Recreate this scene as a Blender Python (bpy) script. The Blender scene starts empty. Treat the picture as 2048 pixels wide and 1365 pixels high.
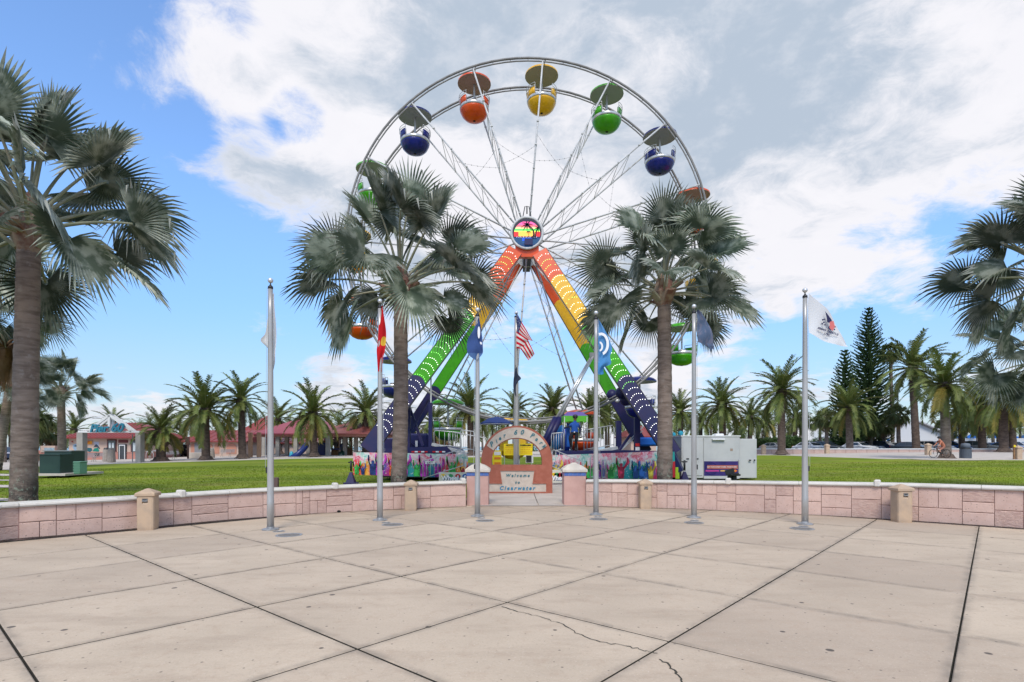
import bpy, bmesh, math, random
import numpy as np
from mathutils import Vector, Matrix
R = math.radians
PI = math.pi
random.seed(7)
S = bpy.context.scene
COL = S.collection
F, CX, HY, H = 1100.0, 1024.0, 893.0, 1.65

# ---------------------------------------------------------------- camera
cam = bpy.data.cameras.new('camera'); camo = bpy.data.objects.new('camera', cam); COL.objects.link(camo)
cam.sensor_width = 36.0; cam.lens = F/2048*36.0; cam.shift_y = (HY-682.5)/2048
cam.clip_start = 0.1; cam.clip_end = 3000
camo.location = (0, 0, H); camo.rotation_euler = (PI/2, 0, 0)
S.camera = camo
S.view_settings.view_transform = 'Standard'; S.view_settings.look = 'None'
S.view_settings.exposure = 0.3; S.view_settings.gamma = 1.0
S.view_settings.use_curve_mapping = False

# ---------------------------------------------------------------- sky
SUN_EL, SUN_AZ = 50.0, 184.0      # azimuth clockwise from +Y
w = bpy.data.worlds.new('World'); S.world = w; w.use_nodes = True
nt = w.node_tree; nt.nodes.clear()
class G:
    """small node expression helper"""
    def __init__(s, nt): s.nt = nt
    def n(s, t, **k):
        nd = s.nt.nodes.new(t)
        for a, b in k.items(): setattr(nd, a, b)
        return nd
    def put(s, sock, v):
        if isinstance(v, bpy.types.NodeSocket): s.nt.links.new(v, sock)
        else:
            if hasattr(sock, 'default_value'):
                try: sock.default_value = v
                except Exception:
                    sock.default_value = tuple(v)+(1,)
    def m(s, op, a, b=0.0, c=0.0, clamp=False):
        nd = s.n('ShaderNodeMath', operation=op); nd.use_clamp = clamp
        s.put(nd.inputs[0], a); s.put(nd.inputs[1], b); s.put(nd.inputs[2], c); return nd.outputs[0]
    def v(s, op, a, b=(0, 0, 0), out=0):
        nd = s.n('ShaderNodeVectorMath', operation=op); s.put(nd.inputs[0], a); s.put(nd.inputs[1], b); return nd.outputs[out]
    def mix(s, f, a, b, mode='MIX'):
        nd = s.n('ShaderNodeMix', data_type='RGBA', blend_type=mode)
        s.put(nd.inputs['Factor'], f)
        for i, q in ((6, a), (7, b)):
            if isinstance(q, (tuple, list)) and len(q) == 3: q = tuple(q)+(1,)
            s.put(nd.inputs[i], q)
        return nd.outputs[2]
    def smooth(s, x, lo, hi, a=0.0, b=1.0):
        nd = s.n('ShaderNodeMapRange', interpolation_type='SMOOTHSTEP')
        s.put(nd.inputs[0], x); nd.inputs[1].default_value = lo; nd.inputs[2].default_value = hi
        nd.inputs[3].default_value = a; nd.inputs[4].default_value = b; return nd.outputs[0]
    def noise(s, vec, scale, detail=4, rough=.55, dist=0, out=0):
        nd = s.n('ShaderNodeTexNoise'); s.put(nd.inputs['Vector'], vec) if vec is not None else None
        nd.inputs['Scale'].default_value = scale; nd.inputs['Detail'].default_value = detail
        nd.inputs['Roughness'].default_value = rough; nd.inputs['Distortion'].default_value = dist
        return nd.outputs[out]
    def sep(s, vec):
        nd = s.n('ShaderNodeSeparateXYZ'); s.put(nd.inputs[0], vec); return nd.outputs
    def comb(s, x, y, z):
        nd = s.n('ShaderNodeCombineXYZ'); s.put(nd.inputs[0], x); s.put(nd.inputs[1], y); s.put(nd.inputs[2], z); return nd.outputs[0]
g_ = G(nt)
sky = g_.n('ShaderNodeTexSky', sky_type='NISHITA'); sky.sun_disc = False
sky.sun_elevation = R(SUN_EL); sky.sun_rotation = R(SUN_AZ); sky.air_density = 1.0; sky.dust_density = 0.6; sky.ozone_density = 2.5
tc = g_.n('ShaderNodeTexCoord'); dirv = g_.v('NORMALIZE', tc.outputs['Generated'])
dx, dy, dz = g_.sep(dirv)
zc = g_.m('MAXIMUM', dz, 0.02)
# clouds lie in a layer overhead: project the direction on it, flattened at the horizon
den = g_.m('ADD', zc, 0.22)
pl = g_.comb(g_.m('DIVIDE', dx, den), g_.m('DIVIDE', dy, den), 0.0)
warp = g_.v('SCALE', g_.v('SUBTRACT', g_.noise(pl, 2.3, 3, .5, out=1), (.5, .5, .5)), (0, 0, 0))
warp.node.inputs['Scale'].default_value = .35
plw = g_.v('ADD', pl, warp)
big = g_.noise(plw, 1.7, 10, .56)
fine = g_.noise(g_.v('ADD', pl, (3.1, 1.7, .4)), 7.0, 8, .62)
def D(px, py):
    v = Vector(((px-CX)/F, 1.0, (HY-py)/F)); v.normalize(); return tuple(v)
cov = 0.02
BL = [  # (px, py, inner deg, outer deg, weight)
    (1150, 150, 8, 34, .24), (620, 150, 3, 17, .10), (1750, 120, 6, 30, .26), (420, 140, 2, 11, .10), (1040, -600, 10, 55, .20),
    (330, 230, 1.5, 9, .16), (480, 380, 1, 5, .08), (230, 130, 1, 5, .14), (540, 330, 1, 6, .10),
    (80, 20, 1, 11, -.34), (60, 330, 5, 19, -.30), (430, 560, 4, 16, -.34), (150, 640, 3, 14, -.25),
    (590, 225, .6, 3.4, -.34), (515, 260, .4, 2.8, -.28),(460, 20, .5, 3, -.12), (400, 250, .4, 3, -.15),
    (1050, 660, 3, 13, -.25), (1500, 600, 2, 9, -.20), (1720, 660, 3, 12, -.26), (1800, 445, 1, 5, -.16),(1960, 430, 1, 5, -.14), (2048, 560, 1, 7, -.10),
    (1620, 560, .8, 5, .26), (1780, 540, .8, 4.5, .22), (1840, 640, .2, 1.8, .2), (1560, 620, .2, 1.6, .2),
    (660, 762, .5, 4.2, .33), (250, 790, 1, 8, .34), (860, 560, .6, 5, .1), (1360, 690, .4, 3, -.1),
    (1330, 770, .5, 4, .3), (1150, 860, 2, 7, .24), (1650, 830, 1, 6, .22),(820, 840, 1, 6, .2),
]
for px, py, r1, r2, wt in BL:
    dt = g_.v('DOT_PRODUCT', dirv, D(px, py), out=1)
    cov = g_.m('MULTIPLY_ADD', g_.smooth(dt, math.cos(R(r2)), math.cos(R(r1))), wt, cov)
wisp = g_.noise(g_.v('ADD', plw, (9.1, 4.7, .4)), 4.2, 10, .68)
dens = g_.m('ADD', g_.m('ADD', big, cov), g_.m('MULTIPLY', g_.m('SUBTRACT', wisp, .5), 1.05))
mask = g_.smooth(dens, .43, .77)
# grey bodies, bright rims
sh = g_.noise(g_.v('ADD', plw, (7.3, 2.2, 0)), 1.5, 7, .5)
body = g_.smooth(g_.m('ADD', g_.m('ADD', sh, g_.m('MULTIPLY', g_.m('SUBTRACT', dens, .85), .16)), g_.m('MULTIPLY', g_.m('SUBTRACT', wisp, .5), .30)), .41, .58)
body = g_.m('MULTIPLY', body, g_.smooth(dens, .58, .95, .25, 1.0))
ccol = g_.mix(body, (.755, .75, .79), (.40, .47, .565))
ccol = g_.mix(g_.smooth(fine, .46, .66, 0, .28), ccol, (.81, .80, .83))
skyc = g_.v('SCALE', sky.outputs[0]); skyc.node.inputs['Scale'].default_value = 1.0
SKYK = 0.15
# clear-sky part: Nishita, thin haze towards the horizon
nb = g_.v('ADD', g_.v('MULTIPLY', skyc, (1.05, 1.29, 1.50)), (.18, .22, .38))
nb2 = g_.v('SCALE', nb); g_.put(nb2.node.inputs['Scale'], g_.smooth(dz, -.02, .42, .50, .97))
blue = g_.mix(g_.smooth(dz, .24, .0, 0, .45), nb2, (3.7, 4.1, 4.55))
cl10 = g_.v('SCALE', ccol); cl10.node.inputs['Scale'].default_value = 1/SKYK
colr = g_.mix(mask, blue, cl10)
bg = g_.n('ShaderNodeBackground'); g_.put(bg.inputs[0], colr); bg.inputs[1].default_value = SKYK
out = g_.n('ShaderNodeOutputWorld'); nt.links.new(bg.outputs[0], out.inputs[0])
# ---------------------------------------------------------------- sun, veiled by cloud
sl = bpy.data.lights.new('sun', 'SUN'); so = bpy.data.objects.new('sun', sl); COL.objects.link(so)
sl.energy = 2.3; sl.angle = R(18); sl.color = (1.0, .93, .82)
az = R(SUN_AZ); el = R(SUN_EL)
sd = Vector((math.sin(az)*math.cos(el), math.cos(az)*math.cos(el), math.sin(el)))
so.rotation_euler = sd.to_track_quat('Z', 'Y').to_euler()

# ---------------------------------------------------------------- helpers
def P(px, py, d): return Vector(((px-CX)/F*d, d, H-(py-HY)/F*d))
def X(px, d): return (px-CX)/F*d
def Z(py, d): return H-(py-HY)/F*d
PK = .0082
def onp(px, py):
    d = H*F/(py-902.0); x = X(px, d); return Vector((x, d, -PK*d))
def interp(x, xs, ys):
    return float(np.interp(x, xs, ys))
AX = [-120, -60, -45, -32, -19, 0, 28, 35, 60, 120]; AY = [-.3, -.2, 0.0, .3, .6, .65, .8, .98, .98, .98]
def gz(x, y):
    if y < 17: return -PK*y
    t = min((y-17)/34, 1.2)
    return -.139 + t*interp(x/ max(y, 20)*50, AX, AY)
def gp(x, y, dz=0): return Vector((x, y, gz(x, y)+dz))
def gpx(px, d): x = X(px, d); return Vector((x, d, gz(x, d)))

MATS = {}
def mat(name, c, c2=None, rough=.7, metal=0, scale=3.0, bump=0, bscale=None, detail=5, emit=0, spec=.4, rnd=0, lo=.35, hi=.65, trans=0, stretch=None):
    if name in MATS: return MATS[name]
    m = bpy.data.materials.new(name); m.use_nodes = True; t = m.node_tree; q = G(t)
    b = t.nodes['Principled BSDF']
    tcx = q.n('ShaderNodeTexCoord'); vec = tcx.outputs['Object']
    oi = q.n('ShaderNodeObjectInfo')
    vec = q.v('ADD', vec, q.comb(q.m('MULTIPLY', oi.outputs['Random'], 37.0), q.m('MULTIPLY', oi.outputs['Random'], 11.0), 0.0))
    if stretch: vec = q.v('MULTIPLY', vec, stretch)
    col = tuple(c)+(1,)
    if c2 is not None:
        nz = q.noise(vec, scale, detail, .6)
        col = q.mix(q.smooth(nz, lo, hi), c, c2)
    if rnd:
        hs = q.n('ShaderNodeHueSaturation'); q.put(hs.inputs['Value'], q.m('MULTIPLY_ADD', oi.outputs['Random'], rnd*2, 1-rnd)); q.put(hs.inputs['Color'], col)
        q.put(hs.inputs['Hue'], q.m('MULTIPLY_ADD', oi.outputs['Random'], rnd*.06, .5-rnd*.03))
        col = hs.outputs[0]
    q.put(b.inputs['Base Color'], col)
    b.inputs['Roughness'].default_value = rough; b.inputs['Metallic'].default_value = metal
    b.inputs['Specular IOR Level'].default_value = spec
    if emit:
        q.put(b.inputs['Emission Color'], tuple(c)+(1,)); b.inputs['Emission Strength'].default_value = emit
    if bump:
        bn = q.n('ShaderNodeBump'); bn.inputs['Strength'].default_value = bump; bn.inputs['Distance'].default_value = .02
        q.put(bn.inputs['Height'], q.noise(vec, bscale or scale*4, 6, .65)); t.links.new(bn.outputs[0], b.inputs['Normal'])
    if trans:
        tr = q.n('ShaderNodeBsdfTranslucent'); q.put(tr.inputs[0], col)
        ms = q.n('ShaderNodeMixShader'); ms.inputs[0].default_value = trans
        o = [x for x in t.nodes if x.type == 'OUTPUT_MATERIAL'][0]
        t.links.new(b.outputs[0], ms.inputs[1]); t.links.new(tr.outputs[0], ms.inputs[2]); t.links.new(ms.outputs[0], o.inputs[0])
    MATS[name] = m; return m

def tag(o, label=None, cat=None, group=None, kind=None):
    if label: o['label'] = label
    if cat: o['category'] = cat
    if group: o['group'] = group
    if kind: o['kind'] = kind
    return o
def empty(name, loc, rz=0, label=None, cat=None, group=None):
    o = bpy.data.objects.new(name, None); COL.objects.link(o); o.location = loc; o.rotation_euler = (0, 0, rz)
    o.empty_display_size = .2
    return tag(o, label, cat, group)
KIDS = {}
def link(o, parent=None):
    COL.objects.link(o)
    if parent is not None: o.parent = parent; KIDS.setdefault(parent.name, []).append(o)
    return o
def copy_tree(o, parent=None):
    c = o.copy(); link(c, parent)
    for ch in KIDS.get(o.name, []): copy_tree(ch, c)
    return c
def inst(name, mesh, parent, loc=(0, 0, 0), rot=(0, 0, 0), sc=(1, 1, 1)):
    o = bpy.data.objects.new(name, mesh); link(o, parent); o.location = loc; o.rotation_euler = rot
    o.scale = sc if not isinstance(sc, (int, float)) else (sc, sc, sc); return o

class MB:
    def __init__(s): s.v = []; s.f = []; s.mi = []; s.sm = []; s.mats = []; s.cur = 0; s.smooth = False
    def use(s, m, smooth=False):
        if m not in s.mats: s.mats.append(m)
        s.cur = s.mats.index(m); s.smooth = smooth; return s
    def add(s, vs, fs, M=None):
        k = len(s.v)
        if M is not None: vs = [M @ Vector(q) for q in vs]
        s.v.extend([tuple(q) for q in vs])
        for f in fs: s.f.append([i+k for i in f]); s.mi.append(s.cur); s.sm.append(s.smooth)
        return s
    def box(s, c, d, rz=0, M=None, bev=0):
        x, y, z = d[0]/2, d[1]/2, d[2]/2
        if bev:
            bm = bmesh.new(); bmesh.ops.create_cube(bm, size=1)
            for q in bm.verts: q.co = Vector((q.co.x*d[0], q.co.y*d[1], q.co.z*d[2]))
            bmesh.ops.bevel(bm, geom=bm.edges[:], offset=bev, segments=1, affect='EDGES')
            bm.verts.index_update(); vs = [q.co.copy() for q in bm.verts]; fs = [[q.index for q in f.verts] for f in bm.faces]; bm.free()
            T = Matrix.Translation(c) @ Matrix.Rotation(rz, 4, 'Z')
            return s.add(vs, fs, (M @ T) if M is not None else T)
        vs = [(-x, -y, -z), (x, -y, -z), (x, y, -z), (-x, y, -z), (-x, -y, z), (x, -y, z), (x, y, z), (-x, y, z)]
        fs = [[3, 2, 1, 0], [4, 5, 6, 7], [0, 1, 5, 4], [1, 2, 6, 5], [2, 3, 7, 6], [3, 0, 4, 7]]
        T = Matrix.Translation(c) @ Matrix.Rotation(rz, 4, 'Z')
        return s.add(vs, fs, (M @ T) if M is not None else T)
    def beam(s, a, b, wx, wy=None, up=(0, 0, 1)):
        """rectangular bar from a to b"""
        a = Vector(a); b = Vector(b); wy = wy or wx; t = (b-a).normalized(); u = Vector(up)
        if abs(t.dot(u)) > .98: u = Vector((0, 1, 0))
        x = t.cross(u).normalized()*wx/2; y = x.cross(t).normalized()*wy/2
        vs = [a-x-y, a+x-y, a+x+y, a-x+y, b-x-y, b+x-y, b+x+y, b-x+y]
        return s.add(vs, [[3, 2, 1, 0], [4, 5, 6, 7], [0, 1, 5, 4], [1, 2, 6, 5], [2, 3, 7, 6], [3, 0, 4, 7]])
    def tube(s, pts, r, n=8, caps=True):
        pts = [Vector(p) for p in pts]; L = len(pts)
        rr = r if isinstance(r, (list, tuple)) else [r]*L
        vs = []; prev = None
        for i, p in enumerate(pts):
            t = (pts[min(i+1, L-1)]-pts[max(i-1, 0)]).normalized()
            if prev is None:
                u = Vector((0, 0, 1)) if abs(t.z) < .9 else Vector((0, 1, 0)); x = t.cross(u).normalized()
            else: x = (prev-t*prev.dot(t)).normalized()
            prev = x; y = t.cross(x)
            for k in range(n):
                a = 2*PI*k/n; vs.append(p+(x*math.cos(a)+y*math.sin(a))*rr[i])
        fs = []
        for i in range(L-1):
            for k in range(n): fs.append([i*n+k, i*n+(k+1) % n, (i+1)*n+(k+1) % n, (i+1)*n+k])
        s.add(vs, fs)
        if caps:
            k0 = len(s.v)-L*n
            for f in (list(range(n))[::-1], [(L-1)*n+k for k in range(n)]): s.f.append([i+k0 for i in f]); s.mi.append(s.cur); s.sm.append(False)
        return s
    def lathe(s, prof, c=(0, 0, 0), n=16, M=None, ph=0.0, sq=1.0, caps=True):
        vs = []
        for r, z in prof:
            for k in range(n):
                a = 2*PI*k/n+ph; vs.append((c[0]+r*math.cos(a)*sq, c[1]+r*math.sin(a)*sq, c[2]+z))
        fs = []
        for i in range(len(prof)-1):
            for k in range(n): fs.append([i*n+k, i*n+(k+1) % n, (i+1)*n+(k+1) % n, (i+1)*n+k])
        s.add(vs, fs, M); k0 = len(s.v)-len(vs)
        if prof[0] == prof[-1] or not caps: return s
        for t, f in ((prof[0][0], list(range(n))[::-1]), (prof[-1][0], [(len(prof)-1)*n+k for k in range(n)])):
            if t > 1e-4: s.f.append([i+k0 for i in f]); s.mi.append(s.cur); s.sm.append(False)
        return s
    def sphere(s, c, r, n=10, m=6, sc=(1, 1, 1)):
        prof = [(r*math.sin(PI*i/m)+1e-5, -r*math.cos(PI*i/m)) for i in range(m+1)]
        T = Matrix.Translation(c) @ Matrix.Diagonal((*sc, 1)); return s.lathe(prof, (0, 0, 0), n, T)
    def prism(s, poly, y0, y1, M=None):
        """polygon in x,z pushed from y0 to y1"""
        n = len(poly); vs = [(x, y0, z) for x, z in poly]+[(x, y1, z) for x, z in poly]
        a = sum(poly[i][0]*poly[(i+1) % n][1]-poly[(i+1) % n][0]*poly[i][1] for i in range(n))
        fs = [list(range(n)), [n+i for i in range(n)][::-1]]+[[(i+1) % n, i, n+i, n+(i+1) % n] for i in range(n)]
        if a < 0: fs = [f[::-1] for f in fs]
        return s.add(vs, fs, M)
    def slab(s, poly, z0, z1):
        """polygon in x,y with thickness"""
        n = len(poly); vs = [(p[0], p[1], z0) for p in poly]+[(p[0], p[1], z1) for p in poly]
        fs = [list(range(n))[::-1], [n+i for i in range(n)]]+[[i, (i+1) % n, n+(i+1) % n, n+i] for i in range(n)]
        return s.add(vs, fs)
    def mesh(s, name, off=None):
        me = bpy.data.meshes.new(name)
        v = s.v
        if off is not None: v = [(a-off[0], b-off[1], c-off[2]) for a, b, c in v]
        me.from_pydata(v, [], s.f)
        for m in s.mats: me.materials.append(m)
        me.polygons.foreach_set('material_index', s.mi); me.polygons.foreach_set('use_smooth', s.sm)
        me.update(); return me
    def build(s, name, parent=None, world=True, label=None, cat=None, group=None, kind=None, loc=None):
        off = None
        if parent is not None and world:
            off = Vector(parent.location)
            if parent.parent: off = off+Vector(parent.parent.location)
        if parent is None and loc is not None: off = Vector(loc)
        o = bpy.data.objects.new(name, s.mesh(name, off)); link(o, parent)
        if parent is None and loc is not None: o.location = loc
        return tag(o, label, cat, group, kind)
def pbox(name, m, parent, c, d, rz=0, bev=0, world=True, **k):
    return MB().use(m).box(c, d, rz, bev=bev).build(name, parent, world, **k)

TXC = {}
def text_mesh(txt, size, ext=.004, shear=0, offset=0, m=None, align='CENTER', spacing=1):
    key = (txt, size, ext, shear, offset, m.name, align, spacing)
    if key in TXC: return TXC[key]
    cu = bpy.data.curves.new('lettering', 'FONT'); cu.body = txt; cu.size = size; cu.extrude = ext; cu.shear = shear; cu.offset = offset
    cu.align_x = align; cu.align_y = 'CENTER'; cu.space_character = spacing; cu.resolution_u = 3
    o = bpy.data.objects.new('tmp', cu); COL.objects.link(o)
    dg = bpy.context.evaluated_depsgraph_get(); me = bpy.data.meshes.new_from_object(o.evaluated_get(dg))
    bpy.data.objects.remove(o); bpy.data.curves.remove(cu); me.materials.clear(); me.materials.append(m); me.name = 'lettering'
    TXC[key] = me; return me
def text(txt, size, parent, loc, m, rz=0, tilt=0, world=True, name='lettering', **k):
    """lettering that faces -Y, standing upright"""
    o = bpy.data.objects.new(name, text_mesh(txt, size, m=m, **k)); link(o, parent)
    L = Vector(loc)
    if parent is not None and world:
        L = L-Vector(parent.location)
        if parent.parent: L = L-Vector(parent.parent.location)
    o.location = L; o.rotation_euler = (PI/2, tilt, rz); return o
# ================================================================ SETTING
M_conc = mat('plaza_concrete', (.51, .405, .30), (.435, .345, .255), rough=.85, scale=.55, bump=.12, bscale=60, rnd=.10, detail=10, lo=.3, hi=.72)
# gum spots and streaky wear on the concrete
def worn_concrete():
    m = MATS['plaza_concrete']; t = m.node_tree; q = G(t); b = t.nodes['Principled BSDF']
    src = b.inputs['Base Color'].links[0].from_socket
    tcx = q.n('ShaderNodeTexCoord'); vo = tcx.outputs['Object']
    def spots(scale, rad, soft, thr):
        vn = q.n('ShaderNodeTexVoronoi', voronoi_dimensions='2D'); vn.inputs['Scale'].default_value = scale; vn.inputs['Randomness'].default_value = 1
        q.put(vn.inputs['Vector'], vo); xx = q.sep(vn.outputs['Color'])
        lim = q.m('MULTIPLY', xx[0], rad*scale)
        return q.m('MULTIPLY', q.smooth(q.m('SUBTRACT', lim, vn.outputs['Distance']), 0, soft), q.m('GREATER_THAN', xx[1], thr))
    sp = q.m('MAXIMUM', spots(1.5, .038, .010, .45), q.m('MULTIPLY', spots(5, .013, .012, .45), .8))
    # dirt gathered along the joints and blotches between
    xyz = q.sep(vo); X0_ = q.m('ADD', xyz[0], 3.942); Y0_ = q.m('SUBTRACT', xyz[1], 4.415); L2 = 1.238**2+1.4148**2
    ui = q.m('DIVIDE', q.m('ADD', q.m('MULTIPLY', X0_, 1.238), q.m('MULTIPLY', Y0_, 1.4148)), L2); vj = q.m('DIVIDE', q.m('ADD', q.m('MULTIPLY', X0_, -1.4148), q.m('MULTIPLY', Y0_, 1.238)), L2)
    def edge(t): return q.m('SUBTRACT', .5, q.m('ABSOLUTE', q.m('SUBTRACT', q.m('FRACT', q.m('ADD', t, 40.0)), .5)))
    ed = q.m('MINIMUM', edge(ui), edge(vj))
    n1 = q.noise(vo, 3.0, 8, .7); n2 = q.noise(vo, 45, 5, .75); n3 = q.noise(q.v('MULTIPLY', vo, (.55, 1.9, 1)), 1.1, 9, .68)
    jd = q.m('MULTIPLY', q.smooth(ed, .055, .0), q.smooth(n1, .36, .66, .15, .75))
    c = q.mix(q.smooth(n3, .47, .68, 0, .5), src, (.36, .275, .20))
    c = q.mix(q.smooth(q.noise(vo, 6.5, 7, .72), .50, .68, 0, .4), c, (.40, .29, .205))
    c = q.mix(q.smooth(n2, .50, .70, 0, .38), c, (.28, .22, .165)); c = q.mix(q.smooth(q.noise(vo, 70, 3, .6), .60, .74, 0, .5), c, (.68, .60, .50))
    c = q.mix(jd, c, (.20, .165, .13))
    c = q.mix(q.m('MULTIPLY', sp, .85), c, (.06, .05, .045))
    q.put(b.inputs['Base Color'], c)
worn_concrete()
M_joint = mat('joint_dirt', (.035, .032, .025), (.06, .055, .04), scale=20, rough=1)
M_grass = mat('lawn_turf', (.155, .215, .012), (.215, .26, .02), rough=.9, scale=.35, bump=.25, bscale=60, detail=8, spec=.1)
def lawn_tone(name):
    m = MATS[name]; t = m.node_tree; q = G(t); b = t.nodes['Principled BSDF']
    src = b.inputs['Base Color'].links[0].from_socket
    vo = q.n('ShaderNodeNewGeometry').outputs['Position']
    c = q.mix(q.smooth(q.noise(q.v('MULTIPLY', vo, (.35, 1, 1)), .8, 6, .65), .47, .66, 0, .75), src, (.235, .205, .06))
    c = q.mix(q.smooth(q.noise(q.v('MULTIPLY', vo, (.10, .42, 1)), .6, 5, .62), .44, .60, 0, .62), c, (.075, .125, .008))
    c = q.mix(q.smooth(q.noise(vo, 9, 4, .7), .4, .7, 0, .35), c, (.08, .13, .01))
    q.put(b.inputs['Base Color'], c)
    for n in t.nodes:
        if n.type == 'BSDF_TRANSLUCENT': q.put(n.inputs[0], c)
lawn_tone('lawn_turf')
M_path = mat('path_concrete', (.50, .44, .38), (.42, .37, .32), scale=1.2, rough=.9, bump=.1, bscale=30)
M_asph = mat('asphalt', (.06, .06, .062), (.08, .08, .08), scale=2, rough=.95)
M_sand = mat('sand', (.52, .46, .38), (.45, .40, .33), scale=1.5, rough=1)

# wall foot line, traced as plan points from its pixel foot
WL = [(-160, 1108), (0, 1081.5), (120, 1071), (295, 1055.5), (400, 1045), (500, 1036.5), (640, 1027), (756, 1020.5), (860, 1016), (932, 1013.5)]
WR = [(1172, 1012.5), (1230, 1014), (1300, 1016), (1400, 1019.5), (1560, 1027), (1680, 1033), (1800, 1040.5), (1930, 1049), (2048, 1057.5), (2200, 1071)]
def plan(L):
    pts = []
    for px, py in L:
        p = onp(px, py); pts.append(Vector((p.x, p.y)))
    out = []
    for i in range(len(pts)-1):
        p0 = pts[max(i-1, 0)]; p1 = pts[i]; p2 = pts[i+1]; p3 = pts[min(i+2, len(pts)-1)]
        for k in range(8):
            t = k/8; out.append(.5*((2*p1)+(p2-p0)*t+(2*p0-5*p1+4*p2-p3)*t*t+(3*p1-p0-3*p2+p3)*t**3))
    out.append(pts[-1]); return out
PL, PR = plan(WL), plan(WR)
def wally(x):
    for L in (PL, PR):
        for a, b in zip(L[:-1], L[1:]):
            if a.x <= x <= b.x: return a.y+(b.y-a.y)*(x-a.x)/(b.x-a.x+1e-9)
    return 16.6 if -3 < x < 4 else 6.0

# plaza bed and its slabs
bed = MB().use(M_joint).add([(-30, -14, .11-.03), (30, -14, .11-.03), (30, 17.3, -PK*17.3-.03), (-30, 17.3, -PK*17.3-.03)], [[0, 1, 2, 3]])
plaza = bed.build('plaza', kind='structure')
ga, gb = 1.238, 1.4148
def gridpt(i, j): return Vector((ga*i-gb*j-3.942, gb*i+ga*j+4.415))
n_slab = 0
for i in range(-7, 13):
    for j in range(-12, 12):
        c = gridpt(i+.5, j+.5)
        lim = 17.2 if (-1.3 < c.x < 2.2) else wally(c.x)+.75
        if c.y > lim or c.y < -6 or abs(c.x) > 16: continue
        if c.y < abs(c.x)*.55-3: continue
        gi = .016 if i in (1,) else .007; gj = .014 if j in (-1, -2, -3) else .006
        u = Vector((ga, gb)).normalized(); v = Vector((-gb, ga)).normalized()
        a0 = .012 if i == 1 else .010 if i in (0,2) else .011; a1 = .012 if i+1 == 1 else .010 if i+1 in (0,2) else .011
        b0 = .012 if j == -1 else .010 if j == -2 else .008 if j == -3 else .016; b1 = .012 if j+1 == -1 else .010 if j+1 == -2 else .008 if j+1 == -3 else .016
        q = [gridpt(i, j)+u*a0+v*b0, gridpt(i+1, j)-u*a1+v*b0, gridpt(i+1, j+1)-u*a1-v*b1, gridpt(i, j+1)+u*a0-v*b1]
        dzz = random.uniform(-.002, .002)
        mb = MB().use(M_conc); vs = []
        ce = sum(q, Vector((0, 0)))/4
        for k, sc in ((0, .0), (1, 0.0), (2, .008)):
            for p in q:
                pp = p+(ce-p).normalized()*sc*1.4
                vs.append((pp.x, pp.y, -PK*pp.y+(-.028 if k == 0 else -.007 if k == 1 else 0)+dzz))
        mb.add(vs, [[8, 9, 10, 11]]+[[4+k, 4+(k+1) % 4, 8+(k+1) % 4, 8+k] for k in range(4)]); mb.use(M_joint); mb.add(vs[:8], [[k, (k+1) % 4, 4+(k+1) % 4, 4+k] for k in range(4)]); mb.build('slab', plaza); n_slab += 1
# cracks across two slabs
def crack(pix, wd, seed):
    rg = random.Random(seed); mb = MB().use(M_joint); L = []
    for (a, b) in zip(pix[:-1], pix[1:]):
        p = onp(*a); q = onp(*b)
        for k in range(5):
            t = k/5; v = p.lerp(q, t); L.append(Vector((v.x+rg.uniform(-.018, .018), v.y+rg.uniform(-.02, .02), 0)))
    for k in range(len(L)-1):
        a, b = L[k], L[k+1]; n = Vector((-(b-a).y, (b-a).x, 0)).normalized()*wd*rg.uniform(.6, 1.5)
        z = lambda p: -PK*p.y+.004
        vs = [a-n, b-n, b+n, a+n]; mb.add([(v.x, v.y, z(v)) for v in vs], [[0, 1, 2, 3]])
    mb.build('crack', plaza, kind='stuff')
crack([(1005, 1214), (1045, 1226), (1090, 1237), (1125, 1250), (1160, 1270), (1200, 1286), (1250, 1292), (1290, 1302), (1318, 1308)], .004, 3)
crack([(1320, 1318), (1340, 1334), (1352, 1348), (1368, 1372)], .006, 4)

# entry walk behind the gate pillars
walk = MB().use(M_path)
ys = [16.4, 18, 19.6, 21.2, 22.8, 24.4, 26, 27.6]
for a, b in zip(ys[:-1], ys[1:]):
    for xa, xb in ((-3.6, -1.2), (-1.2, .8), (.8, 2.6), (2.6, 5.2)):
        if a < 18 and (xa < -2 or xb > 4): continue
        walk.add([(xa+.01, a+.01, gz(xa, a)+.012), (xb-.01, a+.01, gz(xb, a)+.012), (xb-.01, b-.01, gz(xb, b)+.012), (xa+.01, b-.01, gz(xa, b)+.012)], [[0, 1, 2, 3]])
walk.build('entry_path', kind='structure')

# lawn: one sheet from behind the wall to the far walks; the ground beyond runs to the horizon
def sheet(name, m, xs, ys, dz=0.0, kind='structure', skip=None):
    mb = MB().use(m, True); nx = len(xs)
    for y in ys:
        for x in xs: mb.v.append((x, y, gz(x, y)+dz))
    for j in range(len(ys)-1):
        for i in range(nx-1):
            if skip and skip((xs[i]+xs[i+1])/2, (ys[j]+ys[j+1])/2): continue
            a = j*nx+i; mb.f.append([a, a+1, a+1+nx, a+nx]); mb.mi.append(0); mb.sm.append(True)
    return mb.build(name, kind=kind)
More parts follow.
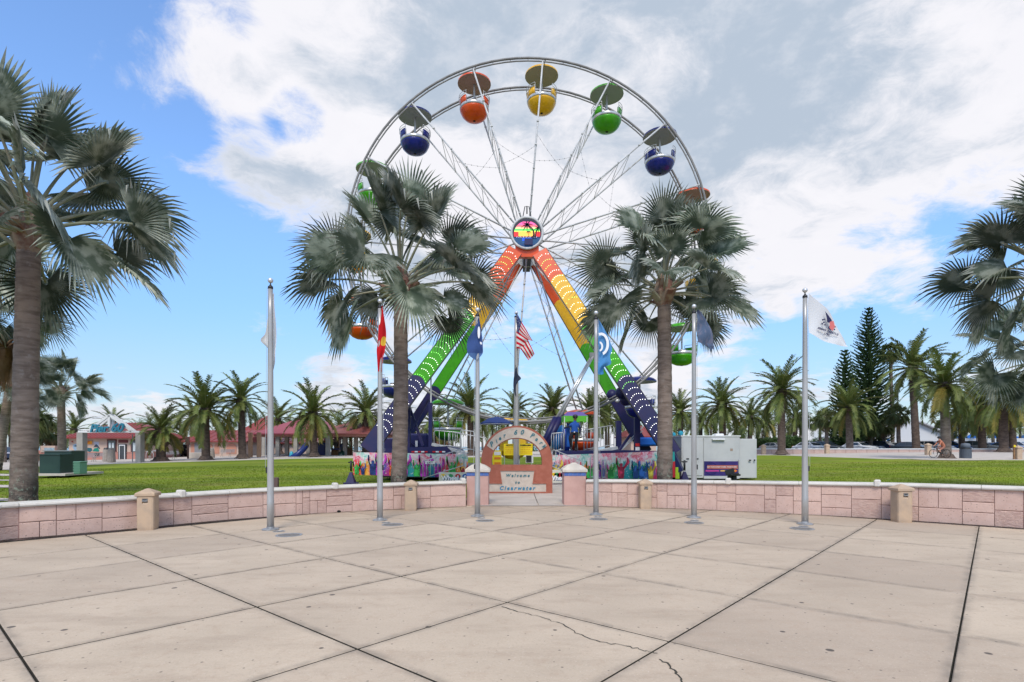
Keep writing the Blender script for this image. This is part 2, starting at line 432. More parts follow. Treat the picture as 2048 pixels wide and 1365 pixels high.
# far edge of lawn as seen: y pixel along x
def lawn_edge(x):   # distance of the far edge for a heading x/y*50
    return interp(x, [-60, -46, -36, -20, 0, 24, 34, 46, 60], [44, 46, 49, 51.5, 54, 55, 43.5, 41.5, 41])
lm = MB().use(M_grass, True); rows = 40; cols = 150; starts = []
for i in range(cols+1):
    hd = -66+132*i/cols; d = 6.0
    while d < 16.6 and d < wally(hd/50*d)+.25: d += .05
    gate = -4.1 < hd < 7.6
    starts.append(26.2 if gate else d)
    for j in range(rows+1):
        dd_ = starts[-1]+(lawn_edge(hd)-starts[-1])*(j/rows)**1.3; x = hd/50*dd_; lm.v.append((x, dd_, gz(x, dd_)+.03))
for i in range(cols):
    for j in range(rows):
        if abs(starts[i]-starts[i+1]) > 4: 
            pass
        a = i*(rows+1)+j; lm.f.append([a, a+rows+1, a+rows+2, a+1]); lm.mi.append(0); lm.sm.append(True)
lm.build('lawn', kind='structure')
far = sheet('far_walk', M_path, [-200, -120, -90, -70, -60, -50, -40, -30, -20, -10, 0, 10, 20, 30, 40, 50, 60, 80, 120, 200], [40, 45, 50, 55, 60, 64, 68, 72], dz=-.03)
lot = sheet('parking_lot', M_asph, [-200, -120, -90, -60, -30, -12], [72, 80, 95, 115], dz=-.03)
lot2 = sheet('parking_lot', M_asph, [14, 30, 60, 90, 120, 200], [72, 80, 95, 115], dz=-.03)
sheet('beach', M_sand, [-12, 0, 14], [72, 90, 115], dz=-.03)
sd_ = MB().use(M_sand).add([(-2500, 115, .3), (-200, 115, .5), (200, 115, .9), (2500, 115, .9), (2500, 420, -1.2), (-2500, 420, -1.6)], [[0, 1, 2, 3, 4, 5]]); sd_.build('sand', kind='structure')
M_sea = mat('sea_water', (.10, .22, .27), rough=.25)
MB().use(M_sea).add([(-2900, 300, -.6), (2900, 300, -.6), (2900, 2500, -.6), (-2900, 2500, -.6)], [[0, 1, 2, 3]]).build('sea', kind='structure')
MB().use(M_sand).add([(-400, -60, -.6), (400, -60, -.6), (400, 130, -1.2), (-400, 130, -1.2)], [[0, 1, 2, 3]]).build('ground', kind='structure')
# short path strips crossing the lawn at far left
for k, (py0, py1, xr) in enumerate(((936, 942, 78), (950, 954, 26), (962, 964, 26), (973, 978, 28), (1000, 1006, 26))):
    d0 = 60; mb = MB().use(M_path)
    def dd(px, py):
        lo, hi = 8.0, 90.0
        for _ in range(40):
            mid = (lo+hi)/2; x = X(px, mid); yy = HY+(H-gz(x, mid))*F/mid
            if yy > py: lo = mid
            else: hi = mid
        return lo
    q = []
    for px, py in ((-140, py1-2), (xr, py1), (xr-6, py0), (-140, py0-3)):
        d = dd(px, py); x = X(px, d); q.append((x, d, gz(x, d)+.055))
    mb.add(q, [[0, 1, 2, 3]]); mb.build('lawn_path', kind='structure')
# grass blades of the lawn, thick enough to roughen the turf at the near side
def blades(n=110000):
    rg = np.random.default_rng(5)
    hd = rg.uniform(-52, 52, n); u = rg.random(n); d = 10.5+(40-10.5)*u**1.25; x = hd/50*d
    wy = np.array([wally(a) for a in x]); ok = ((d > wy+.35) | (d > 17.2)) & ~((x > -3.7) & (x < 5.3) & (d < 27.8) & (d > 18.9)) & ~((x > -1.3) & (x < 2.7) & (d < 27.8))
    x = x[ok]; d = d[ok]; m = len(x); z = np.array([gz(a, b) for a, b in zip(x, d)])+.028
    a = rg.uniform(0, 2*PI, m); ww = rg.uniform(.006, .012, m)*(1+d/22); hh = rg.uniform(.02, .05, m); lx = rg.normal(0, .018, m); ly = rg.normal(0, .018, m)
    v = np.zeros((m, 3, 3)); v[:, 0] = np.c_[x-np.cos(a)*ww, d-np.sin(a)*ww, z]; v[:, 1] = np.c_[x+np.cos(a)*ww, d+np.sin(a)*ww, z]; v[:, 2] = np.c_[x+lx, d+ly, z+hh]
    me = bpy.data.meshes.new('grass'); me.vertices.add(m*3); me.vertices.foreach_set('co', v.ravel().astype('f4'))
    me.loops.add(m*3); me.loops.foreach_set('vertex_index', np.arange(m*3, dtype='i4')); me.polygons.add(m); me.polygons.foreach_set('loop_start', np.arange(0, m*3, 3, dtype='i4'))
    me.update(calc_edges=True); me.materials.append(mat('grass_blade', (.15, .21, .014), (.20, .25, .02), scale=1.2, rough=.8, trans=.3, spec=.1))
    lawn_tone('grass_blade')
    o = bpy.data.objects.new('grass', me); COL.objects.link(o); tag(o, 'short green mown grass covering the park lawn behind the low wall', 'grass', kind='stuff')
blades()

# ---------------------------------------------------------------- low pink walls round the plaza
M_stone = mat('pink_stone', (.56, .38, .31), (.61, .425, .35), scale=5, rough=.9, bump=.35, bscale=22, rnd=.05)
def pits(name, col=(.16, .09, .075)):
    m = MATS[name]; t = m.node_tree; q = G(t); b = t.nodes['Principled BSDF']; src = b.inputs['Base Color'].links[0].from_socket
    vo = q.n('ShaderNodeTexCoord').outputs['Object']
    vn = q.n('ShaderNodeTexVoronoi'); vn.inputs['Scale'].default_value = 30; q.put(vn.inputs['Vector'], q.v('MULTIPLY', vo, (1, 1, 1.7))); xx = q.sep(vn.outputs['Color'])
    sp = q.m('MULTIPLY', q.smooth(q.m('SUBTRACT', q.m('MULTIPLY', xx[0], .42), vn.outputs['Distance']), 0, .08), q.m('GREATER_THAN', xx[1], .68))
    c = q.mix(q.m('MULTIPLY', sp, .75), src, col)
    c = q.mix(q.smooth(q.noise(q.v('MULTIPLY', vo, (1, 1, 2.5)), 2.2, 6, .7), .56, .75, 0, .35), c, (.33, .25, .21))
    q.put(b.inputs['Base Color'], c)
pits('pink_stone')
M_hewn = mat('pink_stone_hewn', (.56, .385, .315), (.49, .32, .265), scale=9, rough=.95, bump=1.0, bscale=16, stretch=(1.0, 1.0, 2.2), lo=.42, hi=.62)
M_mortar = mat('wall_joint', (.30, .17, .145), (.36, .21, .18), scale=8, rough=1)
M_cap = mat('wall_coping', (.64, .60, .53), (.54, .505, .44), scale=2.6, rough=.75, bump=.15, bscale=30, lo=.45, hi=.75)
def cap_grime():
    m = MATS['wall_coping']; t = m.node_tree; q = G(t); b = t.nodes['Principled BSDF']; src = b.inputs['Base Color'].links[0].from_socket
    vo = q.n('ShaderNodeTexCoord').outputs['Object']
    c = q.mix(q.smooth(q.noise(vo, 1.1, 8, .7), .55, .72, 0, .6), src, (.22, .205, .18)); q.put(b.inputs['Base Color'], c)
cap_grime()
TOPPX = [-160, 0, 295, 500, 760, 932, 1180, 1300, 1560, 1800, 2048, 2200]
TOPPY = [1034, 1008.7, 992, 979.5, 968.5, 962.5, 960, 961, 964, 967.5, 974.8, 981]
def arcs(L):
    s = [0.0]
    for a, b in zip(L[:-1], L[1:]): s.append(s[-1]+(b-a).length)
    return s
def at_s(L, s, t):
    k = 0
    while k < len(s)-2 and s[k+1] < t: k += 1
    u = (t-s[k])/(s[k+1]-s[k]); p = L[k].lerp(L[k+1], u); d = (L[k+1]-L[k]).normalized(); return p, Vector((-d.y, d.x))
def topz(p):
    px = CX+p.x/p.y*F; py = interp(px, TOPPX, TOPPY); return Z(py, p.y)
def build_wall(L, lab, knobs, seed):
    rg = random.Random(seed); s = arcs(L); T = s[-1]
    root = empty('low_wall', (L[len(L)//2].x, L[len(L)//2].y, -PK*L[len(L)//2].y), label=lab, cat='wall')
    core = MB().use(M_mortar); k = 0
    n = int(T/.35)
    vs = []; 
    for i in range(n+1):
        p, nn = at_s(L, s, min(T*i/n, T-1e-4)); zt = topz(p)-.075; zb = -PK*p.y-.15
        a = p+nn*.022; b = p+nn*.40
        vs += [(a.x, a.y, zb), (a.x, a.y, zt), (b.x, b.y, zt), (b.x, b.y, zb)]
    fs = []
    for i in range(n):
        for q in range(3): fs.append([i*4+q, i*4+q+1, i*4+5+q, i*4+4+q][::-1])
    fs += [[0, 1, 2, 3], [n*4+3, n*4+2, n*4+1, n*4]]
    core.add(vs, fs); core.build('core', root)
    # ashlar stones, each its own piece
    t = 0.0
    while t < T-.1:
        wd = rg.uniform(.34, .80)
        if T-t-wd < .3: wd = T-t
        pat = rg.choice(['2', '2', '3', '21', '12', '22', '3', '21'])
        jj = []
        if pat == '2': h = rg.uniform(.4, .62); jj = [(0, 1, 0, h), (0, 1, h, 1)]
        elif pat == '3': h = rg.uniform(.27, .36); g2 = rg.uniform(.6, .7); jj = [(0, 1, 0, h), (0, 1, h, g2), (0, 1, g2, 1)]
        elif pat == '21': h = rg.uniform(.4, .6); m_ = rg.uniform(.35, .65); jj = [(0, m_, 0, h), (m_, 1, 0, h), (0, 1, h, 1)]
        elif pat == '12': h = rg.uniform(.42, .62); m_ = rg.uniform(.35, .65); jj = [(0, 1, 0, h), (0, m_, h, 1), (m_, 1, h, 1)]
        else: m_ = rg.uniform(.4, .6); h = rg.uniform(.4, .5); g2 = rg.uniform(.55, .68); jj = [(0, m_, 0, h), (0, m_, h, 1), (m_, 1, 0, g2), (m_, 1, g2, 1)]
        for a0, a1, z0, z1 in jj:
            s0 = t+wd*a0+.006; s1 = t+wd*a1-.006
            if s1-s0 < .05: continue
            hewn = rg.random() < .2
            mb = MB().use(M_hewn if hewn else M_stone); vs = []; nx = 3; prd = rg.uniform(-.003, .006)
            for i in range(nx):
                p, nn = at_s(L, s, min(max(s0+(s1-s0)*i/(nx-1), 0), T-1e-4)); zt = topz(p)-.075; zb = -PK*p.y-.01
                za = zb+(zt-zb)*z0+.006; zc_ = zb+(zt-zb)*z1-.006; e = .012
                for pr, q in ((.04, za), (-prd+.006, za), (-prd-.004, za+e), (-prd-.004, zc_-e), (-prd+.006, zc_), (.04, zc_)):
                    w_ = p+nn*pr
                    if i in (0, nx-1) and pr == -prd-.004: w_ = p+nn*(pr+.006)
                    vs.append((w_.x, w_.y, q))
            fs = []
            for i in range(nx-1):
                for q in range(5): fs.append([i*6+q, i*6+q+6, i*6+q+7, i*6+q+1][::1])
            fs += [[0, 1, 2, 3, 4, 5], [12+5, 12+4, 12+3, 12+2, 12+1, 12]]
            mb.add(vs, fs); mb.build('stone', root)
        t += wd
    # coping pieces
    prof = [(-.045, .0), (-.062, .03), (-.055, .062), (-.03, .078), (.40, .080), (.45, .06), (.45, .0)]
    t = 0.0
    while t < T-.05:
        wd = rg.uniform(1.5, 2.1)
        if T-t-wd < .8: wd = T-t
        mb = MB().use(M_cap, False); vs = []; n = 7; m = len(prof)
        for i in range(n):
            p, nn = at_s(L, s, min(max(t+.005+(wd-.01)*i/(n-1), 0), T-1e-4)); zt = topz(p)-.078
            for a, b in prof: w_ = p+nn*a; vs.append((w_.x, w_.y, zt+b))
        fs = []
        for i in range(n-1):
            for q in range(m): fs.append([i*m+q, (i+1)*m+q, (i+1)*m+(q+1) % m, i*m+(q+1) % m])
        fs += [list(range(m)), [(n-1)*m+q for q in range(m)][::-1]]
        mb.add(vs, fs); mb.build('coping', root)
        t += wd
    for px in knobs:   # blocks that straddle the coping
        best = min(range(len(L)), key=lambda k: abs(CX+L[k].x/L[k].y*F-px)); p = L[best]; q = L[min(best+1, len(L)-1)]; 
        d = (q-p).normalized() if q != p else (p-L[best-1]).normalized(); nn = Vector((-d.y, d.x)); rz = math.atan2(d.y, d.x)
        c = p+nn*.04; zt = topz(p)
        pbox('coping_block', M_cap, root, (c.x, c.y, zt-.003), (.13, .24, .17), rz=rz, bev=.025)
    # small drain holes at the foot
    return root
M_foot = mat('wall_foot_dirt', (.10, .085, .065), rough=1)  # dirt and the shadow under the wall, painted as one dark fading band
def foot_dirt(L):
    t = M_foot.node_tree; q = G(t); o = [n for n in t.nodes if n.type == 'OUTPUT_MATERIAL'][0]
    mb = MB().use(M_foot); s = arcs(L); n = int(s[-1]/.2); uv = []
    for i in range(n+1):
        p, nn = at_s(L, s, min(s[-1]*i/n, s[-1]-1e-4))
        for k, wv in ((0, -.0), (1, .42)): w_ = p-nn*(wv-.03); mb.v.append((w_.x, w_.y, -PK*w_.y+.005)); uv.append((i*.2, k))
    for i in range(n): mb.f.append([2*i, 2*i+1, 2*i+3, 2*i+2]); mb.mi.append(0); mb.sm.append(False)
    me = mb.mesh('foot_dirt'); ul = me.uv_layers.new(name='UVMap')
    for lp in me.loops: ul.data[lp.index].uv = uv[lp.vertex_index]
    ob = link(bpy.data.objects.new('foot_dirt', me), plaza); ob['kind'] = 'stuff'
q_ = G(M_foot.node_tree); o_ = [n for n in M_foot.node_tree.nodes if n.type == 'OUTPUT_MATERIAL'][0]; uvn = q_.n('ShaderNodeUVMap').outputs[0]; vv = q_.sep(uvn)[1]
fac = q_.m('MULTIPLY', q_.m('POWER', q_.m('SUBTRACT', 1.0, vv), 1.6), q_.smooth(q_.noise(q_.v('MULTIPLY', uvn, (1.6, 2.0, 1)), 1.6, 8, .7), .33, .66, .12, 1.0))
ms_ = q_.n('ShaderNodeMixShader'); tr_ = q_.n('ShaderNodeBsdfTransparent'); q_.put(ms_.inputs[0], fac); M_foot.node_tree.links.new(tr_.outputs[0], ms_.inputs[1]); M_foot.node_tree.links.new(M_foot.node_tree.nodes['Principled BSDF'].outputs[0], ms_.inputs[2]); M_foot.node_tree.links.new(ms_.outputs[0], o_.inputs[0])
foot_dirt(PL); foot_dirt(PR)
wall_l = build_wall(PL, 'long low pink stone wall curving left of the gate pillars', [359, 673, 925], 11)
wall_r = build_wall(PR, 'long low pink stone wall curving right of the gate pillars', [1451, 1752], 23)
M_dark = mat('dark_hollow', (.012, .011, .01), rough=1)
for px, py, par in ((365, 1046, wall_l), (678, 1023.5, wall_l), (928, 1011, wall_l), (1181, 1010, wall_r), (1437, 1018, wall_r), (1755, 1035, wall_r)):
    p = onp(px, py+2); MB().use(M_dark).sphere((p.x, p.y-.005, p.z+.03), .045, 8, 5, (1.2, .35, .8)).build('drain_hole', par)

# ---------------------------------------------------------------- wall lamp bollards
M_tan = mat('bollard_stone', (.50, .36, .24), (.42, .31, .22), scale=4, rough=.85, bump=.2, bscale=25)
M_steel = mat('steel_plate', (.42, .42, .42), (.30, .30, .30), rough=.45, metal=.6, scale=12)
def lamp_bollard(px, py, h, lab, face):
    p = onp(px, py); r = empty('path_light', p, face, label=lab, cat='path light', group='stone path lights along the plaza wall')
    mb = MB().use(M_tan, False)
    # square shaft with rounded corners and a niche cut in its front face
    def ring(hw, z, niche=0.0):
        q = []; c = hw*.26
        base = [(-hw, -hw+c), (-hw+c*.3, -hw+c*.3), (-hw+c, -hw)]
        fr = [(-hw+c, -hw)]
        pts = [(-hw, -hw+c), (-hw+c*.3, -hw+c*.3), (-hw+c, -hw), (-.055, -hw), (-.05, -hw+niche), (.05, -hw+niche), (.055, -hw), (hw-c, -hw), (hw-c*.3, -hw+c*.3), (hw, -hw+c),
               (hw, hw-c), (hw-c*.3, hw-c*.3), (hw-c, hw), (-hw+c, hw), (-hw+c*.3, hw-c*.3), (-hw, hw-c)]
        return [(a, b, z) for a, b in pts]
    lv = [(.155, 0, 0), (.163, .06, 0), (.163, h*.60, 0), (.163, h*.66, .001), (.163, h*.72, .05), (.163, h*.80, .055), (.163, h*.805, 0), (.163, h*.86, 0)]
    vs = []; 
    for hw, z, nn in lv: vs += ring(hw, z, nn)
    fs = []
    for i in range(len(lv)-1):
        for k in range(16): fs.append([i*16+k, i*16+(k+1) % 16, (i+1)*16+(k+1) % 16, (i+1)*16+k])
    fs.append([(len(lv)-1)*16+k for k in range(16)]); mb.add(vs, fs)
    mb.build('shaft', r, world=False)
    c = MB().use(M_tan); c.lathe([(.25, 0), (.262, .012), (.262, .06), (.24, .075), (.05, .15), (.0001, .16)], (0, 0, h*.858), 4, ph=PI/4); c.build('cap', r, world=False)
    b = MB().use(M_steel).box((0, -.155, h*.765), (.10, .03, .05)).build('lamp_louvre', r, world=False)
    MB().use(M_dark).box((0, -.172, h*.775), (.075, .012, .016)).build('slot', b, world=False)
    b2 = MB().use(M_steel).box((0, -.135, h*.735), (.035, .03, .02)).build('lamp_lens', r, world=False)
    return r
lamp_bollard(296, 1059, .82, 'weathered tan path light with a pyramid cap, nearest one to the big left palm', R(14))
lamp_bollard(822, 1021, .80, 'tan path light just left of the gate pillars, beside the leaning palm trunk', R(5))
lamp_bollard(1290, 1017.5, .80, 'tan path light right of the right gate pillar, between two flagpoles', R(-2))
lamp_bollard(1802.5, 1044, .84, 'tan path light right of the flagpole with the white emblem flag', R(-3))

# ---------------------------------------------------------------- gate pillars
M_pink = mat('pillar_stucco', (.50, .30, .25), (.55, .34, .285), scale=3, rough=.9, bump=.25, bscale=40)
M_cream = mat('pillar_cap_stone', (.62, .56, .47), (.54, .48, .40), scale=3, rough=.8, bump=.1, bscale=30)
M_btile = mat('blue_tile', (.06, .12, .34), (.09, .17, .42), scale=9, rough=.25)
def gate_pillar(px, lab):
    p = onp(px, 1011.5); p.y += .33; r = empty('gate_pillar', p, 0, label=lab, cat='pillar', group='square pillars at the plaza gate')
    MB().use(M_pink).box((0, 0, .43), (.66, .66, .92), bev=.012).build('shaft', r, world=False)
    for f in range(4):
        for k in range(5):
            a = -.256+.128*k; M = Matrix.Rotation(f*PI/2, 4, 'Z')
            o = MB().use(M_btile).box((a, -.329, .945), (.122, .014, .10), M=M).build('tile', r, world=False)
    MB().use(M_pink).box((0, 0, .945), (.644, .644, .115)).build('tile_bed', r, world=False)
    q = math.sqrt(2)
    MB().use(M_cream, False).lathe([(.35*q, 0), (.375*q, .015), (.375*q, .08), (.36*q, .10), (.29*q, .155), (.2*q, .215), (.10*q, .25), (.075*q, .27), (.05*q, .285), (.0001, .29)], (0, 0, 1.0), 4, ph=PI/4).build('cap', r, world=False)
gate_pillar(955, 'pink gate pillar with cream cap, left of the park entrance walk')
gate_pillar(1150, 'pink gate pillar with cream cap, right of the park entrance walk')

# ---------------------------------------------------------------- arched park sign
M_red = mat('sign_terracotta', (.33, .10, .062), (.39, .13, .085), scale=4, rough=.85, bump=.25, bscale=30)
M_face = mat('sign_face_stone', (.56, .47, .39), (.48, .40, .33), scale=5, rough=.85, bump=.1, bscale=40)
M_teal = mat('sign_letter_teal', (.035, .135, .165), (.06, .19, .22), scale=12, rough=.6)
M_tblue = mat('sign_letter_blue', (.03, .20, .33), rough=.6)
AD = 20.3
ac = Vector((X(1033.5, AD), AD, gz(0, AD)))
arch = empty('arch_sign', ac, 0, label='rounded terracotta park sign arch reading Pier 60 Park', cat='park sign')
hw = 70.5/F*AD; zc_ = Z(922, AD)-ac.z; ro = hw; rise = Z(852, AD)-ac.z-zc_
ri = 50.0/F*AD; irise = Z(878, AD)-ac.z-zc_; zs = Z(930, AD)-ac.z
mb = MB().use(M_red)
N = 28; dep = .42
outer = [(-hw, 0)]+[(-ro*math.cos(PI*k/N), zc_+rise*math.sin(PI*k/N)) for k in range(N+1)]+[(hw, 0)]
inner = [(-ri, zs)]+[(-ri*math.cos(PI*k/N), zc_+irise*math.sin(PI*k/N)) for k in range(N+1)]+[(ri, zs)]
n = len(outer); vs = []
for y in (-dep/2, dep/2):
    vs += [(x, y, z) for x, z in outer]+[(x, y, z) for x, z in inner]
fs = []
for k in range(n-1):
    fs.append([k, n+k, n+k+1, k+1][::-1]); fs.append([2*n+k, 2*n+k+1, 3*n+k+1, 3*n+k][::-1])
    fs.append([k, k+1, 2*n+k+1, 2*n+k][::-1]); fs.append([n+k, 3*n+k, 3*n+k+1, n+k+1][::-1])
fs.append([0, n-1, 2*n-1, n]); fs.append([2*n, 3*n, 4*n-1, 3*n-1]); fs.append([n, 2*n-1, 4*n-1, 3*n])
mb.add(vs, fs); mb.build('arch_body', arch, world=False)
# raised frame mouldings round the lower face
def zz(py): return Z(py, AD)-ac.z
def xx(px): return X(px, AD)-ac.x
fy = -dep/2
T0 = [(xx(998), zz(938)), (xx(1071), zz(938)), (xx(1068), zz(964)), (xx(1095), zz(964)), (xx(1095), zz(986)), (xx(972), zz(986)), (xx(972), zz(964)), (xx(1001), zz(964))]
T1 = [(xx(1001), zz(941.5)), (xx(1068), zz(941.5)), (xx(1064.5), zz(967)), (xx(1091.5), zz(967)), (xx(1091.5), zz(983)), (xx(975.5), zz(983)), (xx(975.5), zz(967)), (xx(1004.5), zz(967))]
fr = MB().use(M_red)
vs = [(x, fy-.045, z) for x, z in T0]+[(x, fy-.045, z) for x, z in T1]+[(x, fy+.01, z) for x, z in T0]+[(x, fy+.01, z) for x, z in T1]
fs = []
for k in range(8):
    j = (k+1) % 8; fs += [[k, j, 8+j, 8+k], [16+k, 16+j, j, k], [8+k, 8+j, 24+j, 24+k]]
fr.add(vs, fs); fr.build('sign_frame', arch, world=False)
MB().use(M_face).prism(T1[::-1], fy-.012, fy+.02).build('welcome_panel', arch, world=False)
# curved name band, proud of the arch
bp = []; a0, a1 = R(27), R(153); m = 20
ro2 = (ro-.07, rise-.07); ri2 = (ri+.03, irise+.03)
o1 = [(ro2[0]*math.cos(a0+(a1-a0)*k/m), zc_+ro2[1]*math.sin(a0+(a1-a0)*k/m)) for k in range(m+1)]
i1 = [(ri2[0]*math.cos(a0+(a1-a0)*k/m), zc_+ri2[1]*math.sin(a0+(a1-a0)*k/m)) for k in range(m+1)]
bd = MB().use(M_face); vs = [(x, fy-.02, z) for x, z in o1+i1]+[(x, fy+.01, z) for x, z in o1+i1]; q = m+1
fs = []
for k in range(m):
    fs += [[k, k+1, q+k+1, q+k], [2*q+k, k, k+1, 2*q+k+1][::-1], [q+k, q+k+1, 3*q+k+1, 3*q+k]]
fs += [[0, q, 3*q, 2*q], [m, 2*q+m, 3*q+m, q+m]]
bd.add(vs, fs); bd.build('name_band', arch, world=False)
for ch, px, py in zip('Pier60Park', (983.5, 993, 999.5, 1008.5, 1030.5, 1043.5, 1063.5, 1072.5, 1081, 1087), (889.5, 884, 877.5, 872, 866, 865.5, 872, 879, 886, 893)):
    x = xx(px); z = zz(py); tl = math.atan2(x/ro, (z-zc_)/rise)*.62
    o = bpy.data.objects.new('lettering', text_mesh(ch, .20 if ch not in '60PR' else .235, m=M_teal, ext=.008, shear=.25, offset=.007)); link(o, arch); o.location = (x, fy-.026, z); o.matrix_basis = Matrix.Translation((x, fy-.026, z)) @ Matrix.Rotation(tl, 4, 'Y') @ Matrix.Rotation(PI/2, 4, 'X')
text('Welcome', .15, arch, (xx(1035), fy-.02, zz(951)), M_teal, world=False, shear=.25, spacing=1.6, ext=.008, offset=.005)
text('to', .14, arch, (xx(1034.5), fy-.02, zz(964.5)), M_teal, world=False, shear=.25, spacing=1.6, ext=.008, offset=.005)
text('Clearwater', .195, arch, (xx(1034), fy-.02, zz(976)), M_tblue, world=False, shear=.25, spacing=1.45, ext=.008, offset=.006)
# ================================================================ FLAGPOLES AND FLAGS
M_alu = mat('pole_aluminium', (.45, .435, .41), (.34, .33, .315), rough=.38, metal=.35, scale=6, stretch=(1, 1, .1))
M_ball = mat('pole_ball', (.62, .63, .64), rough=.3, metal=.5)
M_blk = mat('black_fitting', (.02, .02, .022), rough=.5)
def flagpole(base, h, lab, r0=.068, r1=.046, side=1):
    r = empty('flagpole', base, 0, label=lab, cat='flagpole', group='flagpoles standing round the plaza')
    MB().use(M_alu, True).tube([(0, 0, 0), (0, 0, .6), (0, 0, .61)]+[(0, 0, .61+(h-.83)*k/8) for k in range(1, 9)], [r0*1.04, r0*1.04, r0]+[r0+(r1-r0)*k/8 for k in range(1, 9)], 24).build('shaft', r, world=False)
    MB().use(M_steel, False).lathe([(.17, 0), (.175, .012), (.15, .03), (r0*1.15, .045), (r0*1.12, .07)], n=24).build('base_flange', r, world=False)
    t = MB().use(M_blk, True).lathe([(r1, h-.22), (r1*1.15, h-.215), (r1*1.1, h-.17), (.025, h-.15), (.012, h-.12), (.012, h-.07)], n=12).build('truck', r, world=False)
    MB().use(M_ball, True).sphere((0, 0, h-.045), .055 if r0 < .09 else .07, 14, 10).build('finial_ball', r, world=False)
    MB().use(M_ball).tube([(side*r1*1.3, -.02, h-.2), (side*(r0+.03), -.02, 1.3)], .004, 4).build('halyard', r, world=False)
    MB().use(M_blk).box((side*(r0+.004), -.02, 1.25), (.03, .02, .12)).build('cleat', r, world=False)
    return r
POLES = [(541, 1060, 5.25, 'flagpole at far left of the six in the plaza, limp white flag', -1), (760, 1041, 5.25, 'flagpole with the limp red flag, in front of the leaning palm', 1), (955, 1033, 5.25, 'flagpole with the navy flag, in front of the left gate pillar', -1),
         (1192, 1030, 5.25, 'flagpole with the light blue flag, right of the right gate pillar', 1), (1388, 1036, 5.25, 'flagpole with the grey blue flag, in front of the white ticket trailer', 1), (1610, 1049, 5.3, 'flagpole at far right with the white emblem flag', 1)]
PB = []
for px, py, h, lab, sd_ in POLES:
    b = onp(px, py); flagpole(b, h, lab, side=sd_); PB.append(b)
d4 = 21.6; b4 = Vector((X(1032.5, d4), d4, gz(0, d4)))
flagpole(b4, Z(624, d4)-b4.z, 'tall flagpole with the stars and stripes behind the park arch', r0=.115, r1=.07)

COV = [(578, 1071, .25), (785, 1050, .24), (970, 1042, .22), (1197, 1039, .22), (1388, 1046, .22), (1604, 1058, .24)]
SML = [(558, 1063.5, .12), (772, 1046, .10), (963, 1037, .10), (1196, 1034.5, .10), (1389, 1041.5, .10), (1607, 1053.5, .10)]
M_cover = mat('iron_cover', (.13, .12, .11), (.22, .20, .18), rough=.7, scale=25, bump=.4)
names = ['far left', 'red flag', 'navy flag', 'light blue flag', 'grey blue flag', 'far right']
for k, ((a, b, r_), (c, d, q)) in enumerate(zip(COV, SML)):
    for nm, px, py, rr in (('uplight_cover', a, b, r_), ('junction_cover', c, d, q)):
        p = onp(px, py); o = empty(nm, p+Vector((0, 0, .002)), label=('large round dark floor light cover' if rr > .15 else 'small round floor cover')+' at the foot of the %s pole' % names[k], cat='floor cover', group='round covers set in the plaza floor')
        MB().use(M_steel, False).lathe([(rr, 0), (rr, .006), (rr*.9, .009), (rr*.88, .004)], n=28).build('ring', o, world=False)
        MB().use(M_cover, False).lathe([(rr*.88, .003), (rr*.6, .007), (.0001, .009)], n=28).build('lid', o, world=False)
p = onp(1612, 1080.5); tag(MB().use(mat('rusty_grate', (.10, .055, .04), (.16, .10, .07), scale=20, rough=.9, bump=.5)).box((0, 0, .004), (.34, .13, .008), rz=-.1).build('floor_plate', loc=p, world=False), 'brown rectangular plate in the paving before the far right pole', 'floor plate')

def curve_at(C, t):
    n = len(C)-1; k = min(int(t*n), n-1); u = t*n-k; p0 = C[max(k-1, 0)]; p1 = C[k]; p2 = C[k+1]; p3 = C[min(k+2, n)]
    return [.5*(2*b+(c-a)*u+(2*a-5*b+4*c-d)*u*u+(3*b-a-3*c+d)*u**3) for a, b, c, d in zip(p0, p1, p2, p3)]
def cloth(mb, A, B, d, nu=10, nv=24, amp=.03, fr=7, ph=0.0, yo=0.0):
    """patch spanned between curve A (u=0) and curve B (u=1); returns UVs"""
    k0 = len(mb.v)
    for j in range(nv+1):
        for i in range(nu+1):
            a = curve_at(A, j/nv); b = curve_at(B, j/nv); u = i/nu
            px = a[0]+(b[0]-a[0])*u; py = a[1]+(b[1]-a[1])*u
            y = d+yo+amp*math.sin(fr*(u*.9+j/nv*.5)+ph)*(0.3+.7*u)+amp*.5*math.sin(13*j/nv+3*u+ph)
            v = P(px, py, d); mb.v.append((v.x, y, v.z)); mb.uv.append((u, j/nv))
    for j in range(nv):
        for i in range(nu):
            a = k0+j*(nu+1)+i; mb.f.append([a, a+1, a+nu+2, a+nu+1]); mb.mi.append(mb.cur); mb.sm.append(True)
def cloth_mat(name, fn, base=(.8, .8, .8)):
    m = mat(name, base, rough=.85, trans=.25, spec=.1); t = m.node_tree; q = G(t)
    uv = q.n('ShaderNodeUVMap'); x = q.sep(uv.outputs[0]); c = fn(q, x[0], x[1])
    q.put(t.nodes['Principled BSDF'].inputs['Base Color'], c)
    tr = [n for n in t.nodes if n.type == 'BSDF_TRANSLUCENT'][0]; q.put(tr.inputs[0], c); return m
def flag(patches, pole, d, lab, m, loc, **k):
    mb = MB(); mb.uv = []; mb.use(m, True)
    for A, B, kw in patches: cloth(mb, A, B, d, **kw)
    me = mb.mesh('flag', loc); ul = me.uv_layers.new(name='UVMap')
    for lp in me.loops: ul.data[lp.index].uv = mb.uv[lp.vertex_index]
    o = bpy.data.objects.new('flag', me); link(o); o.location = loc
    sol = 0
    return tag(o, lab, 'flag', 'flags on the plaza poles')
def anchor(px, py, d): return P(px, py, d)
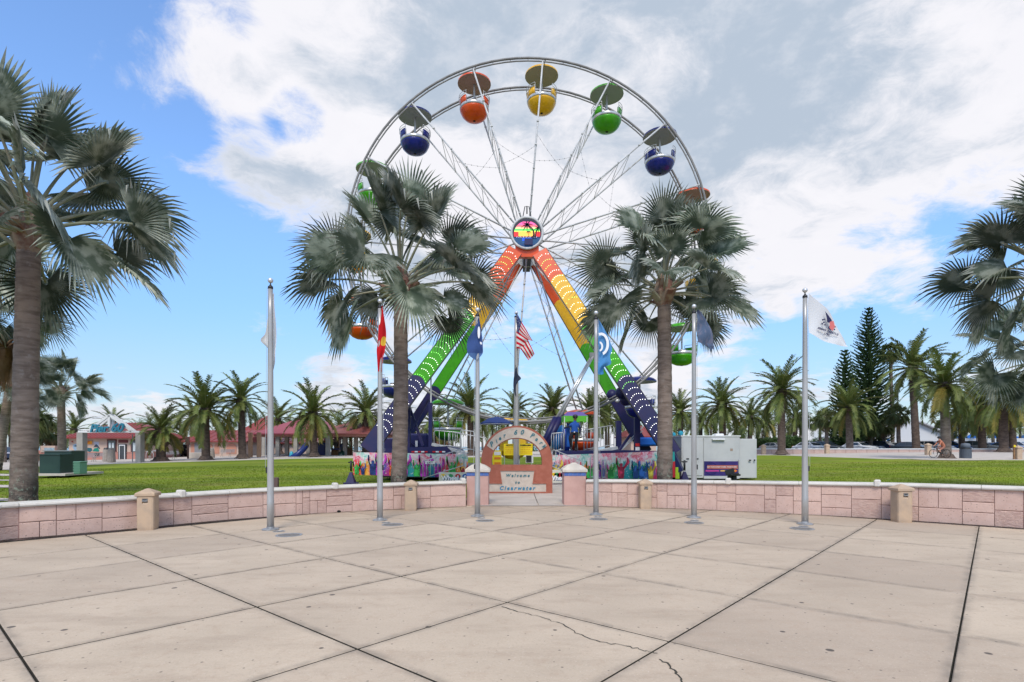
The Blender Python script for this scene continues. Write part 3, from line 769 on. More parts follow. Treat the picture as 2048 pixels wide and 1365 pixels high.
# white limp flag
d = PB[0].y; M_fw = cloth_mat('flag_white', lambda q, u, v: q.mix(q.smooth(u, .0, .5), (.60, .58, .55), (.78, .78, .78)))
flag([([(544, 588), (533, 630), (531, 652), (528, 668), (518, 680), (530, 693), (537, 704), (538, 730), (539, 746)], [(546, 585), (547, 610), (548, 640), (548, 670), (548, 690), (548, 706), (547, 722), (543, 740), (540, 749)], dict(amp=.05, yo=.05, nv=36))], 0, d, 'plain white flag hanging limp on the far left pole', M_fw, anchor(546, 585, d))
# red flag
d = PB[1].y; M_fr = cloth_mat('flag_red', lambda q, u, v: q.mix(q.smooth(q.m('ADD', q.m('POWER', q.m('MULTIPLY', q.m('ABSOLUTE', q.m('SUBTRACT', v, .50)), 11.0), 2.0), q.m('POWER', q.m('MULTIPLY', q.m('ABSOLUTE', q.m('SUBTRACT', u, .75)), 3.0), 2.0)), 1.1, .8), (.62, .02, .025), (.75, .45, .05)))
flag([([(765, 612), (759, 640), (758, 668), (756, 688), (754, 700), (756, 722), (757, 744)], [(767, 618), (770, 640), (772, 662), (772, 684), (771, 700), (766, 720), (765, 745)], dict(amp=.05, yo=-.06, nv=30))], 0, d, 'red flag with a yellow emblem hanging limp on its pole', M_fr, anchor(766, 612, d))
# navy flag
d = PB[2].y; M_fn = cloth_mat('flag_navy', lambda q, u, v: q.mix(q.smooth(v, .80, .83), (.055, .10, .26), (.10, .19, .40)))
f3 = flag([([(957, 638), (950, 655), (944, 667), (936, 680), (934, 694), (937, 710), (950, 721)], [(958, 636), (961, 650), (963, 664), (965, 680), (966, 696), (965, 709), (954, 722)], dict(amp=.05, yo=-.08, nv=30))], 0, d, 'navy blue flag with a white seal on the pole by the left gate pillar', M_fn, anchor(957, 636, d))
M_fwh = mat('flag_print_white', (.75, .75, .75), rough=.9)
def fprint(par, pts, d, m, y, name='emblem'):
    mb = MB().use(m); vs = [P(a, b, d) for a, b in pts]; mb.prism([(v.x, v.z) for v in vs], d+y-.002, d+y+.002); o = mb.build(name, par); return o
fprint(f3, [(956+2.6*math.cos(t)+2.5, 668+12*math.sin(t)) for t in [k*PI/7 for k in range(14)]], d, M_fwh, -.16)
fprint(f3, [(960.5, 686), (964.5, 688), (964.5, 692), (961, 691)], d, M_fwh, -.16, 'print')
# stars and stripes
d = d4; 
def usf(q, u, v):
    s = q.m('GREATER_THAN', q.m('FRACT', q.m('MULTIPLY', v, 3.5)), .5); c = q.mix(s, (.60, .02, .04), (.75, .74, .72)); return c
M_us = cloth_mat('flag_stripes', usf)
def usa(q, u, v):
    s = q.m('GREATER_THAN', q.m('FRACT', q.m('MULTIPLY', u, 3.5)), .5); c = q.mix(s, (.60, .02, .04), (.75, .74, .72))
    can = q.m('MULTIPLY', q.m('LESS_THAN', v, .36), q.m('GREATER_THAN', u, -1.0))
    st = q.n('ShaderNodeTexVoronoi'); st.inputs['Scale'].default_value = 11; st.inputs['Randomness'].default_value = .2
    dot = q.m('LESS_THAN', st.outputs['Distance'], .22); uvn = q.n('ShaderNodeUVMap'); q.put(st.inputs['Vector'], uvn.outputs[0])
    return q.mix(can, c, q.mix(dot, (.03, .05, .16), (.7, .7, .72)))
M_usa = cloth_mat('flag_stars', usa)
mb = MB(); mb.uv = []
mb.use(M_usa, True); cloth(mb, [(1032.5, 664), (1040, 671), (1056, 681)], [(1032.5, 626), (1048, 653), (1065, 683)], d, amp=.05, yo=-.1)
mb.use(M_us, True); cloth(mb, [(1032.5, 664), (1033, 698)], [(1056, 681), (1041, 699)], d, nv=12, nu=12, amp=.03, yo=-.12)
cloth(mb, [(1056, 681), (1048, 690), (1041, 699)], [(1069, 709.5), (1063, 716), (1057, 722)], d, amp=.05, yo=-.1)
L4 = P(1032, 626, d); me = mb.mesh('flag', L4); ul = me.uv_layers.new(name='UVMap')
for lp in me.loops: ul.data[lp.index].uv = mb.uv[lp.vertex_index]
o = link(bpy.data.objects.new('flag', me)); o.location = L4; tag(o, 'stars and stripes flag with red and white stripes behind the arch', 'flag', 'flags on the plaza poles')
M_pow = cloth_mat('flag_charcoal', lambda q, u, v: q.mix(u, (.035, .045, .08), (.06, .07, .11)))
flag([([(1031, 731), (1029, 748), (1027, 762), (1027, 778), (1031, 792)], [(1034, 738), (1035, 748), (1042, 758), (1034, 768), (1034, 796)], dict(amp=.05, yo=-.12))], 0, d, 'small charcoal flag hanging below the stars and stripes', M_pow, P(1031, 731, d))
# light blue flag with white swoosh
d = PB[3].y; M_lb = cloth_mat('flag_light_blue', lambda q, u, v: q.mix(v, (.13, .33, .62), (.07, .27, .56)))
f5 = flag([([(1195, 640), (1196, 680), (1196, 720), (1195, 750)], [(1197, 640), (1208, 658), (1218, 676), (1225, 698), (1220, 713), (1222, 728), (1208, 735), (1207, 749)], dict(amp=.05, yo=-.02, nv=30))], 0, d, 'light blue flag with a white swoosh by the right gate pillar', M_lb, P(1196, 640, d))
def swoosh(cx, cy, rx, ry, a0, a1, wd, par, d, y):
    mb = MB().use(M_fwh); n = 14
    for k in range(n):
        t0 = a0+(a1-a0)*k/n; t1 = a0+(a1-a0)*(k+1)/n; q = []
        for t, s in ((t0, 1), (t1, 1), (t1, -1), (t0, -1)):
            v = P(cx+(rx+s*wd)*math.cos(t), cy-(ry+s*wd)*math.sin(t), d); q.append((v.x, v.z))
        mb.prism(q, d+y-.002, d+y+.002)
    return mb.build('emblem', par)
swoosh(1201, 690, 13, 20, R(110), R(-75), 2.6, f5, d, -.11); swoosh(1198, 695, 5, 8, R(90), R(-90), 1.8, f5, d, -.11)
# grey-blue flag
d = PB[4].y; M_gb = cloth_mat('flag_grey_blue', lambda q, u, v: q.mix(q.smooth(q.noise(None, 4, 3), .45, .6), (.10, .14, .22), (.17, .18, .25)))
flag([([(1394, 620), (1394, 640), (1394, 662), (1395, 684)], [(1395, 620), (1414, 640), (1425, 668), (1428, 700)], dict(amp=.05, yo=-.02, nv=24)), ([(1412, 686), (1421, 704)], [(1428, 692), (1421, 705)], dict(amp=.02, yo=-.02, nv=6, nu=4))], 0, d, 'faded grey blue flag on the pole before the white ticket trailer', M_gb, P(1394, 620, d))
# white emblem flag
d = PB[5].y
def wf(q, u, v): return q.mix(u, (.70, .70, .71), (.76, .76, .77))
M_cg = cloth_mat('flag_emblem_white', wf)
f7 = flag([([(1617, 587), (1640, 607), (1661, 628), (1676, 660), (1692, 689)], [(1617, 667), (1635, 678), (1655, 687), (1675, 692), (1693, 695)], dict(amp=.035, yo=-.02, nv=24, fr=4))], 0, d, 'white flag with a dark eagle emblem and motto on the far right pole', M_cg, P(1617, 587, d))
M_nv = mat('flag_print_navy', (.02, .02, .07), rough=.9); M_pk = mat('flag_print_red', (.60, .16, .15), rough=.9)
fprint(f7, [(1646, 625), (1652, 633), (1658, 641), (1663, 655), (1658, 656), (1655, 648), (1650, 647), (1649, 638)], d, M_nv, -.09)
fprint(f7, [(1655, 646), (1662, 644), (1665, 656), (1660, 664), (1654, 658)], d, M_pk, -.093)
fprint(f7, [(1657+5.5*math.cos(t), 658+4*math.sin(t)) for t in [k*PI/6 for k in range(12)]], d, M_nv, -.091)
for a, b in ((1641, 642), (1643, 647), (1640, 650), (1645, 652), (1644, 641), (1665, 656), (1664, 661)):
    fprint(f7, [(a-2, b-.4), (a, b-1.8), (a+2.2, b), (a, b+1.8)], d, M_nv, -.09, 'print')
for txt_, px, py, sz in (('SEMPER PARATUS', 1651, 666.5, .062), ('1790', 1648, 672.5, .066)):
    v = P(px, py-1.5, d); o = link(bpy.data.objects.new('lettering', text_mesh(txt_, sz, m=M_nv, ext=.001, shear=.1, offset=.002)), f7)
    o.matrix_basis = Matrix.Translation(Vector((v.x, d-.095, v.z))-Vector(f7.location)) @ Matrix.Rotation(R(19), 4, 'Y') @ Matrix.Rotation(PI/2, 4, 'X')
# ================================================================ PALMS
M_bis = mat('fan_leaf_silver', (.13, .165, .112), (.42, .445, .36), rough=.42, scale=3.0, lo=.42, hi=.62, rnd=.34, trans=.34, spec=.45)
M_bist = mat('fan_leaf_pale_tip', (.36, .38, .32), (.44, .44, .37), rough=.6, scale=2.0, rnd=.2, trans=.15)
M_pet = mat('petiole', (.30, .28, .20), (.22, .24, .15), rough=.7, scale=3)
M_boot = mat('leaf_boots', (.18, .085, .06), (.30, .24, .17), rough=.9, scale=3.5, bump=.6, bscale=14)
M_trunk = mat('palm_trunk_grey', (.235, .18, .145), (.13, .095, .075), rough=.95, scale=2.2, bump=.9, bscale=9, stretch=(1, 1, 4.5), detail=10, lo=.38, hi=.68)
def lichen():
    m = MATS['palm_trunk_grey']; t = m.node_tree; q = G(t); b = t.nodes['Principled BSDF']; src = b.inputs['Base Color'].links[0].from_socket
    vo = q.n('ShaderNodeTexCoord').outputs['Object']; z = q.sep(vo)[2]
    c = q.mix(q.smooth(q.noise(vo, 5, 6, .7), .55, .66, 0, .5), src, (.30, .26, .23))
    lowz = q.smooth(z, 1.7, .3); c = q.mix(q.m('MULTIPLY', lowz, q.smooth(q.noise(vo, 2.6, 5, .7), .42, .55)), c, (.028, .026, .024))
    c = q.mix(q.m('MULTIPLY', lowz, q.smooth(q.noise(vo, 8, 5, .7), .56, .62)), c, (.25, .29, .22)); q.put(b.inputs['Base Color'], c)
lichen()
def fan_leaf(seed, elev, Rr=1.16, Lp=1.75, nseg=44, mats=None, span=150, droop=.35, fold=None):
    """one fan leaf whose stalk leaves the crown centre towards +X, stalk elevation elev degrees (gravity droop baked in)"""
    rg = random.Random(seed); mb = MB(); mB, mT, mP = mats or (M_bis, M_bist, M_pet)
    e = R(elev); pts = []; x = z = 0.0; n = 8; a = e+R(6)
    for k in range(n+1):
        pts.append((x, 0, z)); a = e+R(6)-R(14+10*max(math.cos(e), 0))*(k/n)**1.5; x += Lp/n*math.cos(a); z += Lp/n*math.sin(a)
    mb.use(mP, True).tube(pts, [.055-.036*(k/n)**.5 for k in range(n+1)], 6)
    c0 = Vector(pts[-1]); ax = Vector((math.cos(a), 0, math.sin(a)))
    tilt = R(rg.uniform(-30, 30)) - (R(14) if elev < 20 else 0)
    ax = Matrix.Rotation(-tilt, 3, 'Y') @ ax if False else Vector((math.cos(a+tilt), 0, math.sin(a+tilt)))
    side = Vector((0, 1, 0)); nrm = ax.cross(side).normalized()
    if nrm.z < 0: nrm = -nrm
    roll = R(rg.uniform(-80, 80)); Mr = Matrix.Rotation(roll, 3, ax); side = Mr @ side; nrm = Mr @ nrm
    fo = rg.uniform(.15, .75) if fold is None else fold
    sp = R(span)
    for k in range(nseg):
        th0 = -sp+2*sp*k/nseg; th1 = -sp+2*sp*(k+1)/nseg; tm = (th0+th1)/2
        L = Rr*(.82+.18*math.cos(tm*.55))*rg.uniform(.9, 1.06); split = Rr*(.37+.08*math.cos(tm))
        brk = rg.random() < .06; dr = droop*rg.uniform(.5, 1.5)
        def pt(th, r, off=0.0, z_=0.0):
            # cupped blade: both halves lift towards the leaf's upper side
            lift = fo*abs(math.sin(th))**1.2*r*.55
            v = c0+ax*(r*math.cos(th))+side*(r*math.sin(th)*(1-.25*fo))+nrm*(lift+off)
            s_ = max(0, r/Rr-.35); v.z -= dr*s_*s_*1.5*Rr*(.4+.6*math.sqrt(max(0, 1-ax.z*ax.z*.6)))+z_
            return v
        hf = (th1-th0)/2; f_ = .036
        a1 = pt(th0, .05); m1 = pt(tm, .05, f_*.3); b1 = pt(th1, .05)
        a2 = pt(th0, split, 0); m2 = pt(tm, split, f_*1.7); b2 = pt(th1, split, 0)
        rr = split+(L-split)*.5; w2 = .50
        zb = .0
        a3 = pt(tm-hf*w2*split/rr*1.25, rr, 0, zb); m3 = pt(tm, rr, f_*1.3, zb); b3 = pt(tm+hf*w2*split/rr*1.25, rr, 0, zb)
        tp = pt(tm+rg.uniform(-.02, .02), L if not brk else rr+.04, 0, .22 if brk else rg.uniform(0, .10))
        mb.use(mB, False).add([a1, m1, b1, a2, m2, b2, a3, m3, b3], [[0, 3, 4, 1], [1, 4, 5, 2], [3, 6, 7, 4], [4, 7, 8, 5]])
        mb.use(mT if (brk or rg.random() < .26) else mB, False).add([a3, m3, b3, tp], [[0, 3, 1], [1, 3, 2]])
    return mb.mesh('leaf')
EL = [82, 64, 46, 28, 10, -12, -34, -56]
BIS = {e: [fan_leaf(100*i+j, e, droop=-.02+.26*max(0, math.cos(R(e)))**1.5, span=132) for j in range(4)] for i, e in enumerate(EL)}
M_bdead = mat('dead_fan_leaf', (.30, .17, .09), (.38, .25, .15), rough=.8, scale=2, trans=.1)
BDEAD = fan_leaf(777, -62, mats=(M_bdead, M_bdead, M_pet), droop=.6, span=120)
def trunk_mesh(pts, rad, n=20, mt=None, rings=True, seed=1, bulge=0.0):
    rg = random.Random(seed); mb = MB().use(mt or M_trunk, True); L = []; Rr = []; N = 46
    for k in range(N+1):
        t = k/N; q = curve_at([tuple(p) for p in pts], t); L.append(Vector(q)); r = interp(t, [0, .06, .5, 1], [rad*1.22, rad*1.05, rad*.95, rad*.86])
        if rings: r *= 1+(.035 if k % 2 else -.012)+rg.uniform(-.015, .015)
        Rr.append(r)
    mb.tube(L, Rr, n); return mb
def bismarck(base, topc, rad, lab, nleaf=40, sc=1.0, seed=1, lean=(0, 0), azs=None, low=0.25, group='silver fan palms', skip=None, dead=0):
    rg = random.Random(seed); r = empty('fan_palm', base, label=lab, cat='palm tree', group=group)
    b = Vector(base); t = Vector(topc)-b; mid = t*.5+Vector((lean[0], lean[1], 0))
    trunk_mesh([(0, 0, -.05), tuple(mid*.5+Vector((lean[0]*.3, 0, 0))), tuple(mid), tuple(t*.78+Vector((lean[0]*.5, 0, 0))), tuple(t)], rad, seed=seed).build('trunk', r, world=False)
    bo = MB().use(M_boot, False); c = t
    bo.lathe([(rad*.85, -.35*sc), (rad*1.25, -.12*sc), (rad*1.5, .05*sc), (rad*1.35, .25*sc), (rad*.9, .5*sc), (.02, .8*sc)], c, 11)
    for k in range(16):
        a = 2.4*k+rg.uniform(-.2, .2); zb = rg.uniform(-.2, .3)*sc; e = R(rg.uniform(25, 75)); dv = Vector((math.cos(a)*math.cos(e), math.sin(a)*math.cos(e), math.sin(e)))
        p0 = c+Vector((math.cos(a)*rad*.9, math.sin(a)*rad*.9, zb-.1)); bo.use(M_boot if k % 3 else M_pet, False).beam(p0, p0+dv*.42*sc, .17*sc, .06*sc)
    bo.build('leaf_bases', r, world=False)
    k = 0
    for i in range(nleaf):
        t_ = (i+.5)/nleaf; e = 86-t_**.92*(86+116*low) ; e += rg.uniform(-7, 7)
        a = i*2.39996+rg.uniform(-.25, .25)
        if skip and skip(a % (2*PI), e): continue
        key = min(EL, key=lambda q: abs(q-e)); me = rg.choice(BIS[key])
        s = sc*rg.uniform(.88, 1.1)*(1 if e > -20 else .85)
        inst('leaf', me, r, tuple(c+Vector((0, 0, .22*sc*math.sin(R(max(e, 0)))))), (rg.uniform(-.12, .12), 0, a), s)
    for i in range(dead): inst('dead_leaf', BDEAD, r, tuple(c-Vector((0, 0, .15))), (0, 0, i*.75+rg.random()*.3), sc*rg.uniform(.8, 1.0))
    return r
# two palms flanking the wheel, one at each frame side, more beyond
def bm(px0, d, pxt, pyt, rad, lab, **k):
    base = gpx(px0, d); top = P(pxt, pyt, d); return bismarck(base, top, rad, lab, **k)
bm(795, 17.2, 801, 582, .235, 'silver fan palm left of the wheel, its slim trunk beside the red flag', seed=12, nleaf=27, sc=1.24, low=.20, lean=(.06, 0))
bm(1329, 17.6, 1328, 590, .235, 'silver fan palm right of the wheel, its trunk before the banner end', seed=23, nleaf=36, sc=1.08, low=.22, lean=(.02, 0))
bm(46, 12.0, 58, 470, .235, 'big near silver fan palm at left edge, thick scarred trunk', seed=37, nleaf=32, sc=1.18, low=.22)
bm(2120, 13.4, 2115, 565, .25, 'silver fan palm at right edge, only its left leaves in view', seed=41, nleaf=34, sc=.98, low=.14)
bm(2085, 19.5, 2080, 725, .22, 'low silver fan palm behind the right edge palm', seed=52, nleaf=26, sc=.95, low=.34)
bm(-40, 17.0, -30, 600, .25, 'silver fan palm behind the near left palm, brown hanging leaves', seed=61, nleaf=34, sc=.95, low=.45, dead=9)
bm(125, 46, 122, 790, .30, 'silver fan palm standing behind the green utility cabinet', seed=71, nleaf=22, sc=1.25, low=.30)
bm(-8, 40, 20, 775, .30, 'silver fan palm far left, half hidden by the near trunk', seed=77, nleaf=24, sc=1.15, low=.42)

# ---- date palms
M_dat = mat('date_leaflet', (.085, .12, .028), (.155, .18, .042), rough=.5, scale=1.2, rnd=.22, trans=.2, spec=.3)
M_daty = mat('date_leaflet_yellow', (.19, .18, .03), (.26, .20, .04), rough=.6, scale=1.2, rnd=.2, trans=.2)
M_rach = mat('date_rachis', (.20, .19, .07), rough=.7)
M_dtr = mat('date_trunk', (.075, .052, .04), (.125, .09, .07), rough=1, scale=3, bump=1.0, bscale=7, stretch=(1, 1, 2.0))
M_dtp = mat('date_trunk_pale', (.20, .16, .13), (.12, .09, .075), rough=1, scale=3, bump=1.0, bscale=7, stretch=(1, 1, 2.0))
def frond(seed, elev, L=3.6, n=46, ml=None, ll=.50):
    rg = random.Random(seed); mb = MB(); ml = ml or M_dat; pts = []; x = z = 0.0; N = 14; bend = R(38+34*max(0, math.cos(R(elev))))*rg.uniform(.8, 1.15); tw = rg.uniform(-.12, .12)
    tg = []
    for k in range(N+1):
        a = R(elev)-bend*(k/N)**1.4; pts.append(Vector((x, tw*x*(k/N), z))); tg.append(a); x += L/N*math.cos(a); z += L/N*math.sin(a)
    mb.use(M_rach, True).tube(pts, [.035*(1-.8*k/N) for k in range(N+1)], 4)
    mb.use(ml, False)
    for k in range(n):
        t = .10+.90*k/(n-1); f = t*N; i = min(int(f), N-1); u = f-i; p = pts[i].lerp(pts[i+1], u); a = tg[i]*(1-u)+tg[min(i+1, N)]*u
        T = Vector((math.cos(a), 0, math.sin(a))); U = Vector((-math.sin(a), 0, math.cos(a)))
        l = ll*(math.sin(min(1, (t+.12)*1.0)*PI*.86)**.6+.15)*rg.uniform(.85, 1.1)
        for s in (1, -1):
            ph = R(rg.uniform(38, 58)); up = rg.uniform(.15, .55)
            dv = (T*math.cos(ph)+Vector((0, s, 0))*math.sin(ph)+U*up*.6).normalized(); wv = T*.036
            m_ = p+dv*l*.55; q = p+dv*l; q.z -= l*.16*rg.uniform(.3, 1.6)
            mb.add([p-wv, p+wv, m_+wv*1.1, m_-wv*1.1, q], [[0, 1, 2, 3], [3, 2, 4]])
    return mb.mesh('frond')
DEL = [78, 58, 40, 22, 4, -16, -38]
DF = {e: [frond(900+10*i+j, e) for j in range(3)] for i, e in enumerate(DEL)}
DFY = {e: [frond(990+i, e, ml=M_daty)] for i, e in enumerate((-16, -38))}
def date_crown(r, c, nf, sc, seed, low, yel=.12, seg=1.0):
    rg = random.Random(seed)
    for i in range(nf):
        t = (i+.5)/nf; e = 84-t*(84+62*low)+rg.uniform(-6, 6); a = i*2.39996+rg.uniform(-.3, .3)
        key = min(DEL, key=lambda q: abs(q-e))
        me = rg.choice(DF[key]) if not (key in DFY and rg.random() < yel) else DFY[key][0]
        inst('frond', me, r, tuple(c), (rg.uniform(-.15, .15), 0, a), sc*rg.uniform(.85, 1.08))
def date_palm(px, d, pxt, pyt, rad, sc, lab, seed, nf=44, low=.75, pine=False, pale=False, yel=.12):
    base = gpx(px, d); top = P(pxt, pyt, d)-base; rg = random.Random(seed)
    sc *= 1.08; r = empty('date_palm', base, label=lab, cat='palm tree', group='date palms in the beach park')
    mb = trunk_mesh([(0, 0, -.1), tuple(top*.33), tuple(top*.66), tuple(top)], rad, n=12, mt=M_dtp if pale else M_dtr, seed=seed)
    mb.use(M_dtr, False).lathe([(rad*2.3, 0), (rad*1.7, .12), (rad*1.25, .4)], (0, 0, 0), 12); mb.build('trunk', r, world=False)
    bo = MB().use(M_dtr, False)
    if pine: bo.lathe([(rad*.9, -1.7), (rad*1.6, -1.4), (rad*1.9, -.8), (rad*1.9, -.3), (rad*1.2, .2), (.02, .6)], top, 11)
    else: bo.lathe([(rad*.8, -.5), (rad*1.5, -.2), (rad*1.4, .2), (.02, .6)], top, 10)
    bo.build('leaf_bases', r, world=False)
    date_crown(r, top, nf, sc, seed, low, yel); return r
DP = [  # base px, dist, top px, top py, radius, scale, seed, low, pine, pale, yellow, label
    (322, 55, 322, 862, .42, .80, 5, .8, 1, 0, .75, 'short date palm with a fat black boot and yellow fronds right of the kiosk'),
    (412, 55, 411, 822, .38, 1.05, 6, .85, 0, 0, .15, 'broad date palm in front of the pink arch wall building'),
    (485, 57, 482, 803, .36, .88, 7, .8, 0, 0, .12, 'tall date palm between the pink building and the two tan posts'),
    (628, 58, 626, 828, .36, 1.04, 8, .9, 0, 0, .35, 'bushy date palm standing in front of the playground shelter'),
    (735, 66, 732, 826, .36, .95, 9, .8, 0, 0, .12, 'date palm behind the red flag pole, crown beside the blue gondola'),
    (868, 68, 868, 850, .36, .85, 10, .8, 0, 0, .4, 'date palm seen between the left legs of the wheel'),
    (943, 62, 940, 818, .40, 1.02, 11, .8, 0, 0, .1, 'date palm behind the green gondola and left gate pillar'),
    (1031, 66, 1030, 826, .36, .85, 12, .8, 0, 0, .1, 'date palm directly behind the arch and stars and stripes pole'),
    (1108, 64, 1106, 820, .36, .90, 13, .8, 0, 0, .1, 'date palm behind the orange gondola canopy'),
    (1182, 66, 1180, 828, .36, .90, 14, .8, 0, 0, .1, 'date palm behind the light blue flag pole'),
    (1215, 74, 1214, 835, .34, .90, 15, .8, 0, 0, .1, 'date palm behind the right back leg of the wheel'),
    (1362, 66, 1360, 826, .33, .80, 16, .8, 0, 0, .1, 'slender date palm just right of the right silver palm trunk'),
    (1446, 62, 1444, 812, .40, .88, 17, .85, 0, 0, .1, 'date palm rising behind the white ticket trailer'),
    (1563, 58, 1563, 784, .38, 1.08, 18, .85, 0, 0, .08, 'tall date palm on lawn edge right of the white ticket trailer'),
    (1700, 66, 1697, 818, .38, 1.0, 19, .8, 0, 1, .15, 'date palm in front of the dark needle conifers'),
    (1833, 70, 1824, 738, .42, 1.35, 20, .75, 0, 0, .1, 'tall date palm left of the cyclist, above the white hall roof'),
    (1893, 44, 1888, 772, .34, .92, 21, .85, 0, 1, .1, 'date palm with a ringed trunk right behind the cyclist'),
    (1965, 66, 1962, 812, .40, 1.1, 22, .8, 0, 0, .25, 'date palm behind the grey litter bin at right'),
    (2008, 60, 2006, 800, .42, 1.1, 23, .9, 0, 0, .3, 'dark trunked date palm near the right edge behind the far wall'),
    (2028, 66, 2018, 806, .36, 1.0, 24, .8, 0, 0, .3, 'date palm at right edge, second behind the far wall'),
    (1924, 74, 1922, 826, .36, 1.05, 25, .8, 0, 0, .3, 'date palm between the cyclist and the grey litter bin'),
    (1500, 84, 1500, 836, .34, .95, 26, .85, 0, 0, .2, 'small date palm left of the tall one by the trailer'),
    (1532, 88, 1532, 846, .30, .85, 27, .85, 0, 0, .2, 'smallest date palm right behind the ticket trailer end'),
    (385, 80, 386, 838, .34, 1.0, 28, .85, 0, 0, .5, 'date palm far behind the short yellow fronded one'),
    (560, 84, 556, 840, .34, .95, 29, .85, 0, 0, .4, 'date palm behind the left end of the playground shelter'),
    (1590, 90, 1590, 838, .34, .95, 30, .85, 0, 0, .2, 'date palm behind the hedge right of the tall one'),
    (1400, 92, 1402, 846, .34, .9, 31, .85, 0, 0, .2, 'date palm behind the ticket trailer left corner'),
    (800, 84, 800, 838, .34, .95, 32, .85, 0, 0, .2, 'date palm hidden partly by the left silver palm trunk'),
    (1270, 84, 1268, 838, .34, .95, 33, .85, 0, 0, .2, 'date palm behind the right front leg foot'),
    (148, 84, 148, 862, .34, .95, 34, .85, 0, 0, .2, 'date palm crown just left of the kiosk gable'),
    (222, 92, 226, 850, .34, .85, 35, .85, 0, 0, .5, 'date palm crown seen through the kiosk gable frame'),
]
rgD = random.Random(4)
for a in DP: a = list(a); a[5] *= rgD.uniform(.9, 1.1); a[7] *= rgD.uniform(.72, 1.1); date_palm(a[0], a[1], a[2], a[3], a[4], a[5], a[11], a[6], low=a[7], pine=bool(a[8]), pale=bool(a[9]), yel=a[10], nf=rgD.randint(48, 70) if a[1] < 75 else rgD.randint(32, 46))

# ---- cabbage palms (small round fan crowns)
M_sab = mat('cabbage_leaf', (.055, .085, .022), (.11, .13, .035), rough=.6, scale=1, rnd=.2, trans=.15)
M_sabd = mat('cabbage_dead_leaf', (.22, .13, .06), (.30, .19, .10), rough=.8, scale=1, rnd=.2)
SL = {e: fan_leaf(500+i, e, Rr=.75, Lp=.75, nseg=16, mats=(M_sab, M_sab, M_rach), span=120, droop=.6) for i, e in enumerate((80, 50, 20, -10, -40))}
SLD = fan_leaf(520, -70, Rr=.7, Lp=.55, nseg=14, mats=(M_sabd, M_sabd, M_rach), span=110, droop=.7)
def cabbage_palm(px, d, pxt, pyt, rad, sc, lab, seed, nl=30, dead=6, grp='cabbage palms behind the park'):
    base = gpx(px, d); top = P(pxt, pyt, d)-base; rg = random.Random(seed)
    r = empty('cabbage_palm', base, label=lab, cat='palm tree', group=grp)
    trunk_mesh([(0, 0, -.1), tuple(top*.33+Vector((rg.uniform(-.15, .15), 0, 0))), tuple(top*.66), tuple(top)], rad, n=8, mt=M_dtp, seed=seed).build('trunk', r, world=False)
    for i in range(nl):
        t = (i+.5)/nl; e = 85-t*130+rg.uniform(-8, 8); key = min(SL, key=lambda q: abs(q-e)); inst('leaf', SL[key], r, tuple(top), (rg.uniform(-.2, .2), 0, i*2.4), sc*rg.uniform(.85, 1.1))
    for i in range(dead): inst('leaf', SLD, r, tuple(top-Vector((0, 0, .1))), (0, 0, i*1.1+rg.random()), sc*rg.uniform(.85, 1.05))
    return r
CP = [(70, 70, 68, 842, .2, 1.55, 3, 'cabbage palm with brown skirt just right of the near left trunk'), (100, 74, 101, 868, .2, 1.5, 4, 'low cabbage palm left of the kiosk'), (8, 62, 8, 838, .22, 1.4, 5, 'cabbage palm at the left picture edge, by the parked cars'),
      (1785, 84, 1781, 706, .26, 1.35, 6, 'very tall slim fan palm left of the white hall'), (1655, 72, 1652, 838, .24, 1.2, 7, 'cabbage palm left of the pale trunked date palm'),
      (1800, 76, 1795, 832, .26, 1.35, 8, 'leaning cabbage palm before the white hall gable'), (1742, 78, 1742, 858, .22, 1.2, 9, 'stubby cabbage palm before the white hall left end'), (1768, 80, 1768, 854, .22, 1.2, 10, 'cabbage palm second before the white hall left end'),
      (1955, 110, 1955, 840, .22, 1.2, 11, 'cabbage palm far behind the litter bin'), (1882, 120, 1882, 850, .2, 1.1, 12, 'small far cabbage palm over the hall roof edge'), (1700, 118, 1628, 848, .2, 1.2, 13, 'small leaning far cabbage palm by the hedge'), (1988, 96, 1986, 836, .24, 1.3, 14, 'cabbage palm far behind at right, short crown'),
      (1600, 96, 1602, 838, .24, 1.2, 44, 'cabbage palm behind the hedge end')]
for a in CP: cabbage_palm(a[0], a[1], a[2], a[3], a[4], a[5], a[7], a[6])
rg = random.Random(99); spots = [340, 360, 444, 462, 520, 545, 585, 606, 655, 680, 700, 760, 830, 890, 905, 965, 985, 1005, 1065, 1080, 1135, 1150, 1240, 1300, 1385, 1422, 1470, 1480, 1515, 1548, 1575, 1640, 1668, 1905, 1945, 1978, 1996, 2040, 20, 52, 84, 112, 278, 300]
ordn = ['first', 'second', 'third', 'fourth', 'fifth', 'sixth', 'seventh', 'eighth', 'ninth', 'tenth', 'eleventh', 'twelfth', 'thirteenth', 'fourteenth', 'fifteenth', 'sixteenth', 'seventeenth', 'eighteenth', 'nineteenth', 'twentieth', 'twenty-first', 'twenty-second', 'twenty-third', 'twenty-fourth', 'twenty-fifth', 'twenty-sixth', 'twenty-seventh', 'twenty-eighth', 'twenty-ninth', 'thirtieth', 'thirty-first', 'thirty-second', 'thirty-third', 'thirty-fourth', 'thirty-fifth', 'thirty-sixth', 'thirty-seventh', 'thirty-eighth', 'thirty-ninth', 'fortieth', 'forty-first', 'forty-second', 'forty-third', 'forty-fourth']
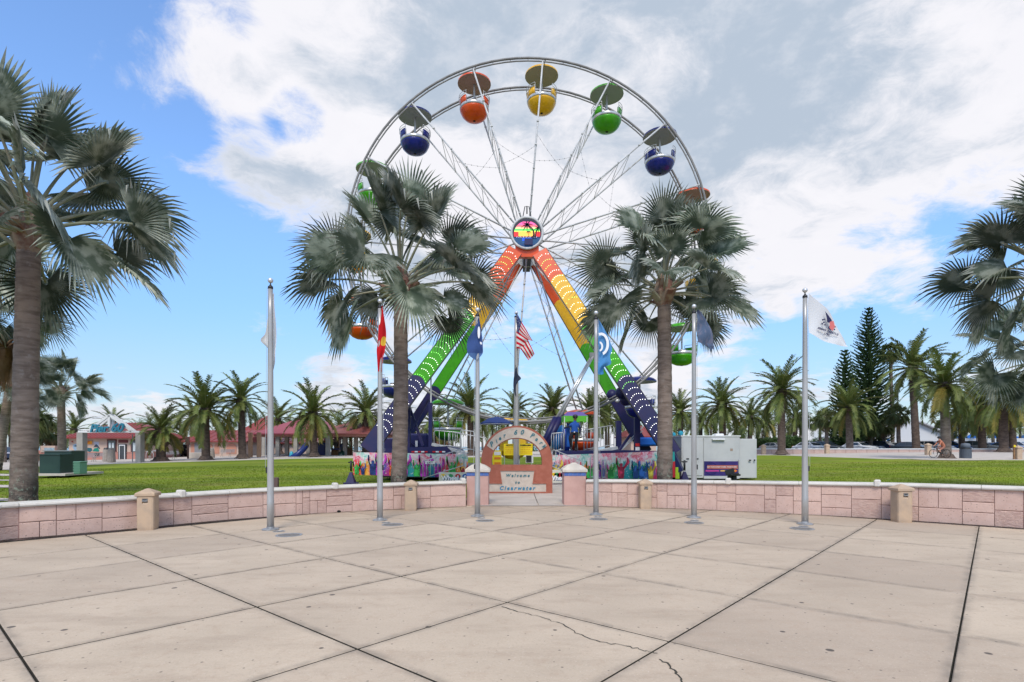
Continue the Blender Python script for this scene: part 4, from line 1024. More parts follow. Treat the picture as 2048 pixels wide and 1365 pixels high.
# far palms: one crown mesh each
def far_crown():
    rg = random.Random(8); out = []
    for s in range(2):
        mb = MB()
        for i in range(26):
            e = 84-(i+.5)/26*125; a = i*2.4; fr = frond(2000+i+40*s, e, L=3.1, n=20, ll=.6); M = Matrix.Rotation(a, 4, 'Z')
            vs = [M @ v.co for v in fr.vertices]; mb.use(M_dat, False); mb.add(vs, [list(p.vertices) for p in fr.polygons]); bpy.data.meshes.remove(fr)
        out.append(mb.mesh('crown'))
    return out
FC = far_crown()
FT = MB().use(M_dtr, True).tube([(0, 0, -1), (0, 0, 1)], [.27, .2], 8).mesh('trunk')
for k, px in enumerate(sorted(spots)):
    d = rg.uniform(95, 135); top = P(px+rg.uniform(-4, 4), rg.uniform(842, 866), d); b = gpx(px, d); b.z = min(b.z, .8)
    r = empty('distant_palm', b, label='small distant palm, %s of the far row counted from the left' % ordn[k], cat='palm tree', group='distant palms in a row along the beach')
    hh = top.z-b.z; o = inst('trunk', FT, r, (0, 0, hh/2), (0, 0, 0), (1, 1, hh/2)); inst('crown', FC[k % 2], r, (top.x-b.x, 0, hh), (0, 0, rg.uniform(0, 6)), rg.uniform(.85, 1.25))

# ---- needle conifers with tiered branches
M_con = mat('conifer_needles', (.035, .07, .026), (.07, .12, .042), rough=.8, scale=1.5, rnd=.1, spec=.15)
M_ctr = mat('conifer_bark', (.07, .055, .045), rough=1)
def conifer(px, d, py_top, rbase, lab, seed, top_clear=1.0):
    rg = random.Random(seed); b = gpx(px, d); h = Z(py_top, d)-b.z
    r = empty('conifer_tree', b, label=lab, cat='conifer', group='tiered needle conifers by the far wall')
    MB().use(M_ctr, True).tube([(0, 0, -.2), (0, 0, h*.5), (0, 0, h)], [.32, .2, .03], 8).build('trunk', r, world=False)
    mb = MB().use(M_con, False); z = 1.0
    while z < h-.25:
        t = z/h; rad = rbase*(1-t)**.62*(.96 if t > .12 else .75)+.12; nb = 11 if t < .8 else 8; off = rg.uniform(0, 6)
        for k in range(nb):
            a = off+2*PI*k/nb+rg.uniform(-.15, .15); ln = rad*rg.uniform(.78, 1.1); rise = .10+.30*t; dv = Vector((math.cos(a), math.sin(a), 0))
            pts = [Vector((0, 0, z))+dv*ln*u+Vector((0, 0, ln*(rise*u+.18*u*u-.10*math.sin(u*PI)*(1-t)))) for u in (0, .25, .5, .75, 1)]
            sd = Vector((-dv.y, dv.x, 0)); m = max(4, int(ln/.18))
            for i in range(m):
                u = (i+.6)/m; f = u*4; ii = min(int(f), 3); p = pts[ii].lerp(pts[ii+1], f-ii)
                for s in (-1, 1, 0):
                    l = .50*(1-.5*u)*rg.uniform(.7, 1.15)*(.6+.4*(1-t)); 
                    q = p+(dv*.55+sd*s*.75+Vector((0, 0, .30+.2*rg.random()))).normalized()*l; w_ = Vector((0, 0, .075)); w2 = sd*.075
                    mid = p.lerp(q, .5)+Vector((0, 0, -.04)); 
                    mb.add([p-w_, mid-w_*1.2, q, mid+w_*1.2, p+w_], [[0, 1, 2, 3, 4]]); mb.add([p-w2, mid-w2*1.2, q, mid+w2*1.2], [[0, 1, 2, 3]])
        z += .36+.16*t
    mb.build('foliage', r, world=False); return r
conifer(1738, 84, 614, 4.6, 'tallest dark tiered conifer behind the far wall', 3)
conifer(1690, 78, 698, 3.2, 'shorter dark tiered conifer left of the tallest one', 4)
# ================================================================ FERRIS WHEEL
M_wht = mat('ride_white_paint', (.56, .555, .54), (.42, .415, .40), rough=.5, scale=3, bump=.05)
M_org = mat('ride_orange', (.72, .085, .008), (.62, .07, .008), rough=.28, scale=2); M_yel = mat('ride_yellow', (.80, .44, .008), (.72, .38, .01), rough=.28, scale=2)
M_grn = mat('ride_green', (.06, .36, .008), (.05, .30, .008), rough=.28, scale=2); M_blu = mat('ride_blue', (.012, .022, .19), (.01, .016, .13), rough=.25, scale=2)
M_navy = mat('ride_navy', (.006, .011, .075), (.018, .012, .07), rough=.5, scale=1.5)
M_chr = mat('gondola_chrome', (.62, .62, .60), (.50, .50, .49), rough=.28, metal=.5, scale=4)
M_in = {'o': mat('canopy_under_orange', (.34, .22, .19), rough=.7), 'y': mat('canopy_under_yellow', (.33, .30, .20), rough=.7), 'g': mat('canopy_under_green', (.27, .32, .25), rough=.7), 'b': mat('canopy_under_blue', (.27, .28, .30), rough=.7)}
M_c = {'o': M_org, 'y': M_yel, 'g': M_grn, 'b': M_blu}; CNM = {'o': 'orange', 'y': 'yellow', 'g': 'green', 'b': 'blue'}
M_bulb = mat('bulb_white', (1.0, 1.0, .92), emit=2.2); M_bulbg = mat('bulb_green', (.35, 1.0, .2), emit=1.6)
YF, YB = 27.7, 29.95; YC = (YF+YB)/2; HZ = 12.05; X0 = X(1056, YF); RW = 9.1
fw = empty('ferris_wheel', (X0, YC, gz(X0, YC)), label='large white sixteen gondola ferris wheel with rainbow painted legs', cat='ferris wheel')
def node(k, y, r=RW): a = R(85.3-22.5*k); return Vector((X0+r*math.cos(a), y, HZ+r*math.sin(a)))
def ringpt(a, y, r): return Vector((X0+r*math.cos(a), y, HZ+r*math.sin(a)))
for nm, y in (('front_rim', YF), ('back_rim', YB)):
    mb = MB().use(mat('rim_steel', (.25, .24, .225), (.17, .16, .15), rough=.6, scale=2), True); n = 96
    for r, rt in ((RW+.06, .058), (RW-.09, .036)):
        k0 = len(mb.v); m = 8
        for i in range(n):
            a = 2*PI*i/n
            for q in range(m):
                b = 2*PI*q/m; v = ringpt(a, y+rt*math.sin(b), r+rt*math.cos(b)); mb.v.append(tuple(v))
        for i in range(n):
            for q in range(m): mb.f.append([k0+i*m+q, k0+((i+1) % n)*m+q, k0+((i+1) % n)*m+(q+1) % m, k0+i*m+(q+1) % m]); mb.mi.append(0); mb.sm.append(True)
    for i in range(64): a = 2*PI*i/64; mb.tube([ringpt(a, y, RW-.1), ringpt(a, y, RW+.1)], .015, 4)
    mb.build(nm, fw)
M_gry = mat('ride_grey_steel', (.25, .25, .25), rough=.6)
# hub: flanges and axle
mb = MB().use(M_wht, False)
for y in (YF-.05, YB+.05): mb.lathe([(.05, -.05), (.62, -.05), (.62, .05), (.05, .05)], (0, 0, 0), 24, Matrix.Translation((X0, y, HZ)) @ Matrix.Rotation(PI/2, 4, 'X'))
mb.lathe([(.28, -1.7), (.28, 1.7)], (0, 0, 0), 16, Matrix.Translation((X0, YC, HZ)) @ Matrix.Rotation(PI/2, 4, 'X')); mb.build('hub', fw)
for k in range(16):
    mb = MB().use(M_wht, True)
    a, b = node(k, YF, RW-.06), node(k, YF-.05, .55); c, d = node(k, YB, RW-.06), node(k, YB+.05, .55)
    mb.tube([a, b], .042, 6); mb.tube([c, d], .042, 6)
    off = .16
    for t, u in ((.27, .36), (.36, .5), (.5, .64), (.64, .78), (.78, .9)):
        mb.use(M_wht, False).tube([a.lerp(b, t), c.lerp(d, u)], .013, 4); 
        mb.tube([c.lerp(d, t), c.lerp(d, t).lerp(a.lerp(b, t), 1)], .015, 4)
    for t in (.2, .36, .5, .64, .8, .9):
        p = a.lerp(b, t); mb.box(p+Vector((0, -.04, 0)), (.12, .06, .05), rz=0); p = c.lerp(d, t); mb.box(p, (.12, .06, .05))
    for s in (1,):   # thin tension rod beside the spoke
        e0 = a.lerp(b, .30); e1 = node(k, YC, .7); mb.use(M_gry, False).tube([e0, e1], .010, 4)
    mb.build('spoke', fw)
    q = MB().use(M_wht, True).tube([node(k, YF), node(k, YB)], .035, 6); q.build('cross_bar', fw)
# gondola, built once per colour
def gondola_parts(c):
    m = M_c[c]; out = {}
    t = MB().use(m, True); N = 24
    t.lathe([(.0001, -2.02), (.30, -1.99), (.50, -1.90), (.64, -1.76), (.705, -1.62), (.74, -1.56), (.74, -1.52), (.70, -1.49), (.70, -1.44)], n=N); out['tub'] = t
    b = MB().use(M_chr, True); b.lathe([(.715, -1.50), (.765, -1.47), (.765, -1.36), (.735, -1.34)], n=N); out['band'] = b
    for s0 in (0, PI):      # seat backs rise on two sides, gaps at the doors
        s = MB().use(m, True); vs = []; n = 12
        for i in range(n+1):
            a = s0-R(52)+R(104)*i/n
            for r, z in ((.74, -1.38), (.77, -1.02), (.68, -1.0), (.64, -1.38)): vs.append((r*math.cos(a), r*math.sin(a), z))
        fs = [[i*4+q, (i+1)*4+q, (i+1)*4+(q+1) % 4, i*4+(q+1) % 4] for i in range(n) for q in range(4)]+[[0, 1, 2, 3], [n*4+3, n*4+2, n*4+1, n*4]]
        s.add(vs, fs); out['seat_back', s0] = s
    for s0 in (0, PI):
        r = MB().use(M_chr, True)
        for z in (-.98, -.84):
            r.tube([(.80*math.cos(s0-R(56)+R(112)*i/12), .80*math.sin(s0-R(56)+R(112)*i/12), z) for i in range(13)], .014, 5)
        for i in (0, 4, 8, 12):
            a = s0-R(56)+R(112)*i/12; r.tube([(.77*math.cos(a), .77*math.sin(a), -1.40), (.80*math.cos(a), .80*math.sin(a), -.84)], .013, 5)
        out['guard_rail', s0] = r
    p = MB().use(M_wht, True).tube([(0, 0, -1.75), (0, 0, -.05)], .05, 8); p.use(M_chr, True).lathe([(.02, -1.25), (.26, -1.24), (.27, -1.21), (.02, -1.2)], n=14); out['centre_post'] = p
    cn = MB().use(m, True).lathe([(.87, -.10), (.86, -.02), (.70, .09), (.42, .16), (.0001, .19)], n=N, caps=False); out['canopy'] = cn
    cu = MB().use(M_in[c], True).lathe([(.0001, .02), (.5, -.01), (.80, -.085), (.86, -.11), (.875, -.10)], n=N); out['canopy_lining'] = cu
    hb = MB().use(M_wht, True).tube([(0, -1.12, 0), (0, 1.12, 0)], .03, 6); out['hanger_bar'] = hb
    pl = MB().use(M_dark).lathe([(.0001, -2.03), (.07, -2.028), (.07, -2.0)], n=10); out['drain_plug'] = pl
    return {k: v.mesh(k if isinstance(k, str) else k[0]) for k, v in out.items()}
GP = {c: gondola_parts(c) for c in 'oygb'}
seq = 'ygbo'
for k in range(16):
    c = seq[k % 4]; p = node(k, YC); g = GP[c]
    base = inst('gondola', g['tub'], fw, tuple(p-Vector(fw.location)), (0, 0, R(6))); base['label'] = '%s gondola tub' % CNM[c]
    for nm in g:
        if nm != 'tub': inst(nm if isinstance(nm, str) else nm[0], g[nm], base)
# light strings strung between spokes
st = MB().use(M_gry, False)
for k in range(16):
    for (r0, k2, r1) in ((4.6, 1, 5.4), (6.0, 1, 4.4)):
        a = node(k, YC, r0); b = node(k+k2, YC, r1); pts = [a.lerp(b, i/8)-Vector((0, 0, .10*math.sin(PI*i/8))) for i in range(9)]
        if k in (0, 1, 2, 14, 15, 7, 8, 9): st.tube(pts, .006, 3); [st.box(q, (.03, .03, .04)) for q in pts[1:-1]]
st.build('light_string', fw)
# badge with the sunset picture
BD = 26.9; bc = Vector((X(1054, BD), BD, Z(467, BD)))
MX = Matrix.Translation(bc) @ Matrix.Rotation(PI/2, 4, 'X')
bb = MB().use(M_wht, True).lathe([(.0001, -.2), (.80, -.2), (.82, 0), (.82, .06), (.80, .10), (.715, .10), (.705, .05), (.0001, .05)], (0, 0, 0), 40, MX).build('badge', fw)
def disp_mat():
    m = bpy.data.materials.new('badge_display'); m.use_nodes = True; t = m.node_tree; q = G(t); b = t.nodes['Principled BSDF']
    xs = q.sep(q.n('ShaderNodeTexCoord').outputs['Generated']); X_, Z_ = xs[0], xs[2]
    cr = q.n('ShaderNodeValToRGB'); q.put(cr.inputs[0], Z_); r = cr.color_ramp; r.interpolation = 'CONSTANT'
    st_ = [(0, (.005, .03, .10)), (.13, (.005, .05, .16)), (.22, (.01, .08, .70)), (.31, (.01, .012, .02)), (.37, (.95, .42, .06)), (.53, (.85, .75, .10)), (.56, (.10, .85, .10)), (.64, (.90, .45, .25)), (.70, (.85, .12, .14)), (.77, (.90, .10, .30)), (.88, (.02, .02, .03))]
    while len(r.elements) < len(st_): r.elements.new(.5)
    for e, (p, c) in zip(r.elements, st_): e.position = p
    for e, (p, c) in zip(r.elements, st_): e.color = tuple(c)+(1,)
    dx_ = q.m('SUBTRACT', X_, .5); dz_ = q.m('SUBTRACT', Z_, .45); rr = q.m('SQRT', q.m('ADD', q.m('MULTIPLY', dx_, dx_), q.m('MULTIPLY', dz_, dz_)))
    c = cr.outputs[0]
    redz = q.m('MULTIPLY', q.m('MULTIPLY', q.m('GREATER_THAN', q.m('ABSOLUTE', dx_), .30), q.m('GREATER_THAN', Z_, .37)), q.m('LESS_THAN', Z_, .53)); c = q.mix(redz, c, (.85, .02, .015))
    out = q.m('MULTIPLY', q.m('GREATER_THAN', rr, .455), q.m('GREATER_THAN', Z_, .35)); c = q.mix(out, c, (.015, .01, .015))
    sides = q.m('MULTIPLY', q.m('GREATER_THAN', q.m('ABSOLUTE', dx_), .17), q.m('MULTIPLY', q.m('LESS_THAN', Z_, .31), q.m('GREATER_THAN', Z_, .1))); c = q.mix(sides, c, (.006, .04, .10))
    q.put(b.inputs['Base Color'], c); q.put(b.inputs['Emission Color'], c); b.inputs['Emission Strength'].default_value = .75; b.inputs['Roughness'].default_value = .3; return m
dm = disp_mat()
MB().use(dm).lathe([(.0001, 0), (.70, 0), (.70, .02), (.0001, .02)], (0, 0, 0), 40, Matrix.Translation(bc+Vector((0, -.055, 0))) @ Matrix.Rotation(PI/2, 4, 'X')).build('badge_display', bb)
def bprint(poly, m, y=-.10):
    mb = MB().use(m).prism([(bc.x+a, bc.z+b) for a, b in poly], bc.y+y-.006, bc.y+y); return mb
sil = mat('badge_silhouette', (.01, .008, .03), rough=.8); neon = mat('badge_outline', (.55, .6, .9), emit=.6)
pm = MB().use(sil)
def strip(pts, w0, w1, m):
    n = len(pts)
    for i in range(n-1):
        (a, b), (c, d) = pts[i], pts[i+1]; l = math.hypot(c-a, d-b); nx, nz = -(d-b)/l, (c-a)/l; wa = w0+(w1-w0)*i/(n-1); wb = w0+(w1-w0)*(i+1)/(n-1)
        pm.use(m).prism([(bc.x+a+nx*wa, bc.z+b+nz*wa), (bc.x+a-nx*wa, bc.z+b-nz*wa), (bc.x+c-nx*wb, bc.z+d-nz*wb), (bc.x+c+nx*wb, bc.z+d+nz*wb)], bc.y-.115, bc.y-.105)
strip([(.30, -.28), (.34, -.1), (.31, .08), (.22, .22), (.06, .36)], .05, .02, sil)
strip([(.42, -.28), (.42, -.1), (.46, .08), (.55, .2)], .04, .018, sil)
for (cx, cz, sc) in ((.0, .38, 1.0), (.55, .22, .75)):
    for a in (20, 60, 100, 140, 185, 225, 270, 320):
        L = [(cx+sc*t*.30*math.cos(R(a)), cz+sc*(t*.30*math.sin(R(a))-.10*t*t)) for t in (0, .5, 1)]
        if math.hypot(L[-1][0], L[-1][1]) < .69: strip(L, .035*sc, .008, sil)
strip([(-.02, .02), (.08, .055), (.18, .02)], .02, .02, sil); strip([(.08, .05), (.08, -.25)], .01, .01, sil); strip([(.2, -.24), (.34, -.16)], .03, .02, sil)
for k in range(13): strip([(-.5+.08*k, -.26), (-.49+.08*k, -.20-(.03 if k % 2 else 0))], .012, .008, neon)
pm.build('badge_print', bb)
mb = MB().use(M_blk, True)
bt = bc+Vector((0, .12, 0)); mb.tube([bt+Vector((-.22, 0, .75)), bt+Vector((-.10, 0, 1.36)), bt+Vector((.10, 0, 1.36)), bt+Vector((.22, 0, .75))], .022, 6); mb.tube([bt+Vector((0, 0, 1.38)), bt+Vector((0, 0, 1.0))], .03, 6); mb.build('badge_hanger', fw)

# legs, painted in four colour bands; each is a box beam with band limits along its length
def leg(name, a, b, w, dpt, cuts, bulbs, label):
    a = Vector(a); b = Vector(b); L = (b-a).length; t = (b-a)/L; sidev = t.cross(Vector((0, 1, 0))).normalized(); up = sidev.cross(t).normalized()
    cs = [0]+cuts+[1]; ms = [M_org, M_yel, M_grn, M_navy]; mb = MB(); nW = 9
    for j in range(4):
        s0, s1 = cs[j]*L, cs[j+1]*L; mb.use(ms[j])
        vs = []
        for i in range(nW):   # curved meeting line across the face
            u = -1+2*i/(nW-1); x = sidev*(u*w/2); bow = .13*w*1.6*(1-u*u)*(0 if j == 0 else 1)*-1; bow2 = .13*w*1.6*(1-u*u)*(0 if j == 3 else 1)*-1
            for (ss, bo) in ((s0, bow), (s1, bow2)): vs.append(a+t*(ss+bo)+x-up*dpt/2); 
            for (ss, bo) in ((s0, bow), (s1, bow2)): vs.append(a+t*(ss+bo)+x+up*dpt/2)
        fs = []
        for i in range(nW-1):
            k = i*4; n = k+4; fs += [[k, n, n+1, k+1], [k+2, k+3, n+3, n+2]]
        fs += [[0, 1, 3, 2], [(nW-1)*4, (nW-1)*4+2, (nW-1)*4+3, (nW-1)*4+1]]
        if j == 0: fs += [[i*4, i*4+2, (i+1)*4+2, (i+1)*4] for i in range(nW-1)]
        if j == 3: fs += [[i*4+1, (i+1)*4+1, (i+1)*4+3, i*4+3] for i in range(nW-1)]
        mb.add(vs, fs)
    mb.use(M_navy)
    lg = mb.build(name, fw, label=label)
    ed = MB().use(M_blk)
    for s in (1, -1): ed.beam(a+sidev*s*(w/2+.012)-up*(dpt/2-.03), b+sidev*s*(w/2+.012)-up*(dpt/2-.03), .03, .05, up=tuple(up))
    ed.build('edge_trim', lg)
    if bulbs:
        bu = MB(); rgl = random.Random(3); n = bulbs
        for r in range(n):
            s = L*(.035+.90*r/n); 
            if rgl.random() < .07: continue
            m = M_bulb if rgl.random() < .72 else M_bulbg; bu.use(m, True)
            if s/L > .93: continue
            for i in range(7):
                u = -.80+1.6*i/6; q = a+t*(s-.26*w*(1-u*u))+sidev*u*w/2-up*(dpt/2+.008)
                if rgl.random() < .05: continue
                bu.sphere(q, .018, 6, 4)
        bu.build('bulbs', lg, kind='stuff')
    return lg
zb = lambda px, py, d: P(px, py, d)
dF0, dF1 = 26.95, 25.1
leg('front_leg', zb(1030, 503, dF0), zb(735, 901, dF1), .72, .34, [.18, .335, .665], 33, 'left front leg, lit with rows of bulbs')
leg('front_leg', zb(1079, 507, dF0), zb(1346, 909, dF1), .72, .34, [.14, .38, .645], 32, 'right front leg, lit with rows of bulbs')
dB0, dB1 = 30.7, 31.6
leg('back_leg', zb(1044, 518, dB0), zb(806, 882, dB1), .60, .3, [.22, .38, .71], 0, 'left back leg without bulbs')
leg('back_leg', zb(1068, 522, dB0), zb(1292, 905, dB1), .60, .3, [.215, .44, .685], 0, 'right back leg without bulbs')
MB().use(M_navy).beam(zb(1340, 900, 25.1), zb(1361, 944, 24.9), .5, .3).build('outrigger', fw)
# apex yoke behind the badge
mb = MB().use(M_org); mb.box(P(1054, 505, 27.1), (1.15, .3, .55)); mb.box(P(1056, 521, 30.7), (.9, .35, .5)); mb.use(M_navy).box((X0, YC, HZ-.45), (.4, 4.2, .3)); mb.build('apex_yoke', fw)
# bracing along the back leg, hydraulic rams, gear housings
mb = MB().use(M_chr, True)
for dx_ in (0, 6): mb.tube([P(1190-dx_, 706+dx_, 27.9), P(1118-dx_, 838, 27.3)], .07, 8)
mb.use(M_navy, True)
for dx_ in (0, 8): mb.tube([P(1120-dx_, 836, 27.3), P(1093-dx_, 893, 27.0)], .16, 10)
mb.use(M_gry).box(P(1189, 712, 27.9), (.5, .2, .3)); mb.build('hydraulic_ram', fw)
mb = MB().use(M_navy, True)
for px, py, d in ((1224, 790, 29.5), (1243, 786, 26.5), (1252, 800, 26.8)): mb.sphere(P(px, py, d), .30, 12, 8)
mb.use(M_chr, True).lathe([(.10, 0), (.13, .04), (.02, .05)], (0, 0, 0), 14, Matrix.Translation(P(1234.5, 802, 29.1)) @ Matrix.Rotation(PI/2, 4, 'X')); mb.build('gear_housing', fw)
for (px, y0, y1, d, w_) in ((815, 808, 906, 26.2, .27), (861, 806, 900, 26.0, .17), (1237, 842, 906, 29.8, .28), (1274, 835, 903, 26.4, .26)):
    mb = MB().use(M_navy).beam(P(px, y0, d), P(px, y1, d), w_, w_); mb.build('support_post', fw)
for a, b, w_, d in (((862, 745), (862, 806), .06, 26), ((818, 812), (846, 892), .12, 26.4), ((857, 800), (822, 862), .10, 26.3), ((1262, 868), (1236, 905), .12, 27), ((1290, 850), (1240, 900), .05, 27), ((1285, 862), (1236, 906), .05, 27), ((775, 848), (838, 902), .10, 27.5)):
    mb = MB().use(M_navy if w_ > .06 else M_chr).beam(P(*a, d), P(*b, d), w_, w_); mb.build('brace', fw)
mb = MB().use(mat('hazard_white', (.7, .7, .7))).box(P(1275, 898, 26.2), (.2, .06, .16)); mb.use(mat('hazard_red', (.55, .02, .02))).box(P(1275, 890, 26.2), (.2, .05, .14)); mb.build('warning_plate', fw)
# trailer deck
zd = Z(902, 25.6)
def deckpoly(pts, y0, y1, m, name, par=fw, **k):
    mb = MB().use(m).prism([(P(a, b, 25.0).x, P(a, b, 25.0).z) for a, b in pts], y0, y1); return mb.build(name, par, **k)
deckpoly([(770, 897), (893, 893), (905, 905), (905, 909), (770, 909)], 25.0, 31.5, M_navy, 'trailer_deck', label='left half of the navy trailer deck')
deckpoly([(1112, 903), (1250, 901), (1250, 908), (1112, 910)], 25.0, 31.5, M_navy, 'trailer_deck', label='right half of the navy trailer deck')
deckpoly([(1250, 901), (1340, 903), (1340, 912), (1250, 908)], 25.2, 31.5, M_navy, 'trailer_deck')
mb = MB().use(M_blk); mb.box((X0-4.2, 28.4, .45), (5.5, 5.6, .5)); mb.box((X0+4.4, 28.4, .45), (6.0, 5.6, .5)); mb.build('chassis', fw)
mb = MB()
for x0, n in ((823, 5), (865, 4)):
    for i in range(n): mb.use(MATS['hazard_red'] if i % 2 == 0 else MATS['hazard_white']).box(P(x0+3+6.5*i, 904, 24.95), (.135, .02, .06))
mb.build('reflector_strip', fw)
# motor box and wheels behind left legs
mb = MB().use(M_navy).box(P(780, 893, 27.5), (1.3, 1.2, .8), bev=.06).box(P(838, 885, 28.5), (1.1, 1, .9), bev=.1); mb.use(MATS['hazard_white']).box(P(774, 900, 26.7), (.2, .03, .12)).box(P(833, 888, 27.9), (.12, .03, .3)); mb.build('motor_box', fw)
for i, (x0, x1, y0, y1) in enumerate(((722, 738, 864, 900), (1337, 1362, 884, 942))): pass
# stabiliser feet
for px, nm in ((702, 'left'), (1369, 'right')):
    d = 23.6; b = gpx(px, d); r = empty('jack_stand', b, label='purple pyramid jack stand on the grass at the %s end of the ride' % nm, cat='jack stand', group='jack stands of the ride')
    MB().use(M_navy).lathe([(.30, .02), (.27, .10), (.08, .52), (.06, .56)], n=4, ph=PI/4).build('pyramid', r, world=False)
    MB().use(M_navy).box((0, 0, .06), (.56, .45, .12), bev=.02).build('base_plate', r, world=False)
    MB().use(M_blk, True).tube([(0, 0, .6), (0, 0, 1.05)], .045, 8).tube([(-.12, 0, .98), (.12, 0, .98)], .03, 6).build('screw', r, world=False)

# ---------------------------------------------------------------- skirt banners with painted crowd
def banner_mat():
    m = bpy.data.materials.new('crowd_banner_print'); m.use_nodes = True; t = m.node_tree; q = G(t); b = t.nodes['Principled BSDF']
    uv = q.n('ShaderNodeUVMap').outputs[0]; xs = q.sep(uv); U, V = xs[0], xs[1]
    w_ = q.v('SCALE', q.v('SUBTRACT', q.noise(uv, 3.2, 4, .6, out=1), (.5, .5, .5))); w_.node.inputs['Scale'].default_value = .75
    p = q.v('ADD', uv, w_)
    cr = q.n('ShaderNodeValToRGB'); q.put(cr.inputs[0], q.m('FRACT', q.m('MULTIPLY', q.m('ADD', q.sep(p)[0], q.m('MULTIPLY', q.sep(p)[1], -.25)), .26)))
    r = cr.color_ramp; pal = [(.0, (.01, .22, .22)), (.10, (.02, .30, .09)), (.2, (.01, .10, .35)), (.28, (.55, .02, .08)), (.38, (.70, .07, .02)), (.47, (.75, .38, .03)), (.55, (.60, .04, .10)), (.64, (.02, .06, .30)), (.72, (.55, .03, .25)), (.82, (.10, .40, .06)), (.92, (.02, .28, .30))]
    while len(r.elements) < len(pal): r.elements.new(.5)
    for e, (a, c) in zip(r.elements, pal): e.position = a
    for e, (a, c) in zip(r.elements, pal): e.color = tuple(c)+(1,)
    top = q.n('ShaderNodeValToRGB'); q.put(top.inputs[0], q.noise(p, 1.3, 5, .7)); r2 = top.color_ramp; pal2 = [(.36, (.04, .42, .36)), (.46, (.62, .66, .60)), (.52, (.70, .35, .42)), (.6, (.60, .05, .10)), (.68, (.65, .58, .5))]
    while len(r2.elements) < len(pal2): r2.elements.new(.5)
    for e, (a, c) in zip(r2.elements, pal2): e.position = a
    for e, (a, c) in zip(r2.elements, pal2): e.color = tuple(c)+(1,)
    mk = q.smooth(q.m('ADD', q.m('MULTIPLY', V, 1.0), q.m('MULTIPLY', q.m('SUBTRACT', q.noise(q.v('MULTIPLY', uv, (3.0, .8, 1)), 2.6, 5, .65), .5), 1.6)), .50, .62)
    c = q.mix(mk, cr.outputs[0], top.outputs[0])
    c = q.mix(q.m('MULTIPLY', q.smooth(q.noise(uv, 11, 3, .6), .60, .64), .8), c, (.75, .70, .65))
    q.put(b.inputs['Base Color'], c); b.inputs['Roughness'].default_value = .45; return m
M_ban = banner_mat()
def banner(px0, px1, pyt, pyb, d0, d1, lab, seed, uo=0.0):
    n = 40; vs = []; uvs = []; nz = 8; rg = random.Random(seed)
    for j in range(nz+1):
        for i in range(n+1):
            u = i/n; px = px0+(px1-px0)*u; d = d0+(d1-d0)*u; py = (pyt[0]+(pyt[1]-pyt[0])*u); pb = pyb[0]+(pyb[1]-pyb[0])*u; yy = py+(pb-py)*j/nz
            p = P(px, yy, d); vs.append((p.x, p.y+.03*math.sin(px*.21)*(j/nz)+.02*math.sin(px*.08+j), p.z)); uvs.append((uo+p.x*.9, 1-j/nz))
    mb = MB().use(M_ban, True).add(vs, [[j*(n+1)+i, (j+1)*(n+1)+i, (j+1)*(n+1)+i+1, j*(n+1)+i+1] for j in range(nz) for i in range(n)])
    L = P(px0, pyb[0], d0); me = mb.mesh('banner', L); ul = me.uv_layers.new(name='UVMap')
    for lp in me.loops: ul.data[lp.index].uv = uvs[lp.vertex_index]
    o = link(bpy.data.objects.new('skirt_banner', me)); o.location = L; tag(o, lab, 'banner', 'painted skirt banners of the ride')
    # printed figures with raised arms
    cols = [(.01, .08, .28), (.02, .22, .30), (.03, .32, .05), (.55, .02, .07), (.72, .10, .02), (.75, .45, .04), (.35, .02, .30), (.01, .03, .15)]
    px = px0+8
    while px < px1-8:
        u = (px-px0)/(px1-px0); d = d0+(d1-d0)*u; yb = pyb[0]+(pyb[1]-pyb[0])*u; yt = pyt[0]+(pyt[1]-pyt[0])*u; hgt = (yb-yt)*rg.uniform(.5, .95)
        c = rg.choice(cols); m = mat('print_%d' % cols.index(c), tuple(v*.6 for v in c), tuple(min(1, v*1.7+.02) for v in c), rough=.45, scale=3, lo=.42, hi=.6); mb = MB().use(m); s = hgt/40.0; ft = yb-1
        def pl(pts): mb.prism([((X(px+a*s, d)), Z(ft-b*s, d)) for a, b in pts], d-.062, d-.058)
        bw = rg.uniform(.7, 1.25); pl([(-6*bw, 0), (6*bw, 0), (7*bw, 8), (6, 17), (5.5, 21), (2, 23), (-2, 23), (-5.5, 21), (-6, 17), (-7*bw, 8)])
        pl([(3.2*math.cos(k*PI/4), 26+3.4*math.sin(k*PI/4)) for k in range(8)])
        for sg in (1, -1):
            ax_ = rg.uniform(3, 9)*sg; pl([(3*sg, 20), (6.5*sg, 18), (6*sg+ax_+1.2, 30), (5*sg+ax_*.8+1.2, 40), (5*sg+ax_*.8-1.2, 40), (5*sg+ax_*.8-1.5, 31)][::sg])
        mb.build('printed_figure', o, world=True)
        px += rg.uniform(11, 30)
    return o
banner(706, 936, (905, 909), (950, 957), 24.6, 24.2, 'colourful crowd skirt banner left of the arch, below the left legs', 3)
banner(1104, 1322, (911, 903), (957, 959), 24.2, 24.6, 'colourful crowd skirt banner right of the arch, up to the right palm', 5, 3.0)
